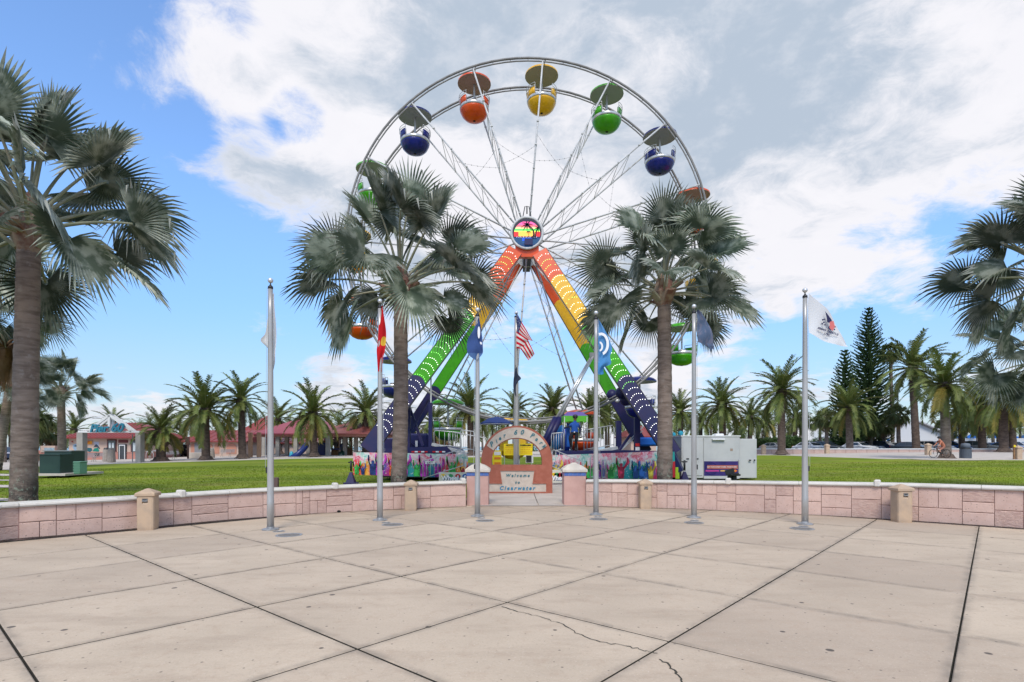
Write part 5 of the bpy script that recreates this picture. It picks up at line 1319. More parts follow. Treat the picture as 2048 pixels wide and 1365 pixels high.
# red end strip and turquoise corner of the right banner, seen past the palm
mb = MB().use(mat('banner_red', (.50, .02, .03), rough=.4)).prism([(P(a, b, 24.7).x, P(a, b, 24.7).z) for a, b in ((1340, 925), (1350, 923), (1351, 955), (1340, 956))], 24.7, 24.72)
mb.use(mat('banner_turquoise', (.02, .30, .28), rough=.4)).prism([(P(a, b, 24.7).x, P(a, b, 24.7).z) for a, b in ((1340, 905), (1349, 904), (1350, 923), (1340, 925))], 24.7, 24.72)
mb.use(mat('banner_lime', (.35, .50, .02), rough=.5)).prism([(P(a, b, 24.7).x, P(a, b, 24.7).z) for a, b in ((1351, 935), (1358, 935), (1359, 958), (1351, 958))], 24.7, 24.72)
o = mb.build('banner_end', loc=P(1340, 956, 24.7)); tag(o, 'turquoise and red end panel of the right skirt banner beyond the palm', 'banner')
# name boards at the gap
M_nb = mat('name_board_white', (.62, .60, .50), rough=.5)
for px0, px1, py0, py1, tx, lab in ((878, 936, 945, 966, 'Wheel of', 'lower white name board reading Wheel of, left of the arch'), (1104, 1128, 940, 966, 'Wheel', 'lower white name board reading Wheel, between arch and right pillar')):
    d = 23.6; a = P(px0, py1, d); b = P(px1, py0, d); c = (a+b)/2
    r = empty('name_board', Vector((c.x, d, a.z)), label=lab, cat='sign board')
    pbox('board', M_nb, r, (c.x, d, c.z), (b.x-a.x, .04, b.z-a.z))
    mb = MB()
    for k, col in enumerate(((.75, .5, .02), (.05, .3, .1), (.5, .03, .03), (.02, .10, .35))):
        mb.use(mat('board_paint_%d' % k, col, rough=.5)); xk = a.x+(b.x-a.x)*(.15+.25*k); mb.prism([(xk+.12*math.cos(t*PI/4), c.z+.06+.10*math.sin(t*PI/4)) for t in range(8)], d-.03, d-.021)
    mb.build('painted_shapes', r)
    text(tx, .27, r, (c.x+(0 if len(tx) > 5 else -.02), d-.034, a.z+.2), mat('name_letters_white', (.8, .8, .78), rough=.5), ext=.006, offset=.012)
    text(tx, .27, r, (c.x+(0 if len(tx) > 5 else -.02)+.015, d-.028, a.z+.19), M_blu, ext=.003, offset=.022)

# ---------------------------------------------------------------- entry ramp, rails, platform
M_rail = mat('rail_galvanised', (.50, .50, .49), rough=.4, metal=.4)
def railing(name, lab, pts, hgt, d, n, loops=True, grp=None, r_=.022):
    """pts: two pixel points of foot line; posts between"""
    a = P(*pts[0], d[0]); b = P(*pts[1], d[1]); r = empty(name, a, label=lab, cat='railing', group=grp)
    up = Vector((0, 0, hgt)); mb = MB().use(M_rail, True).tube([a, a+up*.86, a+up+(b-a)*.04, b+up-(b-a)*.04, b+up*.86, b], r_, 6); mb.build('top_rail', r)
    mb = MB().use(M_rail, True).tube([a+up*.08, b+up*.08], r_, 6); mb.build('bottom_rail', r)
    bm_ = MB().use(M_rail, True).tube([(0, 0, .08*hgt), (0, 0, hgt*.98)], r_*.6, 5).mesh('baluster')
    for i in range(1, n): inst('baluster', bm_, r, tuple((b-a)*(i/n)))
    return r
G_ = 'steel railings round the ride entrance'
ex = railing('steel_railing', 'sloping exit railing with an EXIT plate in front of the left banner', [(846, 960), (928, 934)], .80, (23.7, 23.7), 11, grp=G_)
pbox('exit_plate', mat('exit_plate_white', (.7, .7, .68), rough=.5), ex, (X(860, 23.6), 23.62, Z(925.5, 23.6)), (.42, .015, .13))
text('EXIT', .13, ex, (X(860, 23.6), 23.605, Z(925.5, 23.6)), M_blk, tilt=-R(14), ext=.004)
railing('steel_railing', 'upper platform railing before the green gondola', [(868, 892), (921, 897)], .72, (25.4, 25.4), 5, grp=G_)
railing('steel_railing', 'curved topped railing right of the green gondola', [(921, 900), (948, 903)], .92, (25.6, 25.6), 4, grp=G_)
railing('steel_railing', 'descending ramp railing behind the left gate pillar', [(897, 894), (975, 908)], .75, (26.8, 26.8), 9, grp=G_)
railing('steel_railing', 'railing by the blue tarpaulin, left of the ride operator', [(1103, 905), (1127, 903)], .86, (25.2, 25.2), 5, grp=G_)
railing('steel_railing', 'platform railing right of the ride operator', [(1168, 903), (1228, 893)], 1.0, (26.0, 26.0), 9, grp=G_)
railing('steel_railing', 'descending railing between the arch and the right gate pillar', [(1104, 936), (1165, 960)], .80, (23.7, 23.7), 8, grp=G_)
railing('steel_railing', 'small looped queue railing left of the light blue flag pole', [(1181, 958), (1191, 958)], .95, (22.8, 22.8), 2, grp=G_)
railing('steel_railing', 'small looped queue railing right of the light blue flag pole', [(1204, 958), (1212, 958)], .78, (22.8, 22.8), 2, grp=G_)
mb = MB().use(M_wht)
for a, b in (((866, 889), (935, 908)), ((1175, 908), (1232, 896))): mb.beam(P(*a, 25.5), P(*b, 25.5), .9, .12)
o = mb.build('ramp_deck', loc=P(900, 905, 25.5)); tag(o, 'pale metal ramp decks sloping towards the arch', 'ramp')
# yellow notices behind the arch
M_ny = mat('notice_yellow', (.80, .62, .01), rough=.5); M_ink = mat('notice_ink', (.05, .03, .01), rough=.6); M_inko = mat('notice_ink_orange', (.65, .20, .02), rough=.6)
def notice(px0, px1, py0, py1, d, head, lab, lines=4):
    a = P(px0, py1, d); b = P(px1, py0, d); c = (a+b)/2; r = empty('notice_board', Vector((c.x, d, gz(c.x, d))), label=lab, cat='notice')
    pbox('board', M_ny, r, (c.x, d, c.z), (b.x-a.x, .02, b.z-a.z))
    W_ = b.x-a.x; Hh = b.z-a.z
    text(head, W_*.19 if len(head) < 8 else W_*.145, r, (c.x, d-.016, c.z+Hh*.36), M_ink, ext=.003, offset=.004)
    mb = MB().use(M_inko)
    for k in range(lines):
        zz_ = c.z+Hh*(.18-.16*k); q = random.Random(k+len(head)); x = c.x-W_*.38
        while x < c.x+W_*.36: l = q.uniform(.02, .07); mb.box((x+l/2, d-.0125, zz_), (l, .005, Hh*.045)); x += l+.022
    mb.build('small_print', r)
    MB().use(M_rail).tube([(a.x+.03, d+.03, gz(c.x, d)), (a.x+.03, d+.03, b.z)], .018, 5).tube([(b.x-.03, d+.03, gz(c.x, d)), (b.x-.03, d+.03, b.z)], .018, 5).build('stand_leg', r)
notice(1007.5, 1034, 888, 911, 23.2, 'NOTICE', 'yellow notice board headed NOTICE, left one seen through the arch')
notice(1037.5, 1065, 888, 911, 23.0, 'PASSENGERS', 'yellow notice board headed PASSENGERS, right one seen through the arch')
r = empty('folding_sign', gpx(995, 22.4), label='small yellow folding floor sign inside the arch opening at left', cat='floor sign')
a = P(995, 918, 22.4); pbox('board', M_ny, r, a+Vector((0, 0, -.05)), (.32, .03, .78)); pbox('print_band', M_inko, r, a+Vector((0, -.02, .02)), (.26, .008, .09)); pbox('print_band', MATS['hazard_white'], r, a+Vector((0, -.02, .22)), (.26, .008, .14)); pbox('print_band', M_inko, r, a+Vector((0, -.02, -.2)), (.26, .008, .12)); pbox('back_board', M_ny, r, a+Vector((-.05, .25, -.05)), (.32, .03, .78))
mb = MB().use(mat('yellow_panel', (.75, .45, .02), rough=.5)).box(P(1042, 882, 24.5), (.42, .05, .26)).box(P(1010, 884, 25), (.28, .05, .24)).box(P(1005, 896, 25.5), (.25, .05, .3)); o = mb.build('yellow_panel', loc=P(1042, 882, 24.5)); tag(o, 'orange yellow panels above the two notices behind the arch', 'panel')
# counter behind the arch
r = empty('operator_counter', gpx(1035, 25.5), label='grey counter with a black monitor behind the arch opening', cat='counter')
a = P(1035, 921, 25.5); pbox('cabinet', mat('counter_grey', (.33, .33, .33), rough=.6), r, (a.x, 25.5, gz(a.x, 25.5)+.35), (2.5, .6, .72)); pbox('frame', MATS['hazard_white'], r, P(1059, 918, 25.1), (.34, .04, .38)); pbox('screen', M_blk, r, P(1058, 918, 25.05), (.25, .03, .30))
# umbrella
d = 24.2; c = P(994, 847, d); r = empty('parasol', gpx(994.5, d), label='blue parasol with a pale hem behind the arch', cat='parasol')
M_par = mat('parasol_blue', (.035, .065, .22), rough=.8, trans=.25); cz = P(993, 847, d)
mb = MB().use(M_par); n = 8; Rr = .72; ap = Vector((cz.x, cz.y, cz.z+.30))
for k in range(n):
    a0 = 2*PI*k/n; a1 = 2*PI*(k+1)/n; q0 = Vector((cz.x+Rr*math.cos(a0), cz.y+Rr*math.sin(a0), cz.z)); q1 = Vector((cz.x+Rr*math.cos(a1), cz.y+Rr*math.sin(a1), cz.z)); m0 = q0.lerp(ap, .5)+Vector((0, 0, .06)); m1 = q1.lerp(ap, .5)+Vector((0, 0, .06)); qm = (q0+q1)/2+Vector((0, 0, .03))
    mb.add([q0, qm, q1, m1, m0, ap, q0-Vector((0, 0, .05)), qm-Vector((0, 0, .05)), q1-Vector((0, 0, .05))], [[0, 1, 2, 3, 4], [4, 3, 5], [0, 6, 7, 1], [1, 7, 8, 2]])
mb.build('canopy', r); MB().use(M_rail, True).tube([(cz.x, cz.y, gz(cz.x, d)), (cz.x, cz.y, cz.z+.32)], .018, 6).build('pole', r)
mb = MB().use(MATS['hazard_white'])
for k in range(n): a0 = 2*PI*k/n; a1 = 2*PI*(k+1)/n; mb.beam((cz.x+Rr*math.cos(a0), cz.y+Rr*math.sin(a0), cz.z-.05), (cz.x+Rr*math.cos(a1), cz.y+Rr*math.sin(a1), cz.z-.05), .012, .012)
mb.build('hem', r)
# operator's booth
d = 25.6; r = empty('operator_booth', P(1151, 903, d), label='operator booth with a green and purple cloth canopy', cat='booth')
mb = MB().use(mat('booth_green', (.10, .42, .03), rough=.7)); vs = [P(a, b, d) for a, b in ((1127, 832), (1176, 832), (1176, 845), (1164, 843), (1152, 845), (1140, 843), (1127, 845))]; mb.prism([(v.x, v.z) for v in vs], d, d+.02); mb.prism([(v.x, v.z) for v in vs], d+1.0, d+1.02)
for px in (1127, 1176): v = P(px, 838, d); mb.box((v.x, d+.5, v.z), (.02, 1.0, .28))
mb.build('valance', r); v0, v1 = P(1127, 832, d), P(1176, 832, d); tp = P(1152, 823, d); MB().use(mat('booth_purple', (.12, .08, .28), rough=.7)).add([v0, v1, v1+Vector((-.15, 1, 0)), v0+Vector((.15, 1, 0)), tp+Vector((-.35, .5, 0)), tp+Vector((.35, .5, 0))], [[0, 1, 5, 4], [1, 2, 5], [2, 3, 4, 5], [3, 0, 4]]).build('roof_cloth', r)
for px, yy in ((1129, 0), (1174, 0), (1130, 1), (1173, 1)): p0 = P(px, 901, d); p1 = P(px, 834, d); MB().use(M_rail, True).tube([p0+Vector((0, yy, 0)), p1+Vector((0, yy, 0))], .02, 6).build('pole', r)
MB().use(mat('panel_bright_blue', (.01, .10, .42), rough=.5)).box(P(1140, 851, d+.95), (.33, .04, .2)).box(P(1136, 875, d+.8), (.15, .5, .9)).build('side_panel', r)
mb = MB().use(mat('tarp_azure', (.01, .22, .55), rough=.5), True).sphere(P(1124, 874, 28), .40, 10, 8, (.8, 1, 1.5)).sphere(P(1113, 882, 28), .34, 10, 8, (.9, 1, 1.5)); mb.use(mat('tarp_blue', (.01, .04, .30), rough=.5), True).sphere(P(1131, 882, 27.6), .36, 10, 8, (.8, 1, 1.7)); o = mb.build('tarpaulin', loc=P(1122, 900, 28)); tag(o, 'bright blue tarpaulin bundles left of the ride operator', 'tarpaulin')
mb = MB().use(mat('tarp_barrel', (.01, .13, .50), rough=.4)).box(P(1298, 884, 31), (1.5, .8, .5), bev=.1); o = mb.build('blue_tank', loc=P(1298, 884, 31)); tag(o, 'blue tank low between the right legs of the wheel', 'tank')

# ---------------------------------------------------------------- ticket trailer
M_tk = mat('trailer_white', (.50, .50, .50), (.42, .425, .43), rough=.55, scale=1.3, bump=.05, lo=.4, hi=.75)
d = 25.5; x0, x1, x2 = X(1363, d), X(1480, d), X(1515, d); zb_ = Z(957, d); zt_ = Z(873, d); zt2 = Z(878, d)
tk = empty('ticket_trailer', Vector(((x0+x2)/2, d+1.1, gz(x0, d))), label='white box ticket trailer with a purple ticket banner', cat='ticket booth')
pbox('main_box', M_tk, tk, ((x0+x1)/2, d+1.1, (zb_+zt_)/2), (x1-x0, 2.2, zt_-zb_), bev=.02)
pbox('end_box', M_tk, tk, ((x1+x2)/2+.002, d+1.12, (zb_+zt2)/2), (x2-x1, 2.1, zt2-zb_), bev=.02)
pbox('roof_lip', MATS['hazard_white'], tk, ((x0+x1)/2, d+1.1, zt_+.012), (x1-x0+.06, 2.26, .05))
for a, b in ((1366, 1383.5), (1384.5, 1404)): q = pbox('door', M_tk, tk, ((X(a, d)+X(b, d))/2, d-.012, (zb_+zt_)/2+.02), (X(b, d)-X(a, d), .03, (zt_-zb_)*.88)); pbox('handle', M_blk, q, ((X((a+b)/2, d)), d-.04, Z(918, d)), (.12, .03, .05))
pbox('panel_seam', M_gry, tk, (X(1407, d), d-.006, (zb_+zt_)/2), (.025, .012, (zt_-zb_)*.93)); pbox('lamp_housing', MATS['hazard_white'], tk, (X(1436, d), d-.06, Z(879.5, d)), (.58, .12, .07), bev=.015)
pbox('ledge', M_tk, tk, (X(1442, d), d-.05, Z(955, d)), (X(1478, d)-X(1407, d), .1, .12)); pbox('window_post', M_tk, tk, (X(1478.5, d), d-.03, Z(938, d)), (.07, .06, .85))
pbox('latch', M_blk, tk, (X(1500, d), d-.005, Z(921, d)), (.1, .03, .06)); pbox('latch', M_blk, tk, (X(1509, d), d-.005, Z(921, d)), (.06, .03, .08)); pbox('vent_stain', mat('rust_spot', (.33, .25, .2), rough=.9), tk, (X(1463, d), d-.003, Z(900, d)), (.12, .008, .12))
pbox('roof_vent', MATS['hazard_white'], tk, (X(1452, d), d+.9, zt_+.08), (.4, .3, .12), bev=.03)
mb = MB().use(mat('roof_clutter_teal', (.01, .25, .35), rough=.5)).sphere((X(1372, d), d+.8, zt_+.16), .12, 8, 6).sphere((X(1368, d), d+1.6, zt_+.12), .1, 8, 6); mb.build('roof_ornament', tk)
bx0, bx1, bz0, bz1 = X(1408, d), X(1476, d), Z(952, d), Z(923, d); bn = pbox('ticket_banner', mat('banner_purple', (.05, .025, .17), (.02, .015, .11), rough=.45, scale=2), tk, ((bx0+bx1)/2, d-.012, (bz0+bz1)/2), (bx1-bx0, .02, bz1-bz0))
cz_ = Z(934.5, d)
def tkp(name, m, c, s, par=bn): mb = MB().use(m).box(c, s); return mb.build(name, par)
M_or = mat('print_orange_band', (.40, .12, .09), rough=.5); tkp('print_band', M_or, ((bx0+bx1)/2+.06, d-.026, cz_), (bx1-bx0-.16, .004, .17)); tkp('print_arrow', mat('print_pink', (.45, .05, .25), rough=.5), (X(1420, d)+.1, d-.026, Z(942, d)), (.62, .004, .075))
tkp('print_arrow', mat('print_amber', (.62, .36, .10), rough=.5), (X(1456, d), d-.026, Z(942, d)), (.72, .004, .065))
mb = MB().use(mat('print_orange', (.75, .16, .01), rough=.5)).prism([(X(1469, d), Z(939, d)), (X(1474.5, d), Z(942, d)), (X(1469, d), Z(945.5, d))], d-.03, d-.026); mb.build('print_arrow', bn)
mb = MB().use(mat('print_dark_blue', (.012, .008, .10), rough=.5)); cxx, czz = X(1422, d), Z(938, d)
for k in range(24): a0 = 2*PI*k/24; a1 = 2*PI*(k+1)/24; mb.prism([(cxx+q*math.cos(t), czz+q*math.sin(t)) for q, t in ((.30, a0), (.30, a1), (.25, a1), (.25, a0))], d-.0245, d-.0225)
for k in range(6): a0 = PI*k/6; mb.beam((cxx-.27*math.cos(a0), d-.0235, czz-.27*math.sin(a0)), (cxx+.27*math.cos(a0), d-.0235, czz+.27*math.sin(a0)), .012, .002)
mb.build('print_wheel', bn)
o = bpy.data.objects.new('lettering', text_mesh('GET YOUR SUNSET WHEEL TICKETS HERE', .073, m=MATS['hazard_white'], ext=.002, offset=.001)); link(o, bn); o.location = Vector(((bx0+bx1)/2+.03, d-.030, cz_))-Vector(tk.location); o.rotation_euler = (PI/2, 0, 0)
pbox('tow_plate', M_blk, tk, ((x1+x0)/2, d+1, zb_-.06), (x1-x0-.3, 1.8, .1))
# office chair
d = 23.6; b = gpx(1467, d); r = empty('office_chair', b, label='black office chair in front of the purple ticket banner', cat='chair')
q = lambda px, py: P(px, py, d); pbox('seat', M_blk, r, q(1468, 950), (.42, .42, .08), bev=.02); MB().use(M_blk).beam(q(1461, 949), q(1458, 939), .06, .38).build('backrest', r); MB().use(M_blk).beam(q(1461, 948)+Vector((0, -.2, 0)), q(1474, 949)+Vector((0, -.2, .05)), .04, .04).build('armrest', r)
MB().use(M_blk, True).tube([q(1467, 950), (q(1467, 950).x, d, b.z+.1)], .03, 6).build('gas_lift', r)
for k in range(5): a = k*2*PI/5; MB().use(M_blk).beam((q(1467, 950).x, d, b.z+.1), (q(1467, 950).x+.26*math.cos(a), d+.26*math.sin(a), b.z+.05), .04, .03).build('foot', r)
pbox('bin_liner', M_blk, r, (q(1467, 957).x, d+.15, b.z+.28), (.36, .2, .3), bev=.04)

# ---------------------------------------------------------------- people
def figure(name, J, E_, rad, matfn, lab, loc, parts=()):
    """one continuous body grown over a joint skeleton"""
    me = bpy.data.meshes.new('skeleton'); me.from_pydata([tuple(v) for v in J], E_, []); o = bpy.data.objects.new('tmp', me); COL.objects.link(o)
    md = o.modifiers.new('s', 'SKIN'); sv = me.skin_vertices[0].data
    for i, r_ in enumerate(rad): sv[i].radius = (r_, r_) if not isinstance(r_, tuple) else r_
    sv[0].use_root = True
    ss = o.modifiers.new('ss', 'SUBSURF'); ss.levels = 2; ss.render_levels = 2
    dg = bpy.context.evaluated_depsgraph_get(); m2 = bpy.data.meshes.new_from_object(o.evaluated_get(dg)); bpy.data.objects.remove(o)
    m2.materials.clear(); ms = []
    for p in m2.polygons:
        m = matfn(p.center)
        if m not in ms: ms.append(m); m2.materials.append(m)
        p.material_index = ms.index(m); p.use_smooth = True
    r = empty(name, loc, label=lab, cat='person'); m2.name = 'body'; b = inst('body', m2, r); return r
M_skin = mat('skin_dark', (.12, .06, .035), rough=.6); M_skl = mat('skin_tanned', (.42, .21, .14), rough=.6); M_shirt = mat('shirt_blue', (.01, .07, .30), rough=.8); M_shn = mat('sleeve_navy', (.01, .012, .04), rough=.8); M_pants = mat('trousers_black', (.008, .008, .01), rough=.9); M_shoe = mat('shoe', (.02, .02, .02), rough=.6)
# operator: seated on a high stool, one arm out to the booth post
d = 25.25; o0 = P(1147, 903, d); 
def L_(px, py, y=0.0): v = P(px, py, d)-o0; return Vector((v.x, y, v.z))
J = [L_(1149, 866), L_(1149, 858), L_(1149, 850), L_(1149.5, 845), L_(1150, 841), L_(1150.5, 836), # 0-5 pelvis..head
     L_(1143, 849), L_(1135, 855), L_(1127, 857, -.02),   # left arm out
     L_(1156, 849), L_(1161, 859), L_(1158, 868, -.12),   # right arm, hand on thigh
     L_(1145, 868, -.03), L_(1139, 876, -.22), L_(1142, 897, -.15), L_(1140, 899, -.27),   # left leg
     L_(1153, 868, -.03), L_(1152, 878, -.2), L_(1150, 899, -.16), L_(1151, 901, -.28)]
E_ = [(0, 1), (1, 2), (2, 3), (3, 4), (4, 5), (2, 6), (6, 7), (7, 8), (2, 9), (9, 10), (10, 11), (0, 12), (12, 13), (13, 14), (14, 15), (0, 16), (16, 17), (17, 18), (18, 19)]
rad = [(.17, .13), (.16, .12), (.18, .12), (.09, .08), (.06, .06), (.10, .11), .075, .05, .038, .075, .05, .04, .105, .08, .055, .045, .105, .08, .055, .045]
zs_ = L_(0, 864).z; zh = L_(0, 842).z
def opm(c):
    if c.z > zh and abs(c.x-J[5].x) < .16: return M_skin
    if c.z > zs_-.02:
        if c.x < J[6].x-.10 or c.x > J[9].x+.05: return M_shn if c.z > L_(0, 858).z-.02 or c.x > 0 else M_skin
        return M_shirt
    if c.z < L_(0, 895).z: return M_shoe
    return M_pants
op = figure('person', J, E_, rad, opm, 'seated ride operator in a blue shirt and black trousers, arm out', o0)
MB().use(M_blk, True).sphere(J[5]+Vector((0, .01, .055)), .125, 12, 8, (1, 1.05, .85)).build('hair', op, world=False)
MB().use(M_skin, True).sphere(J[5]+Vector((0, -.11, 0)), .018, 6, 4).build('nose', op, world=False)
mb = MB().use(MATS['hazard_white']).box(J[0]+Vector((-.02, -.15, .03)), (.05, .02, .05)); mb.build('belt_buckle', op, world=False)
st_ = empty('stool', o0, label='tall stool under the ride operator', cat='stool')
s0 = J[0]-Vector((0, 0, .17)); MB().use(M_blk).lathe([(.18, 0), (.18, .05)], s0-Vector((0, 0, .05)), 12).build('seat', st_, world=False)
for k in range(4): a = PI/4+k*PI/2; MB().use(M_gry, True).tube([s0+Vector((.12*math.cos(a), .12*math.sin(a), -.05)), Vector((s0.x+.2*math.cos(a), s0.y+.2*math.sin(a), 0))], .015, 5).build('leg', st_, world=False)
# ================================================================ BACKGROUND
M_kw = mat('kiosk_wall', (.52, .38, .30), (.47, .34, .27), rough=.9, scale=1.5); M_kb = mat('kiosk_base', (.45, .20, .155), rough=.9); M_roof = mat('metal_roof_red', (.235, .03, .026), (.18, .035, .03), rough=.45, scale=2)
M_roofp = mat('metal_roof_faded', (.235, .07, .062), (.19, .055, .05), rough=.5, scale=2); M_rib = mat('roof_rib', (.36, .09, .08), rough=.5); M_conb = mat('column_concrete', (.36, .335, .29), (.29, .27, .24), rough=.9, scale=1.2)
M_whp = mat('white_paint', (.66, .66, .65), rough=.6); M_gl = mat('window_glass', (.03, .04, .05), rough=.1, spec=.8); M_mar = mat('maroon_frame', (.12, .02, .02), rough=.6); M_teal2 = mat('sign_teal', (.02, .16, .24), (.03, .22, .31), rough=.4, scale=6)
def hip_roof(mb, c, w, dp, z0, z1, ridge=.0, rz=0, ov=0):
    M = Matrix.Translation((c[0], c[1], 0)) @ Matrix.Rotation(rz, 4, 'Z'); a, b = w/2+ov, dp/2+ov; r_ = ridge/2
    mb.add([(-a, -b, z0), (a, -b, z0), (a, b, z0), (-a, b, z0), (-r_, 0, z1), (r_, 0, z1), (-a, -b, z0-.12), (a, -b, z0-.12), (a, b, z0-.12), (-a, b, z0-.12)],
           [[0, 1, 5, 4], [1, 2, 5], [2, 3, 4, 5], [3, 0, 4], [6, 7, 1, 0], [7, 8, 2, 1], [8, 9, 3, 2], [9, 6, 0, 3], [9, 8, 7, 6]], M)
def ribs(mb, w, dp, z0, z1, ridge, n, c, ov=0, side=None):
    a, b = w/2+ov, dp/2+ov; r_ = ridge/2
    for i in range(n+1):
        x = -a+2*a*i/n
        if abs(x) <= r_: t = 1.0
        else: t = (a-abs(x))/(a-r_)
        if t < .05: continue
        mb.beam((c[0]+x, c[1]-b, z0+.03), (c[0]+x, c[1]-b*(1-t), z0+(z1-z0)*t+.03), .07, .06)
# ---- kiosk
d = 66.0; KX0, KX1 = X(138, d), X(287, d); kz = Z(926, d); kt = Z(875.5, d); kc = Vector(((KX0+KX1)/2, d+4, kz))
k = empty('kiosk', kc, label='pink kiosk building with a striped red metal roof and painted sea mural', cat='kiosk')
pbox('wall', M_kw, k, (kc.x, d+4, (kz+kt)/2), (KX1-KX0, 8, kt-kz)); pbox('wall_base', M_kb, k, (kc.x, d+4, kz+.55), (KX1-KX0+.08, 8.08, 1.15)); pbox('string_course', M_kb, k, (kc.x, d+4, kz+1.25), (KX1-KX0+.14, 8.14, .09))
mb = MB().use(M_roof); hip_roof(mb, (kc.x, d+4), KX1-KX0, 8, kt, Z(846, d+4), 3.0, ov=.75); mb.build('roof', k)
mb = MB().use(M_rib); ribs(mb, KX1-KX0, 8, kt, Z(846, d+4), 3.0, 26, (kc.x, d+4), ov=.75); mb.build('roof_rib', k)
def face(x0, x1, y0, y1, m, nm, par=k, dep=.05, dd=None, **q): dd = dd or d; a, b = P(x0, y1, dd), P(x1, y0, dd); return pbox(nm, m, par, ((a.x+b.x)/2, dd-dep/2-.002, (a.z+b.z)/2), (b.x-a.x, dep, b.z-a.z), **q)
for x0, x1 in ((216, 232), (263.5, 276)):
    f = face(x0-1.5, x1+1.5, 879, 906, M_mar, 'window', dep=.06); face(x0+.5, x1, 881.5, 904, M_gl, 'pane', f, .1)
    for x_ in (x0+3, (x0+x1)/2+1): face(x_, x_+4, 886, 903, mat('window_poster', (.5, .55, .55), rough=.6), 'poster', f, .115)
f = face(237, 254, 889, 923.5, M_blk, 'doorway', dep=.08); dr = face(239.5, 251.5, 890, 923.5, M_whp, 'door', dep=.14); face(241, 250, 892, 922, M_gl, 'pane', dr, .16)
face(237.5, 256, 880, 886, M_mar, 'name_board', dep=.08)
f = face(170, 186, 881.5, 890, mat('sunset_picture_frame', (.42, .30, .25)), 'picture', dep=.06); face(171, 185, 882.5, 889, mat('sunset_orange', (.50, .12, .01), (.75, .33, .02), scale=2), 'picture_panel', f, .08)
MU = [((.02, .10, .12), [(172, 898), (176, 896), (183, 896.5), (185, 901), (180, 905), (173, 902)]), ((.01, .20, .15), [(185, 903), (189, 897), (196, 896), (199, 902), (197, 904)]), ((.06, .07, .09), [(187, 895), (192, 888.5), (196, 891), (200, 897), (199.5, 899), (194, 895)]),
      ((.25, .35, .45), [(146, 890), (152, 888), (156, 892), (155, 899), (150, 902), (146, 897)]), ((.30, .04, .03), [(142, 884), (146, 882), (147, 886)]), ((.12, .25, .4), [(147, 893), (154, 890), (155, 894)]), ((.4, .42, .5), [(188, 884), (198, 884), (198, 893), (194, 890), (190, 893)])]
for i, (c, pts) in enumerate(MU):
    mb = MB().use(mat('mural_%d' % i, c, rough=.8)); vs = [P(a, b, d) for a, b in pts]; mb.prism([(v.x, v.z) for v in vs], d-.016, d-.004); mb.build('mural_figure', k)
# ---- gabled frame with the sign
d = 53.0; g0 = gpx(211, d); gz0 = Z(929, d)
g = empty('sign_gateway', Vector((X(211, d), d, gz0)), label='concrete gateway with a white gable truss and teal lettering Pier 60', cat='gateway sign')
for x0, x1 in ((158, 170), (275, 285)): a, b = X(x0, d), X(x1, d); pbox('column', M_conb, g, ((a+b)/2, d, (gz0+Z(865, d))/2), (b-a, .62, Z(865, d)-gz0))
mb = MB().use(M_whp); q = lambda px, py, y=0: P(px, py, d)+Vector((0, y, 0))
for y in (-.25, .25):
    mb.beam(q(161, 864, y), q(283, 864, y), .16, .18); mb.beam(q(180, 863, y), q(223, 831, y), .16, .2); mb.beam(q(223, 831, y), q(267, 863, y), .16, .2); mb.beam(q(222.5, 832, y), q(222.5, 864, y), .2, .16)
mb.beam(q(223, 831, -.3), q(223, 831, .3), .2, .2); mb.build('gable_truss', g)
o = text('Pier', 1.05, g, q(206, 858, -.55), M_teal2, shear=.28, ext=.09, offset=.03, align='CENTER', name='lettering_word'); o2 = text('60', 1.12, g, q(242, 857, -.55), M_teal2, shear=.28, ext=.09, offset=.035, name='lettering_number'); o.rotation_euler[1] = -.02
# ---- street furniture on the kiosk forecourt
M_gm = mat('grey_metal', (.22, .22, .23), rough=.5); M_trash = mat('litter_bin_stone', (.33, .29, .25), (.26, .23, .20), scale=10, rough=.9)
def bench(px, d, lab, py=925, w=1.7, pale=False):
    b = gpx(px, d); r = empty('park_bench', b, label=lab, cat='bench', group='grey park benches'); m = M_gm
    for i in range(4): pbox('seat_slat', m, r, (b.x, b.y-.18+.12*i, b.z+.45), (w, .09, .03))
    for i in range(3): pbox('back_slat', m, r, (b.x, b.y+.26+.03*i, b.z+.58+.13*i), (w, .03, .09))
    for s in (-1, 1):
        MB().use(M_conb, True).tube([(b.x+s*w*.36, b.y-.2, b.z), (b.x+s*w*.28, b.y-.1, b.z+.42), (b.x+s*w*.28, b.y+.3, b.z+.85)], .025, 6).tube([(b.x+s*w*.20, b.y-.2, b.z), (b.x+s*w*.28, b.y-.1, b.z+.42)], .025, 6).build('leg', r)
bench(179, 58, 'left of two benches under the kiosk mural'); bench(201, 58, 'bench beside the litter bins at the kiosk'); bench(340, 61, 'bench right of the short fat date palm'); bench(453, 66, 'bench before the pink arch wall building')
for px, dd_, h_, lab in ((213, 57, 1.25, 'dark topped litter bin leaning behind the pale bin at the kiosk'), (223, 54.5, 1.25, 'pale stone litter bin before the kiosk window'), (423, 63, .95, 'small tan bin before the pink arch wall building')):
    b = gpx(px, dd_); r = empty('litter_bin', b, label=lab, cat='litter bin'); MB().use(M_trash).lathe([(.34, 0), (.36, .1), (.30, h_*.85), (.26, h_)], n=12).build('body', r, world=False); MB().use(M_blk if px == 213 else M_trash).lathe([(.28, h_), (.2, h_+.15), (.02, h_+.18)], n=12).build('hood', r, world=False)
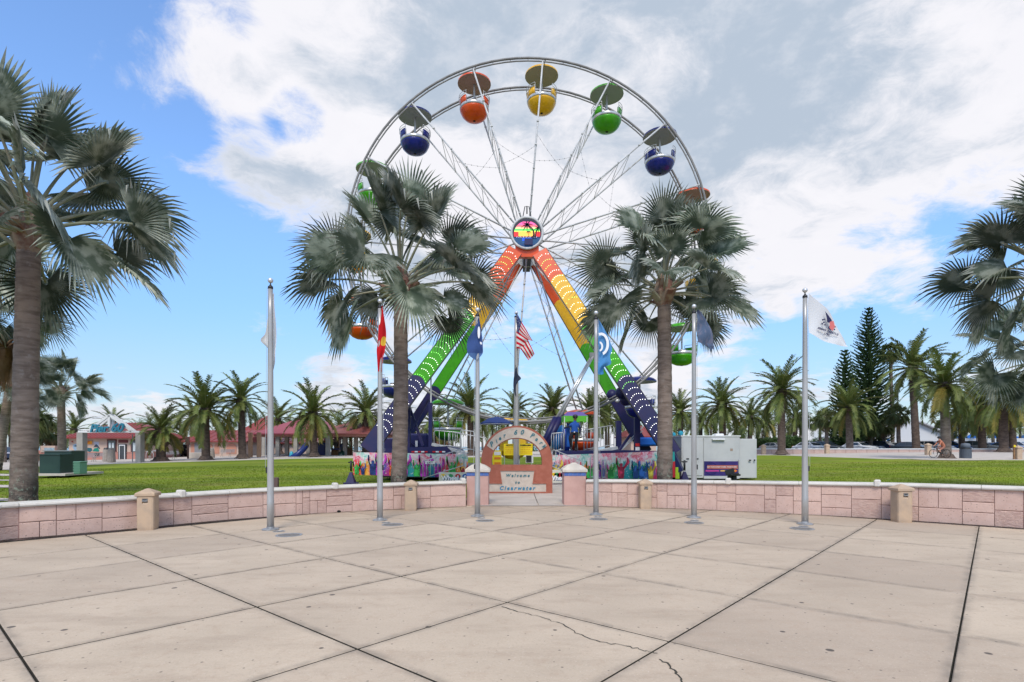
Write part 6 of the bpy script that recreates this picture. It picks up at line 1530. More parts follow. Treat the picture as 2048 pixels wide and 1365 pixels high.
for i, px in enumerate((291, 299.5, 309)):
    b = gpx(px, 60); r = empty('bike_rack', b, label='%s of three steel hoop bike racks right of the gateway column' % ['left', 'middle', 'right'][i], cat='bike rack', group='hoop bike racks')
    MB().use(M_rail, True).tube([(-.4, 0, 0)]+[(-.4*math.cos(PI*t/10), 0, .55+.4*math.sin(PI*t/10)) for t in range(11)]+[(.4, 0, 0)], .035, 8).build('hoop', r, world=False)
b = gpx(265, 54); r = empty('sign_post', b, label='thin grey post before the kiosk right window', cat='post'); MB().use(M_gm).tube([(0, 0, 0), (0, 0, 2.7)], .05, 6).build('pole', r, world=False)
# ---- utility cabinets
M_gbox = mat('cabinet_dark_green', (.012, .035, .03), (.02, .05, .04), rough=.35, scale=.8); M_lgb = mat('cabinet_pale_green', (.13, .28, .19), rough=.6)
d = 30.0; b = Vector((X(110, d), d, Z(948, d))); u = empty('utility_cabinet', b, label='large dark green utility cabinet on the lawn', cat='utility cabinet')
pbox('body', M_gbox, u, ((X(78, d)+X(120, d))/2, d+.5, (Z(948, d)+Z(910, d))/2), (X(120, d)-X(78, d), 1.0, Z(910, d)-Z(948, d)), bev=.02); D2 = d+1.45; pbox('tall_body', M_gbox, u, ((X(88, D2)+X(143, D2))/2, D2+.5, (Z(948, D2)+Z(905.5, D2))/2), (X(143, D2)-X(88, D2), 1.0, Z(905.5, D2)-Z(948, D2)+.15), bev=.02)
pbox('lid', M_gbox, u, ((X(78, d)+X(120, d))/2, d+.5, Z(909.6, d)), (X(121, d)-X(77, d), 1.1, .05)); pbox('lid', mat('cabinet_lid', (.2, .22, .21), rough=.3), u, ((X(88, D2)+X(143, D2))/2, D2+.5, Z(905, D2)+.08), (X(143, D2)-X(88, D2)+.1, 1.1, .05)); pbox('pad', M_path, u, (b.x-.3, d+1.1, b.z-.04), (2.2, 2.8, .12))
b = Vector((X(140, d-1), d-.6, Z(948.5, d-.6))); u = empty('telecom_cabinet', b, label='small pale green ribbed cabinet beside the large dark one', cat='utility cabinet')
pbox('body', M_lgb, u, (b.x, b.y+.3, b.z+.30), (.36, .5, .62), bev=.02); [pbox('rib', M_lgb, u, (b.x, b.y+.03, b.z+.08+.085*i), (.37, .03, .03)) for i in range(7)]; pbox('lid', M_lgb, u, (b.x, b.y+.3, b.z+.64), (.40, .54, .05), bev=.015)
b = gpx(25, 58); hy = empty('fire_hydrant', b, label='orange fire hydrant at the far left kerb', cat='hydrant'); M_hy = mat('hydrant_orange', (.75, .22, .01), rough=.5); MB().use(M_hy).lathe([(.2, 0), (.2, .06), (.14, .1), (.14, .55), (.18, .58), (.12, .72), (.02, .8)], n=12).box((0, 0, .42), (.5, .14, .14)).build('body', hy, world=False)
# ---- low far-left wall with mosaic
r = empty('mosaic_wall', gpx(100, 68), label='low pink wall with a raised wave mosaic panel at left', cat='wall'); d = 68
a, b = P(38, 922, d), P(138, 901, d); pbox('wall', M_kb, r, ((a.x+b.x)/2, d, (a.z+b.z)/2), (b.x-a.x, .4, b.z-a.z)); a, b = P(85, 905, d), P(114, 892, d); pbox('panel', M_kw, r, ((a.x+b.x)/2, d-.05, (a.z+b.z)/2), (b.x-a.x, .5, b.z-a.z)); a, b = P(93, 902, d), P(113, 896, d); pbox('mosaic', mat('mosaic_blue', (.2, .3, .36), (.35, .42, .45), scale=8), r, ((a.x+b.x)/2, d-.32, (a.z+b.z)/2), (b.x-a.x, .03, b.z-a.z))
# ---- rest room building with arches
def building(name, lab, d, x0, x1, yb, yt, dep, roof, wallm, arches=(), rz=0):
    a, b = P(x0, yb, d), P(x1, yt, d); r = empty(name, Vector(((a.x+b.x)/2, d+dep/2, a.z)), label=lab, cat='building')
    pbox('wall', wallm, r, ((a.x+b.x)/2, d+dep/2, (a.z+b.z)/2), (b.x-a.x, dep, b.z-a.z))
    zt = Z(roof[0], d+dep/2); mb = MB().use(roof[2]); hip_roof(mb, ((a.x+b.x)/2, d+dep/2), b.x-a.x, dep, b.z, zt, roof[1], ov=.6); mb.build('roof', r)
    mb = MB().use(M_rib); ribs(mb, b.x-a.x, dep, b.z, zt, roof[1], int((b.x-a.x)/.8), ((a.x+b.x)/2, d+dep/2), ov=.6); mb.build('roof_rib', r)
    for x_, w_, y0, y1, m in arches:
        pts = [(x_-w_/2, y1), (x_-w_/2, y0+w_*.35)]+[(x_-w_/2*math.cos(PI*t/8), y0+w_*.35-w_*.35*math.sin(PI*t/8)) for t in range(1, 8)]+[(x_+w_/2, y0+w_*.35), (x_+w_/2, y1)]
        q = MB().use(m); q.prism([(P(u, v, d).x, P(u, v, d).z) for u, v in pts], d-.06, d+.02); q.build('arch_panel', r)
    return r
M_arch = mat('arch_infill', (.46, .22, .15), rough=.9)
rb = building('restroom_building', 'pink building with arched wall panels and red roof behind the palms', 72, 378, 489, 920, 883, 9, (861, 9, M_roof), M_kw, [(387, 9, 888, 908, M_arch), (420, 10, 888, 908, M_arch), (434, 9, 888, 908, M_arch), (463, 20, 888, 908, M_arch)])
pbox('door', M_gm, rb, (X(397, 72), 71.95, (Z(914, 72)+Z(882, 72))/2), (.95, .12, 2.1)); 
building('snack_building', 'low pink building with a dark red fascia behind the playground shelter', 84, 489, 618, 921, 886, 10, (874, 18, M_roof), M_kw, [(575, 7, 892, 915, M_gl), (590, 6, 892, 915, M_gl)])
sb = building('gabled_hall', 'taller pink hall with a steep red roof far behind the left palms', 96, 478, 560, 920, 868, 8, (832, 1.0, M_roof), M_kw)
building('red_roof_hut', 'small hut with a bright red roof between the right legs of the wheel', 60, 1262, 1312, 905, 873, 6, (852, 1.0, M_roof), M_kw, [(1292, 20, 876, 886, M_blk)])
building('far_red_hut', 'tiny far hut with a red roof behind the left ramp', 110, 866, 893, 905, 889, 5, (879, .5, M_roof), M_kw)
# two tan gate posts
for i, px in enumerate((501, 518)):
    b = gpx(px, 60); r = empty('tan_post', b, label='tan square post, %s of the two before the playground' % ('left' if i == 0 else 'right'), cat='post', group='tan posts'); MB().use(mat('tan_post', (.48, .28, .17), rough=.8)).box((0, 0, 1.35), (.36, .36, 2.7), bev=.02).build('shaft', r, world=False)
MB().use(M_kw)
# ---- playground shelter
d = 66; ps = empty('playground_shelter', gpx(612, d+5), label='open playground shelter with concrete columns and a faded red roof', cat='shelter')
cz0 = Z(873, d)
for i, (px, dd_) in enumerate(((528, 70), (556, 64), (574, 66), (592, 62), (617, 64), (656, 62), (690, 66), (712, 66), (728, 72), (672, 74), (640, 76))):
    b = gpx(px, dd_); pbox('column', M_conb, ps, (b.x, b.y, (b.z+cz0)/2), (.42, .42, cz0-b.z))
x0, x1 = X(514, 66), X(765, 66)
pbox('fascia', M_kb, ps, ((x0+x1)/2, 69, cz0+.1), (x1-x0, 11, .35))
for nm, a_, b_, pk, rg_ in (('roof', 516, 660, 833, 1.0), ('roof', 640, 770, 838, 1.5)):
    xa, xb = X(a_, 64), X(b_, 64); mb = MB().use(M_roofp if a_ > 600 else mat('roof_plum', (.27, .05, .07), rough=.5)); hip_roof(mb, ((xa+xb)/2, 69), xb-xa, 11, cz0+.28+(.02 if a_ > 600 else 0), Z(pk, 69), rg_, ov=.3); mb.build(nm, ps)
# ---- playground pieces
M_pl = mat('play_blue', (.012, .03, .16), rough=.35); M_wood = mat('play_timber', (.30, .17, .08), (.2, .1, .05), scale=4, rough=.8)
d = 63; b = gpx(610, d); r = empty('play_slide', b, label='dark blue curved slide in front of the playground shelter', cat='slide')
pts = [P(613, 890, d), P(606, 900, d-.6), P(597, 908, d-1), P(588, 914, d-1.1), P(580, 917, d-.8)]; mb = MB().use(M_pl, True).tube(pts, .34, 10, caps=False); mb.build('chute', r)
MB().use(M_pl, True).sphere(P(580, 917.5, d-.8), .42, 10, 6, (1, 1, .7)).build('chute_end', r)
b = gpx(590, d); c0 = empty('play_rider', gpx(583, 62), label='light blue spring rider beside the blue slide', cat='play ride'); MB().use(mat('play_azure', (.05, .38, .50), rough=.4), True).sphere(P(583, 910, 62), .3, 10, 8, (.8, .8, 1.4)).build('body', c0); MB().use(M_blk).tube([P(583, 914, 62), gpx(583, 62)], .06, 6).build('spring', c0)
ply = empty('play_structure', gpx(670, 68), label='timber and navy climbing structure under the shelter', cat='climbing frame'); d = 68
for px in (624, 632, 642, 650, 664, 676, 686, 694, 703): a = gpx(px, d+((px*7) % 3)); pbox('timber_post', M_wood, ply, (a.x, a.y, a.z+1.25), (.16, .16, 2.7))
for x0_, x1_, y0, y1, m in ((637, 652, 886, 918, M_pl), (662, 676, 885, 892, M_blk), (662, 674, 900, 917, M_wood), (677, 690, 888, 896, M_pl), (622, 634, 886, 917, M_wood), (654, 661, 890, 915, M_blk), (679, 690, 904, 917, M_blk), (693, 706, 896, 916, M_wood), (665, 700, 897, 900, M_pl)):
    a, b = P(x0_, y1, d-.5), P(x1_, y0, d-.5); pbox('play_panel', m, ply, ((a.x+b.x)/2, d-.5+random.uniform(-.6, .6), (a.z+b.z)/2), (b.x-a.x, .3, b.z-a.z))
MB().use(mat('play_dark_green', (.01, .05, .04), rough=.3), True).tube([P(690, 895, 67), P(686, 905, 66), P(680, 915, 65)], .3, 8).build('green_slide', ply)
# small brown post on the lawn by the wall
b = gpx(553, 17.6); r = empty('lawn_marker', b, label='short brown marker post on the grass right of the far left pole', cat='post'); MB().use(mat('post_brown', (.17, .10, .09), rough=.8)).box((0, 0, .38), (.12, .12, .80), bev=.01).build('shaft', r, world=False)
b = gpx(376, 60); r = empty('trail_sign', b, label='narrow brown sign post left of the broad date palm', cat='post'); MB().use(mat('post_dark', (.08, .04, .03), rough=.8)).box((0, 0, 1.2), (.14, .14, 2.4)).box((0, -.05, 1.9), (.4, .08, .8)).build('shaft', r, world=False)
b = gpx(396, 62); r = empty('planter_block', b, label='pale low concrete block at the foot of the broad date palm', cat='block'); MB().use(M_path).box((0, 0, .3), (1.9, .8, .65), bev=.03).build('block', r, world=False)

# ---- far pink wall right, with bollards
M_fpw = mat('far_wall_pink', (.50, .36, .31), (.45, .32, .28), rough=.9, scale=1.5)
d = 62; fp = empty('far_wall', Vector((X(1780, d), d, .8)), label='long low pink wall with white coping beyond the right lawn', cat='wall')
xa, xb = X(1500, d), X(2120, d); zb0 = lambda px: Z(interp(px, [1500, 1650, 2120], [907, 908, 912]), d); zt0 = Z(898.5, d)
mb = MB().use(M_fpw); x_ = xa
pc = MB().use(M_fpw).box((0, 0, 0), (1.16, .28, .62), bev=.015).mesh('wall_block')
while x_ < xb: inst('wall_block', pc, fp, (x_-fp.location.x+.6, 0, zt0-.36-fp.location.z)); x_ += 1.19
pbox('footing', M_mortar, fp, ((xa+xb)/2, d+.02, zt0-.5), (xb-xa, .2, 1.1)); pbox('coping', M_whp, fp, ((xa+xb)/2, d, zt0), (xb-xa, .42, .11), bev=.02)
for i, (px, dd_, nm) in enumerate(((1527, 60, 'beside the tall date palm'), (1654, 60, 'left of the pale trunked date palm'), (1856, 52, 'left of the cyclist'), (2036, 44, 'at the right edge beside the yellow topped post'))):
    b = gpx(px, dd_); r = empty('far_path_light', b, label='far tan path light '+nm, cat='path light', group='far path lights'); MB().use(M_tan).box((0, 0, .38), (.42, .42, .95), bev=.04).build('shaft', r, world=False); MB().use(M_tan).lathe([(.33, .85), (.33, .92), (.02, 1.08)], n=4, ph=PI/4).build('cap', r, world=False)
b = gpx(2028, 44); r = empty('marker_post', b, label='thin wooden post with a yellow top at the right edge', cat='post'); MB().use(M_wood).box((0, 0, .55), (.10, .10, 1.2)).build('shaft', r, world=False); MB().use(M_ny).box((0, -.06, 1.02), (.14, .04, .16)).build('plate', r, world=False)
# litter bin
b = gpx(1931, 44); r = empty('litter_bin', b, label='grey round litter bin with a hooded lid right of the cyclist', cat='litter bin'); M_lb2 = mat('bin_grey_blue', (.12, .14, .17), rough=.6)
MB().use(M_lb2, True).lathe([(.36, 0), (.38, .03), (.38, .78), (.40, .80)], n=20).build('body', r, world=False); MB().use(M_blk, True).lathe([(.40, .80), (.41, .86), (.33, .88)], n=20).build('rim', r, world=False); MB().use(M_lb2, True).lathe([(.31, .86), (.31, 1.12), (.27, 1.22), (.02, 1.27)], n=20).build('hood', r, world=False)
for kk in range(20): a = 2*PI*kk/20; MB().use(M_lb2).box((.385*math.cos(a), .385*math.sin(a), .4), (.02, .02, .7), rz=a).build('rib', r, world=False)
# mulch ring under the cyclist's palm and kerb path
mb = MB().use(M_sand); c = gpx(1905, 42.5); n = 28; mb.add([(c.x+3.1*math.cos(2*PI*i/n), c.y+1.6*math.sin(2*PI*i/n), gz(c.x+3.1*math.cos(2*PI*i/n), c.y+1.6*math.sin(2*PI*i/n))+.06) for i in range(n)], [list(range(n))]); mb.build('sand_ring', kind='structure')

# ---- white hall, tents, hedge
M_wh = mat('hall_white', (.58, .58, .58), rough=.8); M_whr = mat('hall_roof', (.50, .50, .51), rough=.7)
d = 118; wh = empty('white_hall', Vector((X(1830, d), d, .8)), label='white low gabled hall behind the car park at right', cat='building')
vs = [P(a, b, d) for a, b in ((1718, 906), (1718, 876), (1768, 852), (1812, 845), (1832, 845), (1895, 872), (1905, 876), (1905, 906))]; mb = MB().use(M_wh).prism([(v.x, v.z) for v in vs], d, d+14); mb.build('wall', wh)
mb = MB().use(M_whr)
for a, b in (((1764, 851.5), (1714, 875.5)), ((1835, 844), (1906, 875))): p, q_ = P(*a, d), P(*b, d); mb.beam(p+Vector((0, 6.5, .05)), q_+Vector((0, 6.5, .05)), 15, .25)
mb.build('roof', wh); a, b = P(1778, 866, d), P(1784, 860, d); pbox('vent_grille', M_gm, wh, ((a.x+b.x)/2, d-.05, (a.z+b.z)/2), (b.x-a.x, .1, b.z-a.z))
a, b = P(1905, 893, 112), P(2120, 877, 112); o = pbox('site_fence', M_wh, None, ((a.x+b.x)/2, 112, (a.z+b.z)/2), (b.x-a.x, .3, b.z-a.z)); tag(o, 'plain white boundary fence behind the cars at right', 'fence')
M_tent = mat('canopy_blue', (.01, .13, .45), rough=.6, trans=.2)
for i, px in enumerate((1906, 1942, 1990, 2022, 2050)):
    d = 125; c = P(px, 874, d); r = empty('blue_canopy', Vector((c.x, d, gz(c.x, d))), label='bright blue pointed canopy, %s beyond the white fence' % ['leftmost', 'second from left', 'middle', 'second from right', 'rightmost'][i], cat='canopy', group='blue canopies')
    MB().use(M_tent).lathe([(2.2, -.35), (2.2, 0), (.9, .55), (.05, 1.1)], (0, 0, c.z-r.location.z-.4), 4, ph=PI/4+i).build('roof', r, world=False); MB().use(M_gm).tube([(0, 0, 0), (0, 0, c.z-r.location.z)], .06, 6).build('pole', r, world=False)
for i, (px, w_) in enumerate(((1500, 22), (1532, 26), (1565, 26), (1340, 20))):
    d = 122; c = P(px, 876, d); r = empty('pale_tent', Vector((c.x, d, .8)), label='pale pitched tent roof, %s' % ['left of the hedge', 'above the hedge', 'above the hedge right end', 'low behind the right silver palm'][i], cat='tent', group='pale tents'); ww = w_/F*d
    MB().use(M_whr).add([(-ww/2, 0, c.z-.8-.5), (ww/2, 0, c.z-.8-.5), (ww/2, 3, c.z-.8-.5), (-ww/2, 3, c.z-.8-.5), (0, 1.5, c.z-.8+.35)], [[0, 1, 4], [1, 2, 4], [2, 3, 4], [3, 0, 4], [3, 2, 1, 0]]).build('roof', r, world=False)
    MB().use(M_gm).box((-ww/2+.1, .1, (c.z-1.3)/2), (.1, .1, c.z-1.3)).box((ww/2-.1, .1, (c.z-1.3)/2), (.1, .1, c.z-1.3)).build('pole', r, world=False)
def leafmass(name, lab, boxes, m, n, sz, cat, seed, kind='stuff'):
    rg = np.random.default_rng(seed); v = []; 
    for (cx, cy, cz, a, b, c, cnt) in boxes:
        u = rg.normal(size=(cnt, 3)); u /= np.linalg.norm(u, axis=1)[:, None]; rr = rg.random(cnt)**.3; p = u*rr[:, None]*np.array([a, b, c])+np.array([cx, cy, cz]); v.append(p)
    p = np.concatenate(v); k = len(p); e1 = rg.normal(size=(k, 3)); e1 /= np.linalg.norm(e1, axis=1)[:, None]; e2 = rg.normal(size=(k, 3)); e2 /= np.linalg.norm(e2, axis=1)[:, None]; s = sz*rg.uniform(.6, 1.3, k)[:, None]
    V = np.stack([p-e1*s, p+e2*s*.5, p+e1*s, p-e2*s*.5], 1).reshape(-1, 3); me = bpy.data.meshes.new(name); me.from_pydata(V.tolist(), [], [[4*i, 4*i+1, 4*i+2, 4*i+3] for i in range(k)]); me.materials.append(m)
    c = V.mean(0); o = bpy.data.objects.new(name, me); link(o); return tag(o, lab, cat, kind=kind)
M_hed = mat('hedge_leaf', (.03, .065, .015), (.06, .11, .025), rough=.8, scale=2)
bx = [];
for i, (px, d, py0, py1, n) in enumerate(((1520, 88, 878, 898, 1500), (1535, 86, 876, 898, 1500), (1550, 86, 876, 898, 1500), (1575, 82, 872, 899, 1800), (1592, 82, 873, 899, 1800), (1605, 82, 876, 899, 1200), (1625, 90, 882, 899, 800))):
    c = P(px, (py0+py1)/2, d); bx.append((c.x, d, c.z, 1.1, .9, (py1-py0)/2/F*d*1.1, n))
leafmass('hedge', 'dense green clipped hedge behind the far wall right of the trailer', bx, M_hed, 0, .14, 'hedge', 4)
bx = [(X(px, 108), 108, Z(890, 108), 2.5, 1.5, 1.6, 700) for px in (1640, 1655, 1670, 640, 690, 740, 350, 395, 1060, 1100)]
leafmass('shrubs', 'low far shrubs along the beach edge', bx, M_hed, 0, .2, 'shrubs', 5)

# ---- cars
M_tyre = mat('tyre', (.015, .015, .015), rough=.9); M_rim = mat('wheel_rim', (.35, .35, .36), rough=.35, metal=.7); M_cgl = mat('car_glass', (.02, .028, .035), rough=.06, spec=.9); M_hl = mat('headlight', (.6, .6, .58), rough=.2); M_tl = mat('tail_light', (.40, .01, .01), rough=.3)
CARM = {}
def carmesh(kind):
    """side profile (x along car, z up), body lower part, glasshouse, then window panes"""
    if kind == 'sedan': low = [(-2.25, .35), (-2.28, .62), (-2.15, .86), (-1.5, .95), (1.0, .98), (1.9, .84), (2.22, .68), (2.25, .35)]; gh = [(-1.72, .93), (-1.05, 1.38), (-.2, 1.45), (.45, 1.40), (1.22, .95)]; L = 2.25
    elif kind == 'suv': low = [(-2.3, .42), (-2.34, .8), (-2.28, 1.05), (-2.2, 1.08), (1.05, 1.08), (2.0, .98), (2.28, .75), (2.3, .42)]; gh = [(-2.22, 1.06), (-1.95, 1.62), (-1.2, 1.72), (.2, 1.68), (1.15, 1.07)]; L = 2.3
    else: low = [(-2.05, .38), (-2.08, .8), (-2.0, .98), (-1.9, 1.0), (.9, .98), (1.75, .85), (2.02, .65), (2.05, .38)]; gh = [(-1.95, .98), (-1.6, 1.42), (-.9, 1.5), (.2, 1.46), (1.1, .97)]; L = 2.05
    return low, gh, L
def car(kind, loc, rz, paint, lab):
    r = empty('parked_car', loc, rz, label=lab, cat='car', group='cars parked beyond the park'); low, gh, L = carmesh(kind); W = .90
    key = (kind, paint.name)
    if key not in CARM:
        out = []
        mb = MB().use(paint, False); n = len(low)
        def sec(y, ins, zoff=0): return [(x*(1-ins*.03), y, z) for x, z in low]
        vs = sec(-W+.06, 1)+sec(-W, 0)+sec(W, 0)+sec(W-.06, 1); 
        lowr = [(x, z) for x, z in low]
        vs = [(x*.985, -W+.07, z-.0+(-.03 if z > .9 else 0)) for x, z in low]+[(x, -W+.0, min(z, .80)) for x, z in low]+[(x, W, min(z, .80)) for x, z in low]+[(x*.985, W-.07, z) for x, z in low]
        vs = []
        for y, zc, xs_ in ((-W+.05, 0, .99), (-W, -.12, 1.0), (-W+.10, 0.0, .985), (0, .03, 1.0), (W-.10, 0.0, .985), (W, -.12, 1.0), (W-.05, 0, .99)):
            for x, z in low: vs.append((x*xs_, y, z+(zc if z > .8 else 0) if z > .5 else z-(.03 if abs(y) == W else 0)))
        # rings: side lower panel then shoulder then bonnet
        rows = [0, 1, 2, 3, 4, 5, 6]; fs = []
        for a in range(6):
            for i in range(n-1): fs.append([a*n+i, a*n+i+1, (a+1)*n+i+1, (a+1)*n+i])
        fs += [list(range(n)), [6*n+i for i in range(n)][::-1], [k*n for k in range(7)], [k*n+n-1 for k in range(7)][::-1]]
        mb.add(vs, fs)
        m = len(gh); gv = [(x, -.74+(.10 if z > 1.2 else -.05), z) for x, z in gh]+[(x, .74-(.10 if z > 1.2 else -.05), z) for x, z in gh]
        mb.add(gv, [list(range(m)), [m+i for i in range(m)][::-1]]+[[i, m+i, m+i+1, i+1] for i in range(m-1)]); out.append(('body', mb.mesh('body')))
        def ins(pts, f=.86, dz=-.01):
            cx = sum(p[0] for p in pts)/len(pts); cz = sum(p[2] for p in pts)/len(pts); cy = sum(p[1] for p in pts)/len(pts); return [(cx+(p[0]-cx)*f, p[1], cz+(p[2]-cz)*f+dz) for p in pts]
        for s in (-1, 1):
            xm = (gh[1][0]+gh[-2][0])/2-.0
            for a_, b_ in (((gh[0], gh[1]), (xm-.03, None)), ((None, xm+.03), (gh[-2], gh[-1]))):
                pass
            top = gh[2][1]-.09; bot = gh[0][1]+.03
            x0b, x0t, x1t, x1b = gh[0][0]+.22, gh[1][0]+.12, gh[-2][0]-.05, gh[-1][0]-.28
            for (ba, ta, tb, bb_) in ((x0b, x0t, xm-.04, xm-.04), (xm+.04, xm+.04, x1t, x1b)):
                mb = MB().use(M_cgl); yb_, yt_ = .79*s+.012*s, .655*s+.012*s; mb.add([(ba, yb_, bot), (bb_, yb_, bot), (tb, yt_, top), (ta, yt_, top), (ba, yb_-.03*s, bot), (bb_, yb_-.03*s, bot), (tb, yt_-.03*s, top), (ta, yt_-.03*s, top)], [[0, 1, 2, 3], [4, 5, 1, 0], [2, 6, 7, 3], [1, 5, 6, 2], [0, 3, 7, 4]]); out.append(('side_window', mb.mesh('side_window')))
        for (p, q_, nm) in ((gh[-2], gh[-1], 'windscreen'), (gh[1], gh[0], 'rear_window')):
            sg = 1 if nm == 'windscreen' else -1; e = .02*sg; mb = MB().use(M_cgl); mb.add([(p[0]+(q_[0]-p[0])*.08+e, -.60, p[1]+(q_[1]-p[1])*.08+.015), (p[0]+(q_[0]-p[0])*.08+e, .60, p[1]+(q_[1]-p[1])*.08+.015), (p[0]+(q_[0]-p[0])*.92+e, .72, p[1]+(q_[1]-p[1])*.92+.015), (p[0]+(q_[0]-p[0])*.92+e, -.72, p[1]+(q_[1]-p[1])*.92+.015)], [[0, 1, 2, 3]]); out.append((nm, mb.mesh(nm)))
        for sx in (-1.38, 1.38):
            for s in (-1, 1):
                T = Matrix.Translation((sx, s*(W-.10), .33)) @ Matrix.Rotation(PI/2, 4, 'X'); mb = MB().use(M_tyre, True).lathe([(.2, -.11), (.33, -.11), (.33, .11), (.2, .11)], n=16, M=T); out.append(('tyre', mb.mesh('tyre')))
                mb = MB().use(M_rim).lathe([(.02, .02), (.21, .02), (.21, .115), (.02, .10)] if s < 0 else [(.02, -.10), (.21, -.115), (.21, -.02), (.02, -.02)], n=12, M=T); out.append(('rim', mb.mesh('rim')))
        for s in (-1, 1):
            out.append(('headlight', MB().use(M_hl).box((L*.955, s*.66, .70), (.22, .34, .14), bev=.02).mesh('headlight'))); out.append(('tail_light', MB().use(M_tl).box((-L*.975, s*.68, .82), (.14, .3, .16), bev=.02).mesh('tail_light'))); out.append(('mirror', MB().use(paint).box((.75, s*.93, 1.0), (.12, .16, .12), bev=.02).mesh('mirror')))
        out.append(('grille', MB().use(M_blk).box((L+.0, 0, .55), (.06, .9, .18)).mesh('grille'))); out.append(('number_plate', MB().use(M_whp).box((-L-.03, 0, .72), (.03, .32, .14)).mesh('number_plate')))
        CARM[key] = out
    for nm, me in CARM[key]: inst(nm, me, r)
    return r
def paint(nm, c, met=.3): return mat('car_paint_'+nm, c, rough=.22, metal=met, spec=.6)
PT = {'white': paint('white', (.62, .62, .62), 0), 'silver': paint('silver', (.38, .39, .41)), 'black': paint('black', (.01, .011, .013)), 'grey': paint('grey', (.10, .11, .12)), 'red': paint('red', (.35, .015, .015)), 'blue': paint('blue', (.02, .10, .32)), 'light blue': paint('light_blue', (.10, .30, .50)), 'navy': paint('navy', (.012, .025, .07))}
CARS = [ # px, dist, kind, colour, heading deg, label
    (306, 76, 'sedan', 'light blue', 182, 'light blue saloon car behind the bike racks'), (345, 74, 'suv', 'black', 184, 'black estate car partly hidden by the short fat date palm'), (372, 80, 'sedan', 'silver', 182, 'silver car behind the black one at left'),
    (282, 84, 'suv', 'black', 185, 'dark car behind the gateway right column'), (8, 66, 'suv', 'navy', 205, 'navy car at the left picture edge'), (30, 70, 'sedan', 'blue', 195, 'blue car behind the near left trunk'), (14, 78, 'suv', 'white', 190, 'white car roof at the left picture edge'),
    (1620, 75, 'sedan', 'white', -70, 'white saloon right of the hedge'), (1655, 78, 'suv', 'grey', -68, 'dark grey car left of the pale trunked palm'), (1682, 80, 'suv', 'black', -70, 'black car just right of the cabbage palm'), (1716, 75, 'sedan', 'white', -68, 'white car right of the conifers foot'),
    (1737, 79, 'suv', 'silver', -66, 'silver car before the white hall left end'), (1768, 78, 'suv', 'navy', -62, 'large navy car before the white hall'), (1795, 82, 'hatch', 'white', -64, 'white hatchback behind the leaning cabbage palm'), (1812, 76, 'hatch', 'red', -110, 'red hatchback before the white hall'),
    (1822, 73, 'sedan', 'grey', -66, 'grey saloon in front of the red hatchback'), (1868, 76, 'suv', 'white', -62, 'white car left of the cyclist'), (1908, 77, 'suv', 'blue', -60, 'blue car right of the cyclist palm'), (1962, 75, 'suv', 'grey', -40, 'dark car with bright windscreen right of the litter bin'),
    (1985, 80, 'sedan', 'silver', -62, 'silver saloon right of the dark car'), (2012, 75, 'sedan', 'blue', -58, 'blue saloon near the right edge'), (2040, 82, 'suv', 'white', -60, 'white tall car at the right picture edge'), (1934, 84, 'sedan', 'black', -60, 'black saloon behind the litter bin'), (1550, 84, 'sedan', 'silver', -66, 'silver car behind the far wall left of the tall date palm')]
for px, d, kd, pc_, hd, lab in CARS:
    b = gpx(px, d)
    if px > 1500: b.z = Z(896.5, d)-(.72 if kd == 'suv' else .62)
    car(kd, b, R(hd), PT[pc_], lab)
# ---- lamp posts and small signs
for i, (px, d, py, lab) in enumerate(((1583, 120, 861, 'thin lamp post above the hedge'), (1868, 130, 860, 'thin lamp post above the white hall roof end'), (1536, 125, 866, 'thin far lamp post left of the hedge shrubs'), (246, 100, 882, 'thin far post behind the kiosk right end'))):
    b = gpx(px, d); h = Z(py, d)-b.z; r = empty('lamp_post', b, label=lab, cat='lamp post'); MB().use(M_gm).tube([(0, 0, 0), (0, 0, h)], .09, 6).build('pole', r, world=False); MB().use(M_gm).box((.6, 0, h), (1.5, .25, .12)).build('lamp_arm', r, world=False)
for i, (px, py, lab) in enumerate(((1776, 878, 'blue parking sign before the white hall left end'), (1826, 879, 'blue parking sign before the white hall right part'))):
    d = 88; b = gpx(px, d); h = Z(py, d)-b.z; r = empty('parking_sign', b, label=lab, cat='sign', group='parking signs'); MB().use(M_gm).tube([(0, 0, 0), (0, 0, h)], .05, 5).build('pole', r, world=False); MB().use(PT['blue']).box((0, -.06, h-.2), (.45, .04, .55)).build('plate', r, world=False)
# ---- cyclist
d = 43.0; b = gpx(1880, d); q = lambda px, py, y=0.0: Vector((P(px, py, d).x-b.x, y, P(px, py, d).z-b.z)); b.z = Z(916, d)
bk = empty('bicycle', b, label='dark bicycle ridden to the left in front of the far wall', cat='bicycle')
M_bk = mat('bicycle_frame', (.03, .03, .035), rough=.4)
rw, fwc = q(1893, 908), q(1866.5, 907.5); wr = .335
for c in (rw, fwc):
    T = Matrix.Translation(c) @ Matrix.Rotation(PI/2, 4, 'X'); w_ = MB().use(M_tyre, True).lathe([(wr-.02, -.022), (wr+.01, -.012), (wr+.01, .012), (wr-.02, .022), (wr-.03, 0), (wr-.02, -.022)], n=28, M=T).build('wheel', bk, world=False)
    mb = MB().use(M_rim)
    for k_ in range(10): a = PI*2*k_/10; mb.tube([c, c+Vector((math.cos(a)*(wr-.02), 0, math.sin(a)*(wr-.02)))], .004, 3)
    mb.build('spokes', w_, world=False)
bb_ = q(1881, 908); st = q(1886.5, 897.5); hd = q(1871, 896.5); hb = q(1869.5, 893.5)
MB().use(M_bk, True).tube([bb_, st], .018, 6).tube([bb_, hd], .022, 6).tube([st-Vector((-.02, 0, .08)), hd], .018, 6).tube([bb_, rw], .014, 6).tube([st, rw], .012, 6).tube([hb, fwc], .018, 6).build('frame', bk, world=False)
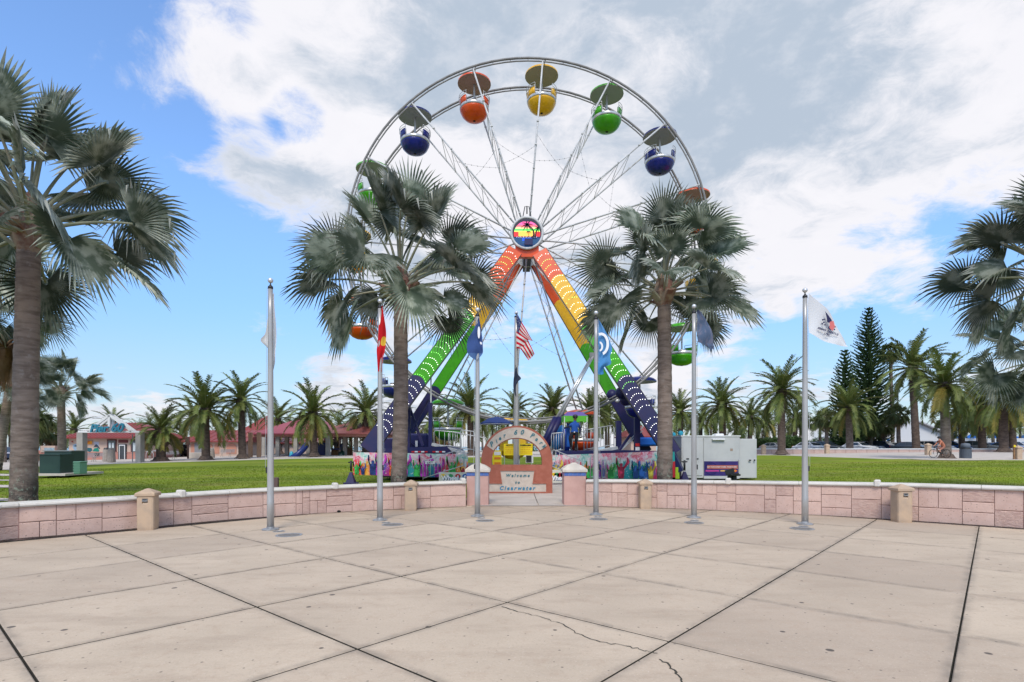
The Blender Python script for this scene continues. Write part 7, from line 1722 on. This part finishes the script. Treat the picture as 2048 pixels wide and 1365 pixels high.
MB().use(M_blk, True).tube([hb+Vector((0, -.28, .02)), hb, hb+Vector((0, .28, .02))], .014, 6).build('handlebar', bk, world=False); MB().use(M_blk, True).sphere(st+Vector((.02, 0, .05)), .12, 8, 5, (1.2, .6, .35)).build('saddle', bk, world=False)
MB().use(M_rim).tube([bb_+Vector((0, -.1, 0)), bb_+Vector((.08, -.1, -.15)), bb_+Vector((.08, -.2, -.15))], .012, 5).tube([bb_+Vector((0, .1, 0)), bb_+Vector((-.08, .1, .15)), bb_+Vector((-.08, .2, .15))], .012, 5).build('crank', bk, world=False)
pv = st+Vector((0, 0, .12)); ch = q(1881, 884.5); nk = q(1879, 880.5); hd_ = q(1878.5, 877); sh = q(1879.5, 883)
J = [pv, pv.lerp(ch, .5)+Vector((.05, 0, .04)), ch, nk, hd_, sh+Vector((0, -.17, 0)), q(1875.5, 889.5, -.22), q(1870.5, 893.5, -.25), sh+Vector((0, .17, 0)), q(1875.5, 889.5, .22), q(1870.5, 893.5, .25),
     pv+Vector((0, -.09, -.02)), q(1876.5, 901, -.1), q(1882, 911, -.13), q(1879, 913, -.13), pv+Vector((0, .09, -.02)), q(1876, 897.5, .1), q(1880, 905.5, .13), q(1877, 906, .13)]
E_ = [(0, 1), (1, 2), (2, 3), (3, 4), (2, 5), (5, 6), (6, 7), (2, 8), (8, 9), (9, 10), (0, 11), (11, 12), (12, 13), (13, 14), (0, 15), (15, 16), (16, 17), (17, 18)]
rad = [(.15, .15), (.14, .13), (.16, .12), .055, (.085, .10), .065, .042, .035, .065, .042, .035, .09, .065, .042, .04, .09, .065, .042, .04]
M_tee = mat('shirt_salmon', (.48, .17, .10), rough=.8); M_sho = mat('shorts_tan', (.30, .13, .09), rough=.8)
def cym(c):
    if c.z > nk.z-.02 and c.x < nk.x+.12: return M_skl
    if c.z > pv.z+.05 and (c.z > q(0, 889).z or c.x > q(1877, 0).x): return M_tee
    if c.z > pv.z-.24 and c.x > q(1878.5, 0).x: return M_sho
    if c.z < q(0, 904.6).z and abs(c.y) > .07 and c.x < q(1881, 0).x: return M_shoe
    return M_skl
cy = figure('person', J, E_, rad, cym, 'cyclist in a salmon shirt and dark helmet riding left', b)
MB().use(M_blk, True).sphere(hd_+Vector((.01, 0, .06)), .135, 12, 8, (1.15, .9, .75)).build('helmet', cy, world=False)
